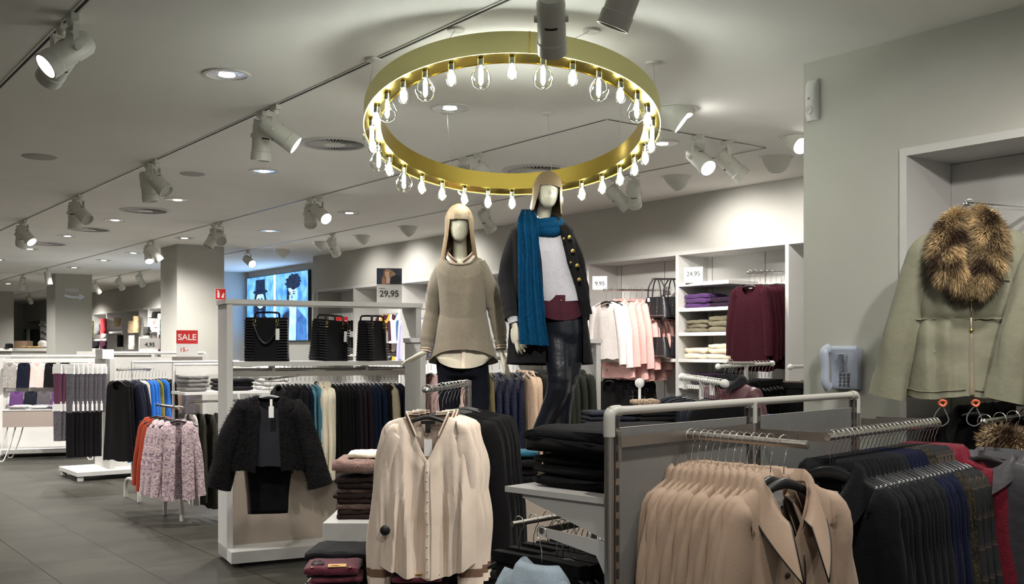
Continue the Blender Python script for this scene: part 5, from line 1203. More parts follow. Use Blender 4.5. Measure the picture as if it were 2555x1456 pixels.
# black garments below the parka
q0, q1 = R(AR+.29, 2.58, 1.46), R(AR-.12, 2.62, 1.44); wall_arm('clothes_rail', q0, q1, 'lower niche arm of black coats below the fully visible parka')
row(q0, q1, [(PR_coat, 'black_coat', dict(body=C_black), 'black coat from the niche back', 'coat')]*7, THR-pi/2, 'below the parka', 'black coats below the parka', hangphr='among black coats below the parka', sc=1.15)
q0, q1 = R(AR+.32, 2.02, 1.46), R(AR-.12, 2.02, 1.44); wall_arm('clothes_rail', q0, q1, 'lower niche arm of black coats nearest the picture edge')
row(q0, q1, [(PR_coat, 'black_coat', dict(body=C_black), 'black coat from the niche back', 'coat')]*6, THR-pi/2, 'near the picture edge', 'black coats near the picture edge', hangphr='among black coats near the picture edge', sc=1.15)
# orange hooks hanging at the parka hem
M_or = mat('orange_plastic', s2l(200, 98, 60), .45)
for k, px in enumerate((2350, 2432)):
    p = P(px, 1006, 4.62); t = thing('loop_clip', ['orange clip with grey loop under the parka hem, nearer the telephone', 'orange clip with grey loop under the parka hem, nearer the zip end'][k], 'clip', p, rad(-20))
    MB().tube(catmull([(-.012, 0, .0), (0, -.006, .014), (.018, 0, .006), (.006, -.004, -.012), (-.012, 0, 0)], 16), .006, 8).build('clip', M_or, t, True)
    MB().tube(catmull([(.0, 0, -.01), (-.028, .0, -.05), (-.03, 0, -.085), (.0, 0, -.10), (.028, 0, -.075), (.012, 0, -.03), (0, 0, -.01)], 20), .003, 6).build('loop', mat('grey_cord', (.10, .10, .10), .6), t, True)
# grey jackets with fur at the picture edge
C_gj = mat('cloth_grey_nylon', s2l(64, 62, 66), .5, 0, .3, 24, .4, .06, 10)
g0, g1 = P(2560, 1035, 4.75), P(2455, 1052, 4.05); wall_arm('clothes_rail', g0, g1, 'low chrome arm carrying grey jackets beyond the dark red coats')
row(g0, g1, [(PR_jack, 'grey_jacket', dict(body=C_gj, collar=C_gj), 'dark grey jacket from the wall', 'jacket')]*4, rad(-50), 'beyond the dark red coats', 'dark grey jackets', hangphr='among the dark grey jackets', sc=1.2)
fx = thing('fur_hood', 'pale fur-trimmed hood of a jacket behind the dark grey ones', 'hood', P(2560, 1110, 4.55), rad(-40))
rg = tube_rings(catmull([(-.16, 0, .0), (-.10, -.03, .03), (0, -.05, .0), (.10, -.03, -.06), (.2, 0, -.12)], 18), [.05]*19, 14, .8)
inst('fur_strands', fur_mesh('fur_strands', surf_of_rings([rg]), 3500, .04, .0018, 17, .2, furcol((80, 58, 40), (220, 195, 150))), M_fur, MB().rings(rg).build('hood_edge', M_furcore, fx, True))
# ------------------------------------------------------------------ mannequins
M_skin1 = mat('mannequin_cream', s2l(208, 202, 184), .22, spec=.5); M_hair = mat('mannequin_blonde_hair', s2l(130, 108, 78), .42, 0, .6, 60, .5, .28, 30, stretch=(9, 9, .5))
def remesh(o, v=.0045, it=2):
    m = o.modifiers.new('join_surface', 'REMESH'); m.mode = 'VOXEL'; m.voxel_size = v; m.use_smooth_shade = True
    s = o.modifiers.new('smooth', 'SMOOTH'); s.factor = .6; s.iterations = it; return o
def head_rings(c, h=.225, tilt=(0, 0, 0), nose=1.0):
    E = Matrix.Rotation(tilt[2], 3, 'Z') @ Matrix.Rotation(tilt[1], 3, 'Y') @ Matrix.Rotation(tilt[0], 3, 'X'); rs = []
    W = [(0, .012), (.05, .032), (.15, .047), (.3, .060), (.5, .070), (.7, .074), (.85, .064), (.95, .040), (1, .006)]
    FR = [(0, .062), (.05, .078), (.15, .084), (.3, .088), (.5, .088), (.7, .088), (.85, .072), (.95, .042), (1, .006)]
    BK = [(0, -.02), (.05, -.01), (.15, .02), (.3, .06), (.5, .090), (.7, .098), (.85, .082), (.95, .048), (1, .006)]
    for j in range(31):
        t = j/30; w_, f, b = interp(W, t), interp(FR, t), interp(BK, t); ring = []
        for i in range(36):
            th = 2*pi*i/36; cc, s = cos(th), sin(th); x = w_*cc
            y = (-f if s < 0 else b)*abs(s); y = -((f-b)/2)+( -(f+b)/2 if s < 0 else (f+b)/2)*abs(s)
            if s < 0:
                y -= nose*(.016*math.exp(-((x/.011)**2))*max(0, 1-abs(t-.40)/.10 if t < .40 else 1-(t-.40)/.20)+.004*math.exp(-((x/.02)**2))*math.exp(-((t-.25)/.03)**2)+.004*math.exp(-((x/.018)**2))*math.exp(-((t-.20)/.02)**2))
                y += nose*.008*math.exp(-((abs(x)-.032)/.014)**2)*math.exp(-((t-.52)/.06)**2)
            ring.append(Vector(c)+E @ Vector((x, y, (t-.5)*h)))
        rs.append(ring)
    return rs, E
def limb(b, pts, rad_, n=16, k=18, ry=None):
    pp = catmull(pts, k); rr = [interp([(i/(len(rad_)-1), v) for i, v in enumerate(rad_)], j/k) for j in range(k+1)]
    return b.tube(pp, rr, n, ry)
def hand(b, w_, d, nrm, side, L=.17, spread=.10, curl=.15):
    """w_ wrist, d direction of fingers, nrm back-of-hand normal, side +1: thumb on +(d x nrm)"""
    d = Vector(d).normalized(); nrm = Vector(nrm); nrm = (nrm-d*nrm.dot(d)).normalized(); x = d.cross(nrm)*side; w_ = Vector(w_)
    sec = []
    for t, hw, th in ((-.10, .020, .018), (0, .021, .017), (.14, .025, .016), (.32, .036, .015), (.48, .039, .012), (.53, .036, .009)):
        c = w_+d*L*t; sec.append([c+x*(hw*cos(2*pi*k/16))+nrm*(th*sin(2*pi*k/16)) for k in range(16)])
    b.rings(sec)
    for k, (off, ln, an) in enumerate(((.027, .44, 1.2), (.009, .50, .35), (-.010, .47, -.4), (-.027, .36, -1.3))):
        p0 = w_+d*L*.46+x*off; dd = (d+x*spread*an).normalized(); l = L*ln
        pts = [p0, p0+dd*l*.4-nrm*curl*.006, p0+dd*l*.75-nrm*curl*.10*l*1.6, p0+dd*l-nrm*curl*l*.55]
        b.tube(catmull(pts, 8), [.0088, .0088, .0086, .0082, .0082, .0078, .0074, .0066, .005], 10)
    p0 = w_+d*L*.10+x*.020; pts = [p0, p0+d*.03+x*.018-nrm*.004, p0+d*.06+x*.027-nrm*.008, p0+d*.083+x*.028-nrm*.010]
    b.tube(catmull(pts, 8), [.013, .012, .011, .0105, .010, .0095, .009, .008, .006], 10)
def hair_mesh(c, E, h, fringe_t, side_len, flare=.0, front_ang=48, vol=.012, part=0):
    n = 96; m = 26; cols = []
    for j in range(m+1): cols.append([])
    for i in range(n):
        ph = 2*pi*i/n; fa = abs(math.degrees(math.atan2(sin(ph-(-pi/2)), cos(ph-(-pi/2)))))
        if fa < front_ang: end = (fringe_t-.5)*h+.004*nz(i*.6, 0, 0, 3)
        else:
            u = min(1, (fa-front_ang)/14); end = lerp((fringe_t-.5)*h, -side_len, u)+.010*nz(i*.35, 0, 0, 3)
        top = .5*h+vol*1.2
        for j in range(m+1):
            t = j/m; z = lerp(top, end, t**1.15)
            zz = (z+.5*h)/h; q = max(0., min(1., (zz-.5)/(.5+vol*1.2/h)))
            rad_ = sqrt(max(0, 1-q**2.3)); rx_, ry_ = (.074+vol)*rad_, (.094+vol)*rad_
            if zz < .3: rx_ += flare*(.3-zz)*h; ry_ = lerp(ry_, .085, min(1, (.3-zz)*1.2))
            groove = 1+.022*nz(cos(ph)*14, sin(ph)*14, t*.8, 8)+.012*nz(cos(ph)*34, sin(ph)*34, t, 2)
            x = rx_*cos(ph)*groove; y = -.0+ry_*sin(ph)*groove
            cols[j].append(Vector(c)+E @ Vector((x+part*0, y+.004, z)))
    me = MB().rings(cols, True, True, False).mesh('hair', True); return me
def cloth_shell(rows, q, n=64, m=40, folds=.006, fl=10, seed=1, gap=None, exp=.85, name='garment', smooth_rows=True):
    """rows: (t, (side_py, front_py, back_py, left_px, right_px, dfront, dback)); gap rows: (t,(xL_px,xR_px))"""
    out = []
    for j in range(m+1):
        t = j/m; sy, fy_, by, lx_, rx_, df, db = interp(rows, t); cx_ = (lx_+rx_)/2; hw = (rx_-lx_)/2; ring = []
        if gap: gl, gr = interp(gap, t); a0 = -math.acos(max(-.99, min(.99, (gr-cx_)/hw))); a1 = -math.acos(max(-.99, min(.99, (gl-cx_)/hw)))+2*pi
        for i in range(n if not gap else n+1):
            th = -pi/2+2*pi*i/n if not gap else lerp(a0, a1, i/n)
            c, s = cos(th), sin(th); px = cx_+hw*math.copysign(abs(c)**exp, c); py = sy+((fy_ if s < 0 else by)-sy)*abs(s)**1.3
            dy = -df*abs(s)**.85 if s < 0 else db*abs(s)**.85
            p = q(px, py, dy); k = nz(p.x*fl, 0 if s < 0 else 3, p.z*fl*.25, seed)+.5*nz(p.x*fl*2.2, 4, p.z*fl*.5, seed+1); amp = folds*(.25+t)*1.6
            p = p+Vector((c*k*amp*.5, s*k*amp, 0)); ring.append(p)
        out.append(ring)
    return out
def arm_sleeve(pts, r, seed, folds=.006, n=24, m=36, flat_=.85, wr=1.0):
    pp = catmull(pts, m); out = []
    for j, p in enumerate(pp):
        t = j/m; rr = interp([(i/(len(r)-1), v) for i, v in enumerate(r)], t); tg = (pp[min(j+1, m)]-pp[max(j-1, 0)]).normalized(); sd = tg.cross(Vector((0, 1, 0))).normalized(); up = sd.cross(tg)
        wk = wr*.0035*sin(t*46+2*nz(t*5, 0, 0, seed)*3)*(math.exp(-((t-.5)/.14)**2)+.9*math.exp(-((t-.9)/.12)**2))
        out.append([p+sd*((rr+wk+folds*nz(cos(a)*1.5, sin(a)*1.5, t*5, seed))*cos(a))+up*((rr+wk+folds*nz(cos(a)*1.5, sin(a)*1.5, t*5, seed))*flat_*sin(a)) for a in [2*pi*k/n for k in range(n)]])
    return out
# ---------- shorter mannequin
Y1m = 6.5; S1 = F/Y1m
def q1(px, py, dy=0): return Vector(((px-CX)/S1, Y1m+dy, CAMH-(py-HOR)/S1))
mq = thing('mannequin', 'shorter blonde mannequin in taupe sweater over cream blouse and dark trousers, standing on plinth', 'mannequin', (0, 0, 0))
b = MB(); hr, E1 = head_rings(q1(1146, 560, 0), .222, (0, 0, rad(2)), .35); b.rings(hr)
limb(b, [q1(1147, 590, .02), q1(1148, 640, .03), q1(1149, 680, .03)], [.044, .046, .07])
b.rings([[q1(cx_+hw*cos(a), py, d_*sin(a)+.01) for a in [2*pi*k/24 for k in range(24)]] for py, cx_, hw, d_ in ((645, 1149, 22, .05), (656, 1149, 44, .07), (675, 1150, 58, .09), (720, 1150, 55, .10), (800, 1150, 44, .085), (860, 1150, 52, .10), (905, 1150, 56, .105), (930, 1150, 50, .10))])
for s, pts in ((-1, [(1110, 676, .0), (1082, 768, .03), (1064, 872, -.03)]), (1, [(1192, 676, .0), (1235, 768, .03), (1250, 870, -.03)])):
    limb(b, [q1(*p) for p in pts], [.042, .036, .022])
limb(b, [q1(1127, 905, 0), q1(1122, 1045, -.01), q1(1125, 1180, .03), q1(1124, 1215, .03)], [.058, .042, .032, .032]); limb(b, [q1(1176, 905, 0), q1(1196, 1045, -.02), q1(1200, 1180, .03), q1(1200, 1215, .03)], [.058, .042, .032, .032])
for px in (1124, 1200): b.tube([q1(px, 1219, .05), q1(px, 1222, -.05), q1(px-2, 1226, -.14)], [.030, .034, .022], 12, .018)
hand(b, q1(1062, 878, -.035), Vector((-.86, -.35, -.42)), Vector((-.35, .15, .9)), 1, .175, .05, .12)
hand(b, q1(1251, 878, -.035), Vector((.30, -.12, -1)), Vector((.9, -.4, .2)), -1, .175, .05, .25)
remesh(b.build('body', M_skin1, mq, True))
inst('hair', hair_mesh(q1(1146, 560, .0), E1, .222, .60, .265, .14, 40, .017), M_hair, mq)
C_taupe = mat('cloth_taupe_knit', s2l(122, 113, 98), .85, 0, .5, 260, .2, .08, 60, sheen=.2)
rw = [(0, (641, 663, 634, 1106, 1190, .086, .07)), (.05, (645, 676, 640, 1096, 1202, .10, .085)), (.12, (664, 698, 656, 1087, 1211, .115, .10)), (.25, (700, 735, 700, 1090, 1212, .122, .11)), (.5, (780, 795, 790, 1096, 1214, .112, .11)), (.8, (858, 848, 880, 1082, 1230, .125, .12)), (1, (903, 872, 915, 1070, 1242, .135, .13))]
sw = MB().rings(cloth_shell(rw, q1, 96, 56, .011, 9, 3), True, False, False).build('sweater', C_taupe, mq, True)
rn = cloth_shell(rw, q1, 96, 56, .006, 9, 3)[0]; MB().tube(rn+[rn[0]], .006, 8).build('neck_rib', C_taupe, sw, True)
for s, pts, r in ((-1, [(1116, 660, .0), (1093, 715, .01), (1080, 770, .03), (1070, 825, .0), (1064, 868, -.03)], [.064, .066, .052, .043, .036]), (1, [(1186, 660, .0), (1215, 715, .01), (1236, 770, .03), (1246, 825, .0), (1250, 862, -.03)], [.064, .066, .052, .043, .036])):
    rs = arm_sleeve([q1(*p) for p in pts], r, 5+s); MB().rings(rs, True, True, False).build('sleeve', C_taupe, sw, True)
    e0, e1 = rs[-1], rs[-3]; c0 = sum(e0, Vector())/len(e0); dv = (c0-sum(rs[-4], Vector())/len(e0)).normalized()
    MB().rings([[c0+(p-c0)*.9-dv*.01 for p in e0], [c0+(p-c0)*.98+dv*.010 for p in e0], [c0+(p-c0)*.95+dv*.024 for p in e0]], True, False, False).build('shirt_cuff', C_silk, mq, True)
    MB().rings([[c0+(p-c0)*1.0+dv*.006 for p in e0], [c0+(p-c0)*1.03+dv*.010 for p in e0], [c0+(p-c0)*1.0+dv*.016 for p in e0]], True, False, False).build('cuff_trim', M_trimb, mq, True)
rt = [(0, (840, 845, 850, 1092, 1228, .105, .10)), (.7, (884, 900, 900, 1082, 1234, .125, .11)), (1, (890, 918, 925, 1090, 1226, .130, .12))]
rr_ = cloth_shell(rt, q1, 72, 20, .010, 12, 6); bl = MB().rings(rr_, True, False, False).build('blouse_tail', mat('cloth_sheer_cream', s2l(205, 196, 176), .6, 0, .2, 90, .3, .04, 30), mq, True)
MB().tube([r[0]+Vector((-.0, -.006, 0)) for r in rr_[4:]], .013, 8, .003).build('button_placket', C_silk, bl, True)
# blouse collar band at the neck
for s in (-1, 1):
    pts = catmull([q1(1149+s*6, 655, -.075), q1(1149+s*24, 640, -.07), q1(1149+s*32, 625, -.02), q1(1149+s*24, 618, .05)], 16)
    MB().rings([[p+Vector((s*.014, -.004, -.030)) for p in pts], pts, [p+Vector((-s*.004, 0, .004)) for p in pts]], False).build('blouse_collar', C_silk, mq, True); MB().tube([p+Vector((s*.004, -.005, -.004)) for p in pts], .0055, 8).build('collar_trim', M_trimb, mq, True)
C_dk = cloth('midnight_trousers', 20, 22, 34, rough=.8, sheen=0)
def trouser(legs, pelvis, q, par, m_, name='trousers', seed=3, fold=.004, shine=None):
    bb = MB(); bb.rings([[q(cx_+hw*cos(a), py, d_*sin(a)) for a in [2*pi*k/28 for k in range(28)]] for py, cx_, hw, d_ in pelvis])
    for pts, r in legs: bb.rings(arm_sleeve([q(*p) for p in pts], r, seed, fold, 24, 40, .95, .8), True, True, True)
    o = bb.build(name, m_, par, True); remesh(o, .007, 16); return o
trouser([([(1126, 900, 0), (1122, 960, 0), (1121, 1045, -.01), (1125, 1200, .03)], [.094, .075, .060, .042]), ([(1180, 900, 0), (1193, 960, 0), (1197, 1045, -.02), (1200, 1200, .03)], [.092, .075, .060, .042])], ((850, 1152, 52, .09), (880, 1152, 60, .105), (915, 1154, 66, .112), (940, 1156, 62, .10)), q1, mq, C_dk)
for px in (1124, 1200): o = MB().tube([q1(px, 1217, .075), q1(px, 1219, -.03), q1(px-2, 1224, -.17)], [.036, .042, .028], 14, .026).build('shoe', M_leather, mq, True)
# ---------- taller mannequin
Y2m = 6.3; S2 = F/Y2m
def q2(px, py, dy=0): return Vector(((px-CX)/S2, Y2m+dy, CAMH-(py-HOR)/S2))
mq2 = thing('mannequin', 'taller blonde mannequin with blue scarf, open black coat and shiny trousers, striding on plinth', 'mannequin', (0, 0, 0))
b = MB(); hr, E2 = head_rings(q2(1366, 479, -.01), .222, (rad(-8), rad(6), rad(8)), 1.0); b.rings(hr)
limb(b, [q2(1362, 505, .03), q2(1355, 550, .03), q2(1357, 600, .03)], [.044, .046, .07])
b.rings([[q2(cx_+hw*cos(a), py, d_*sin(a)+.01) for a in [2*pi*k/24 for k in range(24)]] for py, cx_, hw, d_ in ((558, 1355, 22, .05), (572, 1354, 48, .07), (595, 1356, 60, .09), (640, 1362, 54, .10), (720, 1388, 42, .085), (770, 1400, 48, .10), (815, 1405, 52, .105), (840, 1406, 48, .10))])
limb(b, [q2(1296, 585, 0), q2(1272, 695, .0), q2(1283, 806, -.125)], [.042, .036, .022]); limb(b, [q2(1412, 590, 0), q2(1444, 692, .06), q2(1440, 790, .0)], [.042, .036, .024])
limb(b, [q2(1385, 815, 0), q2(1392, 962, -.08), q2(1334, 1112, .02), q2(1328, 1135, .01)], [.052, .040, .034, .030]); limb(b, [q2(1424, 815, 0), q2(1406, 970, -.02), q2(1398, 1150, .04), q2(1398, 1190, .04)], [.055, .036, .030, .032])
b.tube([q2(1329, 1128, .015), q2(1318, 1165, -.03), q2(1308, 1200, -.09)], [.030, .036, .022], 12, .02); b.tube([q2(1398, 1192, .05), q2(1396, 1196, -.05), q2(1392, 1200, -.14)], [.030, .034, .022], 12, .018)
hand(b, q2(1284, 812, -.13), Vector((.28, -.12, -1)), Vector((-.55, -.8, .0)), 1, .185, .07, .22)
hand(b, q2(1440, 795, .0), Vector((-.1, -.1, -1)), Vector((.8, -.5, 0)), -1, .17, .05, .3)
remesh(b.build('body', M_skin1, mq2, True))
inst('hair', hair_mesh(q2(1366, 479, -.0), E2, .222, .56, .135, .10, 42, .016), M_hair, mq2)
C_lg = mat('cloth_light_grey_knit', s2l(170, 168, 174), .9, 0, .5, 260, .2, .07, 70, sheen=.2)
rw = [(0, (552, 572, 546, 1328, 1386, .075, .06)), (.1, (566, 592, 562, 1305, 1406, .10, .085)), (.3, (615, 630, 615, 1306, 1420, .122, .10)), (.65, (690, 694, 690, 1326, 1438, .112, .095)), (1, (748, 753, 752, 1342, 1451, .118, .105))]
sw = MB().rings(cloth_shell(rw, q2, 72, 44, .007, 9, 13), True, False, False).build('sweater', C_lg, mq2, True)
rs = cloth_shell([(0, (735, 738, 738, 1346, 1447, .108, .095)), (.6, (770, 778, 776, 1345, 1452, .118, .10)), (1, (780, 800, 796, 1348, 1455, .120, .104))], q2, 64, 18, .008, 12, 15)
o = MB().rings(rs, True, False, False).build('shirt_tail', cloth('burgundy_shirt', 74, 28, 44, rough=.7), mq2, True); MB().tube([r[0]+Vector((0, -.004, 0)) for r in rs], .009, 6, .002).build('button_placket', cloth('burgundy_shirt', 74, 28, 44), o, True); MB().ball(rs[4][0]+Vector((0, -.007, 0)), .006, 10, 6).build('button', M_bgold, o, True)
M_pleather = mat('leather_trousers', s2l(20, 23, 30), .28, 0, .3, 22, .5)
trouser([([(1390, 815, 0), (1392, 890, -.045), (1392, 962, -.08), (1366, 1035, -.03), (1334, 1106, .02)], [.088, .080, .066, .056, .046]), ([(1426, 815, 0), (1420, 900, -.01), (1405, 975, -.02), (1400, 1060, .02), (1398, 1165, .04)], [.084, .078, .066, .058, .048])], ((775, 1402, 46, .09), (800, 1405, 50, .108), (830, 1407, 52, .11), (850, 1408, 48, .10)), q2, mq2, M_pleather, 'leather_trousers', 9, .006)
M_boot = cloth('dark_grey_suede', 46, 42, 48, sheen=.3)
bb = MB().tube(catmull([q2(1333, 1126, .03), q2(1322, 1150, .0), q2(1312, 1178, -.05), q2(1302, 1206, -.11)], 14), [.040, .043, .046, .048, .05, .051, .052, .052, .052, .05, .048, .044, .038, .030, .018], 18, [.030, .036, .04, .042, .042, .042, .04, .038, .036, .034, .030, .027, .022, .018, .010])
bb.tube([q2(1334, 1150, .06), q2(1336, 1208, .07)], [.016, .011], 10); bb.build('heeled_shoe', M_boot, mq2, True)
MB().tube(catmull([q2(1399, 1188, .08), q2(1397, 1194, -.03), q2(1392, 1203, -.16)], 8), [.036, .042, .042, .040, .040, .036, .034, .03, .02], 14, .026).build('heeled_shoe', M_boot, mq2, True)
# coat
C_coat = cloth('black_wool_coat', 22, 21, 23, rough=.85, sheen=.1)
gp = [(0, (1338, 1384)), (.1, (1344, 1394)), (.3, (1352, 1410)), (.55, (1358, 1440)), (.75, (1362, 1455)), (1, (1364, 1452))]
rc = [(0, (540, 560, 538, 1322, 1392, .085, .07)), (.05, (556, 575, 548, 1292, 1416, .11, .10)), (.10, (572, 590, 566, 1274, 1430, .13, .12)), (.3, (650, 655, 650, 1272, 1440, .145, .125)), (.6, (755, 755, 755, 1276, 1460, .15, .13)), (1, (908, 905, 912, 1266, 1480, .16, .17))]
rcs = cloth_shell(rc, q2, 72, 56, .010, 8, 21, gap=gp)
ct = MB().rings(rcs, False).build('coat', C_coat, mq2, True); sm = ct.modifiers.new('thick', 'SOLIDIFY'); sm.thickness = .008
lp = []
for r in rcs[2:40]: p = r[0]; lp.append([p, p+Vector((.010, -.012, 0)), p+Vector((.055, -.014, .0)), p+Vector((.058, -.004, 0))])
MB().rings(lp, False).build('lapel', C_coat, ct, True)
for k, (px, py) in enumerate(((1417, 599), (1425, 632), (1436, 667), (1441, 701))): MB().lathe([(.012, 0), (.011, .005), (.001, .008)], 14, q2(px, py, -.165+.004*k), (.3, -1, 0)).build('gold_button', M_bgold, ct, True)
for k, (px, py) in enumerate(((1403, 602), (1420, 660))): MB().lathe([(.007, 0), (.006, .004), (.001, .005)], 12, q2(px, py, -.168), (.3, -1, 0)).build('gold_button', M_bgold, ct, True)
MB().rings(arm_sleeve([q2(1300, 590, .0), q2(1283, 640, .0), q2(1271, 700, .0), q2(1275, 755, -.06), q2(1281, 797, -.12)], [.072, .074, .066, .058, .050], 31, .006, wr=.7), True, False, False).build('sleeve', C_coat, ct, True)
MB().rings(arm_sleeve([q2(1406, 594, .0), q2(1426, 640, .03), q2(1442, 700, .07), q2(1452, 750, .06), q2(1450, 795, .03)], [.070, .072, .064, .056, .050], 33, .006, wr=.7), True, False, False).build('sleeve', C_coat, ct, True)
MB().rings(arm_sleeve([q2(1280, 790, -.112), q2(1284, 808, -.128)], [.042, .036], 35, .002, m=4, wr=0), True, False, False).build('sweater_cuff', C_lg, mq2, True)
# scarf
C_scarf = mat('cloth_blue_scarf', s2l(4, 60, 94), .9, 0, .9, 170, .1, .15, 50, sheen=0)
sb_ = MB(); rs = []
for j in range(41):
    t = j/40; py = lerp(524, 858, t); lx_ = interp([(0, 1300), (.1, 1291), (.4, 1293), (.8, 1293), (1, 1296)], t); rx_ = interp([(0, 1332), (.1, 1340), (.4, 1346), (.8, 1358), (1, 1366)], t)
    dy = interp([(0, -.02), (.06, -.11), (.2, -.175), (1, -.19)], t); py_ = py+(8*nz(t*3, 0, 0, 3)); ring = []
    amp = interp([(0, .010), (.5, .017), (1, .010)], t)
    for i in range(36):
        u = i/35; px = lerp(lx_, rx_, u)+2*nz(u*3, t*4, 0, 5); pp_ = py_ + (5*u-3+2*nz(u*9, 0, 0, 1) if t > .95 else 0)
        ring.append(q2(px, pp_, dy-amp*cos(u*2*pi*3.1+nz(0, t*2, 0, 4)*2)-.012))
    for i in range(36):
        u = 1-i/35; ring.append(q2(lerp(lx_, rx_, u), py_+(5*u-3 if t > .95 else 0), dy+.022))
    rs.append(ring)
sb_.rings(rs)
sc_ = sb_.build('scarf', C_scarf, mq2, True)
for (cxx, cyy, rx_, ry_, r_, tl, sd) in ((1358, 556, 40, .105, .036, .16, 1), (1364, 566, 38, .115, .030, .22, 2), (1352, 545, 34, .10, .026, .05, 3)):
    pts = []
    for k in range(49):
        a = 2*pi*k/48; pts.append(q2(cxx+rx_*cos(a), cyy+5-(9+16*tl)*sin(a)-10*cos(a)*tl, ry_*sin(a))+Vector((0, 0, .008*nz(cos(a)*2, sin(a)*2, 0, sd))))
    MB().tube(pts, [r_*(1+.18*nz(cos(k*.13)*3, sin(k*.13)*3, 0, sd)) for k in range(49)], 14, r_*.8, cap=False).build('scarf_loop', C_scarf, sc_, True)
# folded things on the tall mannequin's plinth
pile(P(1305, 1128, 6.0)+Vector((0, 0, -.02)), rad(10), 1, cloth('petrol_teal', 26, 82, 104), 'petrol teal folded shirt with a gold button beside the mannequin shoe', sc=(.55, .7, .8), seed=3)
MB_f = [C_black, C_black2]
for k in range(5): pile(P(1300, 1240, 6.0)+Vector((0, 0, .045*k)), rad(10), 1, MB_f[k % 2], f"black folded garment on the pale plinth, {['bottom', 'second', 'third', 'fourth', 'uppermost'][k]} layer under the teal shirt", sc=(.6, .8, 1.05), seed=k+11)
# ------------------------------------------------------------------ fixtures by the wall phone (T racks with ball ends)
def t_rack(p0, p1, label, ballr=.021, post=True, r=.0125, m=None):
    m = m or M_white; p0 = Vector(p0); p1 = Vector(p1); t = thing('rail_stand', label, 'clothes rack', (0, 0, 0))
    MB().tube([p0, p1], r, 14).build('rail', m, t, True)
    for p in (p0, p1): MB().ball(p, ballr).build('ball_end', M_whiteb, t, True)
    c = (p0+p1)/2
    if post:
        MB().tube([c, Vector((c.x, c.y, .02))], .014, 14).build('post', m, t, True); a = math.atan2((p1-p0).y, (p1-p0).x)
        for s in (0, pi/2): MB().box(-.28, -.02, 0, .28, .02, .025).build('foot', m, t, loc=(c.x, c.y, 0), rz=a+s)
    return t
C_jean = cloth('dark_jean', 34, 38, 50, rough=.8); C_brn = cloth('taupe_brown', 92, 72, 62); C_rain = mat('cloth_maroon_raincoat', s2l(70, 27, 35), .5, 0, .3, 14, .5)
pa, pb = P(1792, 914, 6.9), P(1927, 906, 7.45); t_rack(pa, pb, 'white rail stand with ball ends before the maroon knitted sweaters')
row(pa, pb, [(PR_skirt, 'trousers', dict(body=C_black), 'pair of black shorts', 'trousers')]*5+[(PR_trous, 'trousers', dict(body=C_black), 'pair of black gold-buttoned trousers', 'trousers')]*8, math.atan2((pb-pa).y, (pb-pa).x)-pi/2-.3, 'on the ball-ended rail', 'black bottoms on the ball-ended rail', t0=.1, t1=.93, hangphr='on the ball-ended rail')
pc, pd = P(1972, 915, 7.3), P(2100, 909, 7.9); t_rack(pc, pd, 'second white ball-ended rail stand, half hidden by the wall corner')
row(pc, pd, [(PR_trous, 'trousers', dict(body=C_brn if k % 3 else C_black), 'pair of taupe brown trousers' if k % 3 else 'pair of black trousers', 'trousers') for k in range(10)], math.atan2((pd-pc).y, (pd-pc).x)-pi/2-.3, 'by the wall corner', 'trousers by the wall corner', hang=False)
pe, pf = P(1702, 940, 6.7), P(1808, 957, 5.6); t_rack(pe, pf, 'white ball-ended rail stand crowded with dark hangers behind the tube frame', .026, r=.014)
for k, px in enumerate((1714, 1789)): o = MB().box(-.012, -.01, -.075, .012, .01, .012).build('size_divider', M_whiteb, None, loc=pe.lerp(pf, .08+.66*k)); tag(o, f"{['far', 'near'][k]} white size divider clipped on the crowded rail", 'size divider')
sp = [(PR_short, 'blouse', dict(body=[C_navy, C_jean, C_black][k % 3]), ['navy blouse', 'slate blouse', 'black blouse'][k % 3], 'blouse') for k in range(18)]
row(pe, pf, sp, math.atan2((pf-pe).y, (pf-pe).x)-pi/2, 'on the crowded ball-ended rail', 'dark blouses on the crowded rail', t0=.05, t1=.93, hangphr='on the crowded rail')
PR_rain = proto_top(ws=.20, L=.70, sl=.56, r0=.075, r1=.06, ang=14, seed=36, wh=.25, d=.08, folds=.018, fdrop=.04, n=48, m=24, collar=dict(stand=.05, fall=.05, out=.03), sd=.8, label=False)
rc_ = PR_rain.put('rain_jacket', P(1822, 905, 6.35), rad(-52), dict(body=C_rain, collar=C_black2), 'maroon rain jacket with snap buttons beyond the crowded rail', 'jacket')
for k in range(3): MB().lathe([(.009, 0), (.008, .004), (.001, .005)], 12, (.02+.03*k, -.115-.004*k, -.22-.06*k), (0, -1, 0)).build('snap_button', M_chrome, rc_, True)
put_hanger(P(1822, 905, 6.35), rad(-52), 'hanger of the maroon rain jacket'); tube_obj('back_bar', [P(1822, 905, 6.35)+Vector((0, .0, 0)), P(1880, 905, 7.1)], .010, M_steel); o = bpy.data.objects['back_bar']; o.name = 'steel_rail'; tag(o, 'thin steel rail carrying the maroon rain jacket', 'rail')
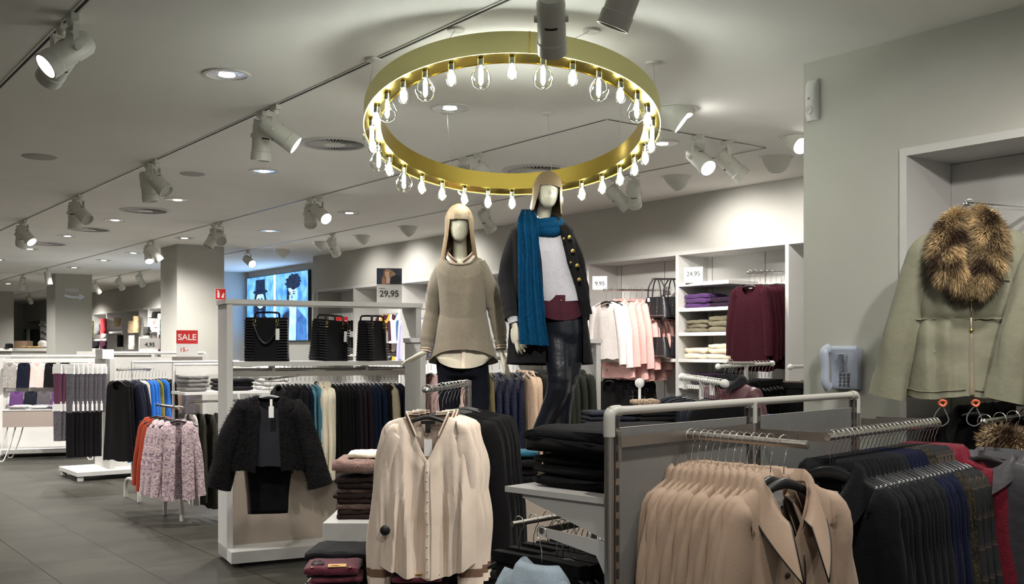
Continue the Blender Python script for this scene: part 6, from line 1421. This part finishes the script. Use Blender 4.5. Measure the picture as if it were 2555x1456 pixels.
# ball post with small round tray
bp_ = P(1596, 955, 6.4); t = thing('ball_post_stand', 'slim white post topped by a white ball above a round tray', 'display stand', (0, 0, 0))
MB().ball(bp_, .030, 18, 12).build('ball', M_whiteb, t, True); MB().tube([bp_, Vector((bp_.x, bp_.y, .02))], .009, 12).build('post', M_whiteb, t, True); MB().lathe([(.14, 0), (.14, .012), (.001, .012)], 28, (bp_.x, bp_.y, 1.245)).build('tray', M_whiteb, t, True, 40); MB().lathe([(.2, 0), (.2, .02), (.001, .02)], 28, (bp_.x, bp_.y, 0)).build('base', M_white, t, True, 40)
def display_table(label, x0, y0, x1, y1, z, m=M_white, rz=0):
    c = ((x0+x1)/2, (y0+y1)/2, 0); w_, d_ = (x1-x0)/2, (y1-y0)/2; t = thing('display_table', label, 'table', c, rz)
    MB().box(-w_, -d_, z-.04, w_, d_, z).build('tabletop', m, t)
    for sx in (-1, 1):
        for sy in (-1, 1): MB().box(sx*(w_-.03)-.02, sy*(d_-.03)-.02, 0, sx*(w_-.03)+.02, sy*(d_-.03)+.02, z-.04).build('leg', m, t)
    return t
c = P(1660, 1010, 6.0); display_table('white display table behind the tube frame heaped with dark jeans', c.x-.40, c.y-.1, c.x+.75, c.y+.4, 1.17)
for k, (dx, n, m, ph) in enumerate(((-.32, 3, C_jean, 'slate jeans'), (-.02, 4, C_black, 'black jeans'), (.30, 2, cloth('bright_blue', 30, 110, 190), 'bright blue folded shirt'), (.58, 2, cloth('bright_blue', 30, 110, 190), 'vivid blue folded shirt at table end'))):
    pile(Vector((c.x+dx, c.y+.14, 1.17)), rad(8), n, m, ph+(' on the table behind the tube frame' if k < 3 else ' behind the tube frame'), 'folded_jeans', 'trousers' if k < 2 else 'shirt', FOLDT, .027, seed=20+k)
# leopard scrap
pile(Vector((c.x-.10, c.y+.05, 1.29)), rad(20), 1, mat('cloth_leopard', s2l(150, 130, 108), .8, 0, .3, 100, .3, .9, 70), 'beige patterned belt cloth lying over black jeans', sc=(.5, .4, .7), seed=31)
# ------------------------------------------------------------------ left side: two white rail gondolas
def frame_gondola(label, x, y, ang, wd, z, m=M_white, feet=True):
    t = thing('frame_gondola', label, 'clothes rack', (x, y, 0), ang)
    MB().tube([(0, 0, z), (wd, 0, z)], .014, 12).build('top_tube', m, t, True)
    for k, xx in enumerate((0, wd)):
        MB().tube([(xx, 0, .20), (xx, 0, z)], .013, 12).build('post', m, t, True)
        if feet: MB().tube(catmull([(xx, -.24, 0), (xx, -.235, .12), (xx, -.17, .20), (xx, 0, .215), (xx, .17, .20), (xx, .235, .12), (xx, .24, 0)], 24), .020, 10).build('foot_loop', m, t, True)
    MB().box(.02, -.006, z-.10, wd-.02, .006, z-.03).build('cross_plate', m, t)
    return t
XA, YA = -4.10, 11.25; XB, YB = -3.25, 10.0
frame_gondola('white tube gondola farther from camera, hung with black dresses and blue tops', XA, YA, THR, 1.2, 1.48)
frame_gondola('white tube gondola nearer, with folded grey knitwear and lilac jackets', XB, YB, THR, 1.2, 1.47)
def LB(x, y, z): return Vector((XB+x*U2.x+y*U1.x, YB+x*U2.y+y*U1.y, z))
def LA(x, y, z): return Vector((XA+x*U2.x+y*U1.x, YA+x*U2.y+y*U1.y, z))
o = MB().box(-.02, -.38, 1.19, 1.15, .0, 1.215).build('gondola_shelf', M_whiteb, None, loc=(XB, YB, 0), rz=THR); tag(o, 'white shelf of the nearer tube gondola, under folded knitwear', 'shelf')
C_gr = cloth('mid_grey_knit', 112, 110, 108); C_lgr = cloth('pale_grey_knit', 186, 184, 182)
pile(LB(.12, -.18, 1.217), THR, 4, C_gr, 'mid grey folded sweater at the gondola post', sc=(.7, 1.1, 1), seed=41); pile(LB(.52, -.16, 1.217), THR, 3, C_black2, 'black folded sweater in the middle of the gondola shelf', sc=(1.1, 1.1, 1.0), seed=42)
pile(LB(.92, -.18, 1.217), THR, 6, C_lgr, 'pale grey folded sweater beside the plank rack upright', sc=(.9, 1.15, 1.0), seed=43)
fr0, fr1 = P(392, 1010, 10.5), P(446, 1018, 9.45); 
t = thing('clothes_rail', 'slanting rail in front of the nearer tube gondola, carrying lilac jackets', 'rail', (0, 0, 0)); MB().tube([fr0, fr1], .011, 12).build('bar', M_chrome, t, True); MB().tube([fr0, LB(.1, 0, fr0.z)], .011, 12).build('bracket', M_chrome, t, True)
def tweed():
    m, nt, b = nodes('cloth_lilac_tweed'); L = nt.links; tc = nt.nodes.new('ShaderNodeTexCoord'); n = nt.nodes.new('ShaderNodeTexNoise'); n.inputs['Scale'].default_value = 28; n.inputs['Detail'].default_value = 7; n.inputs['Distortion'].default_value = 2; L.new(tc.outputs['Object'], n.inputs[0])
    r = nt.nodes.new('ShaderNodeValToRGB'); e = r.color_ramp.elements; e[0].position = .3; e[0].color = (*s2l(100, 96, 124), 1); e[1].position = .62; e[1].color = (*s2l(206, 186, 186), 1); x = e.new(.42); x.color = (*s2l(152, 124, 132), 1); x = e.new(.5); x.color = (*s2l(176, 158, 164), 1)
    L.new(n.outputs[0], r.inputs[0]); L.new(r.outputs[0], b.inputs[0]); b.inputs['Roughness'].default_value = .9; bp = nt.nodes.new('ShaderNodeBump'); bp.inputs['Strength'].default_value = .6; bp.inputs['Distance'].default_value = .01; L.new(n.outputs[0], bp.inputs['Height']); L.new(bp.outputs[0], b.inputs['Normal']); return m
C_tweed = tweed(); C_oran = cloth('burnt_orange', 150, 54, 30)
PR_card = proto_top(ws=.150, L=.74, sl=.62, r0=.055, r1=.045, ang=9, seed=37, wh=.155, d=.055, folds=.016, fdrop=.05, n=48, m=24, gap=.02, gap2=.03, sd=.7)
row(fr0, fr1, [(PR_card, 'cardigan', dict(body=C_oran, label=M_labk), 'burnt orange cardigan', 'cardigan')]*2+[(PR_card, 'tweed_jacket', dict(body=C_tweed, label=M_labk), 'lilac tweed jacket', 'jacket')]*3, rad(18), 'in front of the nearer tube gondola', 'orange and lilac jackets', hangphr='of the orange and lilac jackets', t0=.0, t1=.98)
sp = [(PR_dress, 'dress', dict(body=cloth('khaki_dark', 62, 60, 50)), 'dark khaki dress', 'dress') if k % 3 else (PR_dress, 'dress', dict(body=C_lgr), 'pale grey dress', 'dress') for k in range(9)]
row(LB(.06, -.26, 1.12), LB(.80, -.26, 1.12), sp, THR-pi/2, 'under the knitwear shelf', 'dresses under the knitwear shelf', hang=False); t = thing('clothes_rail', 'chrome rail under the knitwear shelf with dark khaki dresses', 'rail', (0, 0, 0)); MB().tube([LB(.02, -.26, 1.12), LB(.9, -.26, 1.12)], .01, 10).build('bar', M_chrome, t, True)
ra, rb = P(292, 922, 10.9), P(415, 918, 11.6); t = thing('clothes_rail', 'chrome rail of the farther tube gondola, holding blue and black tops', 'rail', (0, 0, 0)); MB().tube([ra, rb], .011, 12).build('bar', M_chrome, t, True)
C_cob = cloth('cobalt', 24, 100, 190); C_olv = cloth('mustard_olive', 130, 120, 40)
sp = [(PR_dress, 'dress', dict(body=C_black), 'black dress', 'dress')]*2+[(PR_top, 'blouse', dict(body=C_navy, label=M_lab), 'navy blouse', 'blouse')]*3+[(PR_short, 'blouse', dict(body=C_lgr), 'pale grey blouse', 'blouse')]*2+[(PR_dress, 'dress', dict(body=C_cob), 'cobalt blue dress', 'dress')]*3+[(PR_dress, 'dress', dict(body=C_olv), 'mustard green dress', 'dress')]+[(PR_short, 'blouse', dict(body=C_cob), 'cobalt blue blouse', 'blouse')]*2+[(PR_short, 'blouse', dict(body=C_black), 'black blouse', 'blouse')]*2
row(ra, rb, sp, rad(-30), 'on the farther tube gondola', 'clothes on the farther tube gondola', hangphr='on the farther tube gondola')
# sale sign, small price sign
sg = card('sale_sign', P(467, 889, 10.9), rad(18), .215, .275, 'red and white sale sign reading 15.- standing over the tube gondola', [('SALE', .088, 0, .20, M_paper, .0015), ('15.-', .058, -.03, .072, M_red, .0005)]); MB().box(-.1075, -.0024, .135, .1075, -.0016, .275).build('red_field', M_red, sg)
card('price_sign', P(374, 870, 13.3), rad(15), .245, .135, 'small grey price sign reading 4,95 above the hosiery', [('4,95', .07, 0, .055, M_ink, .001)], mat('sign_grey2', s2l(165, 162, 158), .6))
# ------------------------------------------------------------------ hosiery gondola end, slatwall and table
XT, YT = -5.32, 12.75
tg = thing('hosiery_gondola', 'white hosiery gondola end with base board, hung with tights packs', 'display stand', (XT, YT, 0), THR)
MB().box(0, 0, .06, 1.5, .9, .11).build('base_board', M_white, tg)
for xx, yy in ((.02, .02), (.02, .82), (1.42, .02)): MB().box(xx, yy, 0, xx+.06, yy+.06, .06).build('foot', M_white, tg)
MB().box(.42, .12, .11, .48, .80, 1.50).build('end_panel', M_white, tg); MB().box(.48, .40, .11, 1.3, .46, 1.52).build('back_panel', M_greylam, tg); MB().box(.38, .30, 1.50, .52, .62, 1.62).build('top_cap', M_whiteb, tg)
MB().tube([(.45, .43, 1.575), (1.3, .43, 1.575)], .016, 12).build('top_tube', M_greylam, tg, True)
def LT(x, y, z): return Vector((XT+x*U2.x+y*U1.x, YT+x*U2.y+y*U1.y, z))
C_gtig = cloth('grey_tights', 86, 82, 88, var=.25)
for r_, (z, n, m, s, ln) in enumerate(((1.44, 8, C_gtig, 1.2, .50), (.98, 7, C_black, 1.15, .60))):
    for j in range(n):
        sock_pack(LT(-.06+.055*j, .10+.01*(j % 2), z), THR-.75, f"{ORD[j]} {'grey' if r_ == 0 else 'black'} tights pack, {'upper' if r_ == 0 else 'lower'} prongs of hosiery gondola", m, M_paper, s, ln, 'upper tights packs on the hosiery gondola' if r_ == 0 else 'lower tights packs on the hosiery gondola')
for r_, (z, m, w_) in enumerate(((1.44, cloth('berry_tights', 90, 50, 72), 'berry'), (.98, C_gtig, 'grey'))):
    for j in range(2): sock_pack(LT(-.19+.055*j, .16, z), THR-.75, f"{w_} tights pack at the aisle edge of hosiery gondola, {'outer' if j == 0 else 'inner'} one", m, M_paper, 1.15, .42, 'tights at the aisle edge')
# slat wall with underwear
Ys = 16.0; s0, s1 = P(4, 890, Ys), P(246, 890, Ys+.5)
aS_ = math.atan2((s1-s0).y, (s1-s0).x); wS = (s1-s0).length
sl = thing('slatwall_gondola', 'white slatwall gondola with hanging underwear, beyond the grey tray table', 'display stand', (s0.x, s0.y, 0), aS_)
mm = MB()
for k in range(9): mm.box(0, 0, .98+.055*k, wS, .02, 1.027+.055*k)
mm.box(0, .02, .0, wS, .05, 1.49); mm.build('slat_panel', M_whiteb, sl)
MB().tube([(-.05, 0, 1.52), (wS+.1, 0, 1.52)], .018, 12).build('top_tube', M_whiteb, sl, True)
for xx in (0, wS): MB().box(xx-.025, -.02, 0, xx+.025, .05, 1.5).build('post', M_whiteb, sl)
MB().box(0, -.5, .06, wS, 0, .12).build('base_board', M_whiteb, sl)
C_patt = mat('cloth_dots', s2l(150, 145, 140), .8, 0, 0, 100, .3, .7, 60)
def LS(x, y, z): return Vector((s0.x+x*cos(aS_)-y*sin(aS_), s0.y+x*sin(aS_)+y*cos(aS_), z))
und = [(.12, C_patt, 'dotted'), (.32, C_navy, 'navy'), (.50, C_pinkp, 'dusty pink'), (.70, C_black, 'black and white lace'), (.90, C_black2, 'black draped'), (1.10, C_black, 'long black'), (1.30, C_pinkp, 'pale rose')]
for k, (x, m, w_) in enumerate(und):
    PR_short.put('camisole', LS(x, -.10, 1.50), aS_+rad(8), dict(body=m), f'{w_} camisole on the slatwall', 'camisole', 'underwear on the slatwall', (.48, .6, .66 if w_ != 'long black' else .85))
    PR_short.put('camisole', LS(x+.1, -.14, 1.04), aS_+rad(8), dict(body=[cloth('violet', 92, 60, 110), C_jean, C_gtig][k % 3]), f'{ORD[k]} dark camisole on the lower slatwall row', 'camisole', 'lower underwear on the slatwall', (.5, .6, .5))
# tray table with hairpin legs
tx0 = P(6, 1025, 15.0); tt = thing('tray_table', 'grey-beige tray table on white hairpin legs, filled with folded underwear', 'table', (tx0.x, tx0.y, 0), rad(14))
MB().box(0, 0, .50, 1.15, .02, .74).box(0, .68, .50, 1.15, .70, .74).box(0, .02, .50, .02, .68, .74).box(1.13, .02, .50, 1.15, .68, .74).box(.02, .02, .60, 1.13, .68, .62).build('tray', mat('taupe_panel', s2l(150, 138, 130), .6), tt)
MB().box(-.005, -.005, .738, 1.155, .02, .75).box(-.005, .68, .738, 1.155, .705, .75).box(-.005, .02, .738, .02, .68, .75).box(1.13, .02, .738, 1.155, .68, .75).build('white_edge', M_whiteb, tt)
for (x, y, dx) in ((.06, .06, -1), (1.09, .06, 1), (.06, .64, -1), (1.09, .64, 1)):
    MB().tube(catmull([(x, y, .50), (x+dx*.07, y, .25), (x+dx*.12, y, .03), (x+dx*.09, y, .006), (x+dx*.05, y, .03), (x-dx*.04, y, .28), (x-dx*.10, y, .50)], 22), .009, 8).build('hairpin_leg', M_whiteb, tt, True)
def TTp(x, y, z): a = rad(14); return Vector((tx0.x+x*cos(a)-y*sin(a), tx0.y+x*sin(a)+y*cos(a), z))
for k in range(4):
    for r_ in range(2): pile(TTp(.17+.27*k, .18+.30*r_, .622), rad(14), 4, [C_gr, C_lgr, C_gtig][(k+r_) % 3], f"{['grey', 'pale grey', 'smoky grey'][(k+r_) % 3]} folded underwear, {'front' if r_ == 0 else 'back'} pile {['beside the outer edge', 'second from outer edge', 'third from outer edge', 'near the hosiery'][k]}", 'folded_underwear', 'underwear', FOLDT, .036, sc=(.85, .9, 1.3), seed=60+k*3+r_)
# long low gondola with beige lingerie behind the tube gondolas
g2 = thing('lingerie_gondola', 'long grey-topped gondola with beige and dusty pink lingerie behind the hosiery', 'display stand', (0, 0, 0)); ga_, gb_ = P(262, 880, 14.8), P(512, 880, 14.2)
MB().tube([ga_, gb_], .018, 12).build('top_tube', M_greylam, g2, True)
aG = math.atan2((gb_-ga_).y, (gb_-ga_).x); wG = (gb_-ga_).length
o = MB().box(0, .03, .1, wG, .06, 1.52).build('back_panel', mat('dim_panel', s2l(120, 114, 108), .7), g2, loc=(ga_.x, ga_.y, 0), rz=aG)
for k in range(3): MB().box(wG*k/2-.03, -.02, 0, wG*k/2+.03, .03, 1.56).build('post', M_greylam, g2, loc=(ga_.x, ga_.y, 0), rz=aG)
C_bei = cloth('beige_lingerie', 160, 132, 118); C_dpk = cloth('dusty_mauve', 126, 104, 104)
for r_, z in enumerate((1.50, 1.12, .75)):
    for k in range(9):
        p = ga_.lerp(gb_, .06+.10*k); PR_short.put('camisole', Vector((p.x, p.y-.12, z)), aG+rad(6), dict(body=[C_bei, C_dpk, C_gtig][(k*2+r_) % 3]), f"{['beige', 'dusty mauve', 'smoky grey'][(k*2+r_) % 3]} camisole, {['top', 'middle', 'bottom'][r_]} row of lingerie gondola, {ORD[k]} from the hosiery", 'camisole', 'camisoles on the lingerie gondola', (.5, .6, .52))
# ------------------------------------------------------------------ distant wall shelving
fs = thing('wall_shelving_frame', 'distant white wall shelving with hats, scarves and bags beyond the pillars', 'shelving', (0, 0, 0), THR)
panel('top_panel', AW-.012, b4, NZ, AW+.45, b5, NZ+.04, M_white, fs); panel('back_panel', AW+.43, b4, 0, AW+.45, b5, NZ, M_white, fs)
fd = [bof(px, AW) for px in (412, 371, 348, 306, 267, 231, 200, 101, 54)]
for b in fd: panel('divider', AW-.012, b-.03, 0, AW+.43, b+.03, NZ, M_white, fs)
def fsh(pxa, pxb, py, label): 
    ba, bb_ = sorted((bof(pxa, AW), bof(pxb, AW))); z = zof((pxa+pxb)/2, py, AW); o = room(MB().box(AW, ba+.05, z-.05, AW+.42, bb_-.05, z).build('wall_shelf', M_whiteb, None)); tag(o, label, 'shelf')
fsh(306, 267, 826, 'distant shelf under beige necklaces'); fsh(412, 371, 822, 'distant shelf under the pink scarf by the big pillar'); fsh(267, 231, 845, 'distant shelf under the red tartan scarf'); fsh(231, 213, 843, 'distant shelf with dark boxes beside arrow pillar')
for k, py in enumerate((808, 826, 842)): fsh(112, 101, py, f"distant small shelf beside arrow pillar, {['upper', 'middle', 'lower'][k]} one")
def scarf(px, py, h, m, label, w_=.16, name='hanging_scarf', cat='scarf'):
    b = bof(px, AW-.1); p = R(AW-.1, b, zof(px, py, AW-.1)); t = MB()
    t.rings([[(w_*lerp(.35, 1, sin(pi*min(1, j/9*.7+.15)))*cos(2*pi*i/18)*(1+.25*nz(j*.7, i*.5, 0, 2)), .07*sin(2*pi*i/18)*(1+.3*nz(j, i*.6, 2, 2)), -h*j/9) for i in range(18)] for j in range(10)])
    o = t.build(name, m, None, True, 60, p, THR-pi/2); tag(o, label, cat); return o
C_red = cloth('tartan_red', 150, 32, 38, var=.4, vscale=12); C_bs = cloth('sand', 196, 172, 132, var=.2, vscale=10)
scarf(226, 800, .42, cloth('olive_yellow', 120, 116, 60, var=.4), 'olive hanging scarf beside the arrow pillar'); scarf(258, 794, .50, C_red, 'red tartan scarf in the distant shelving'); scarf(243, 808, .28, cloth('slate_bag', 90, 92, 94), 'slate grey bag hanging beside the red tartan scarf', .2, 'shoulder_bag', 'handbag')
scarf(260, 832, .12, C_wht, 'white ball ornament below the red tartan scarf', .12, 'round_ornament', 'ornament'); scarf(293, 792, .22, C_bs, 'sand coloured necklaces on white panel in the distance', .18, 'necklace_display', 'jewellery'); scarf(340, 788, .40, C_bs, 'sand coloured scarf hanging in the distant shelving', .12)
scarf(328, 800, .30, cloth('sand_bag', 190, 165, 130), 'sand coloured bag beside the sand coloured scarf', .18, 'shoulder_bag', 'handbag'); scarf(329, 836, .34, C_wht, 'cream scarf below the sand coloured bag', .15); scarf(300, 835, .30, C_black, 'black small bag near the bottom of the necklace bay', .1, 'shoulder_bag', 'handbag')
hat(R(AW-.1, bof(392, AW-.1), zof(392, 793, AW-.1)), 1.3, 'black hat by the big pillar in the distant shelving', C_black); scarf(402, 782, .55, C_wht, 'cream long scarf beside the distant black hat', .13); scarf(391, 800, .16, C_pinkp, 'pale pink scarf on the distant shelf by big pillar', .16); scarf(408, 795, .42, cloth('bottle_green', 20, 52, 48), 'bottle green scarf next to the big pillar', .13); scarf(404, 834, .42, C_mar2, 'plum scarf low by the big pillar', .13)
scarf(366, 815, .2, C_char, 'charcoal bag in the narrow distant bay', .1, 'shoulder_bag', 'handbag'); scarf(238, 850, .2, C_black, 'black scarf low beneath the slate grey bag', .25); scarf(258, 850, .2, C_mar2, 'dark red box-shaped scarf under the white ornament', .2)
for k, (px, m, w_) in enumerate(((62, cloth('leaf_green', 40, 110, 76), 'leaf green'), (70, C_wht, 'white'), (79, cloth('bottle_green', 20, 52, 48), 'bottle green'), (86, cloth('forest', 40, 52, 36), 'forest green'), (94, C_black, 'black'))):
    b = bof(px, AW-.15); PR_dress.put('coat', R(AW-.15, b, zof(px, 812, AW-.15)), THR-pi/2, dict(body=m), f'{w_} coat on the farthest rail beyond arrow pillar', 'coat', 'coats on the farthest rail', (1.1, 1.2, .9))
MBx = MB().tube([R(AW-.15, bof(58, AW-.15), zof(75, 811, AW-.15)), R(AW-.15, bof(99, AW-.15), zof(90, 811, AW-.15))], .014, 10).build('far_rail', M_chrome, None, True); MBx.name = 'steel_rail'; tag(MBx, 'farthest clothes rail with green and white coats', 'rail')
# distant counter tops
for (pa_, pb_, Y0_, Y1_, lb) in (((-5, 868), (112, 868), 21.5, 23.5, 'distant white table with a black hat and straw scarves'), ((225, 876), (405, 868), 19.0, 18.2, 'distant grey plank gondola between both pillars')):
    a_ = P(pa_[0], pa_[1], Y0_); b_ = P(pb_[0], pb_[1], Y1_); an = math.atan2((b_-a_).y, (b_-a_).x); l = (b_-a_).length; t = thing('distant_gondola', lb, 'display stand', (a_.x, a_.y, 0), an)
    MB().box(0, -.3, a_.z-.06, l, .3, a_.z).build('top_board', M_greylam if pa_[0] > 100 else M_white, t); MB().box(.05, -.25, 0, l-.05, .25, a_.z-.06).build('body', M_wall, t)
hat(P(17, 868, 21.5)+Vector((0, .1, .0)), .85, 'black hat on the distant white table', C_black); pile(P(78, 868, 23.0)+Vector((0, 0, 0)), 0, 1, cloth('straw', 170, 140, 90, var=.5, vscale=14), 'straw coloured scarf heap on the distant white table', sc=(1.2, 1, 1.0), seed=77)
o = MB().lathe([(.02, 0), (.09, .04), (.10, .12), (.06, .17), (.001, .18)], 20).build('white_bust', M_whiteb, None, True, 40, P(106, 868, 23.2)); tag(o, 'small white display bust beside the arrow pillar', 'bust')
o = MB().box(-.35, -.2, 0, .35, .2, 1.0).build('cardboard_box', mat('cardboard', s2l(140, 115, 92), .8), None, loc=(R(AW-1.0, 33, 0).x, R(AW-1.0, 33, 0).y, 0)); o.location = Vector((P(45, 900, 31).x, 31, 0)); o.scale = (1, 1, 1.9); tag(o, 'brown cardboard box by the farthest wall', 'box')
t = thing('exit_sign', 'small red sign on the farthest wall', 'sign', Vector((P(21, 803, 33.5).x, 33.5, P(21, 803, 33.5).z)), THR); MB().box(-.13, -.01, -.1, .13, .01, .1).build('panel', M_red, t); MB().box(-.09, -.014, -.06, .0, -.01, .05).build('symbol', M_paper, t)
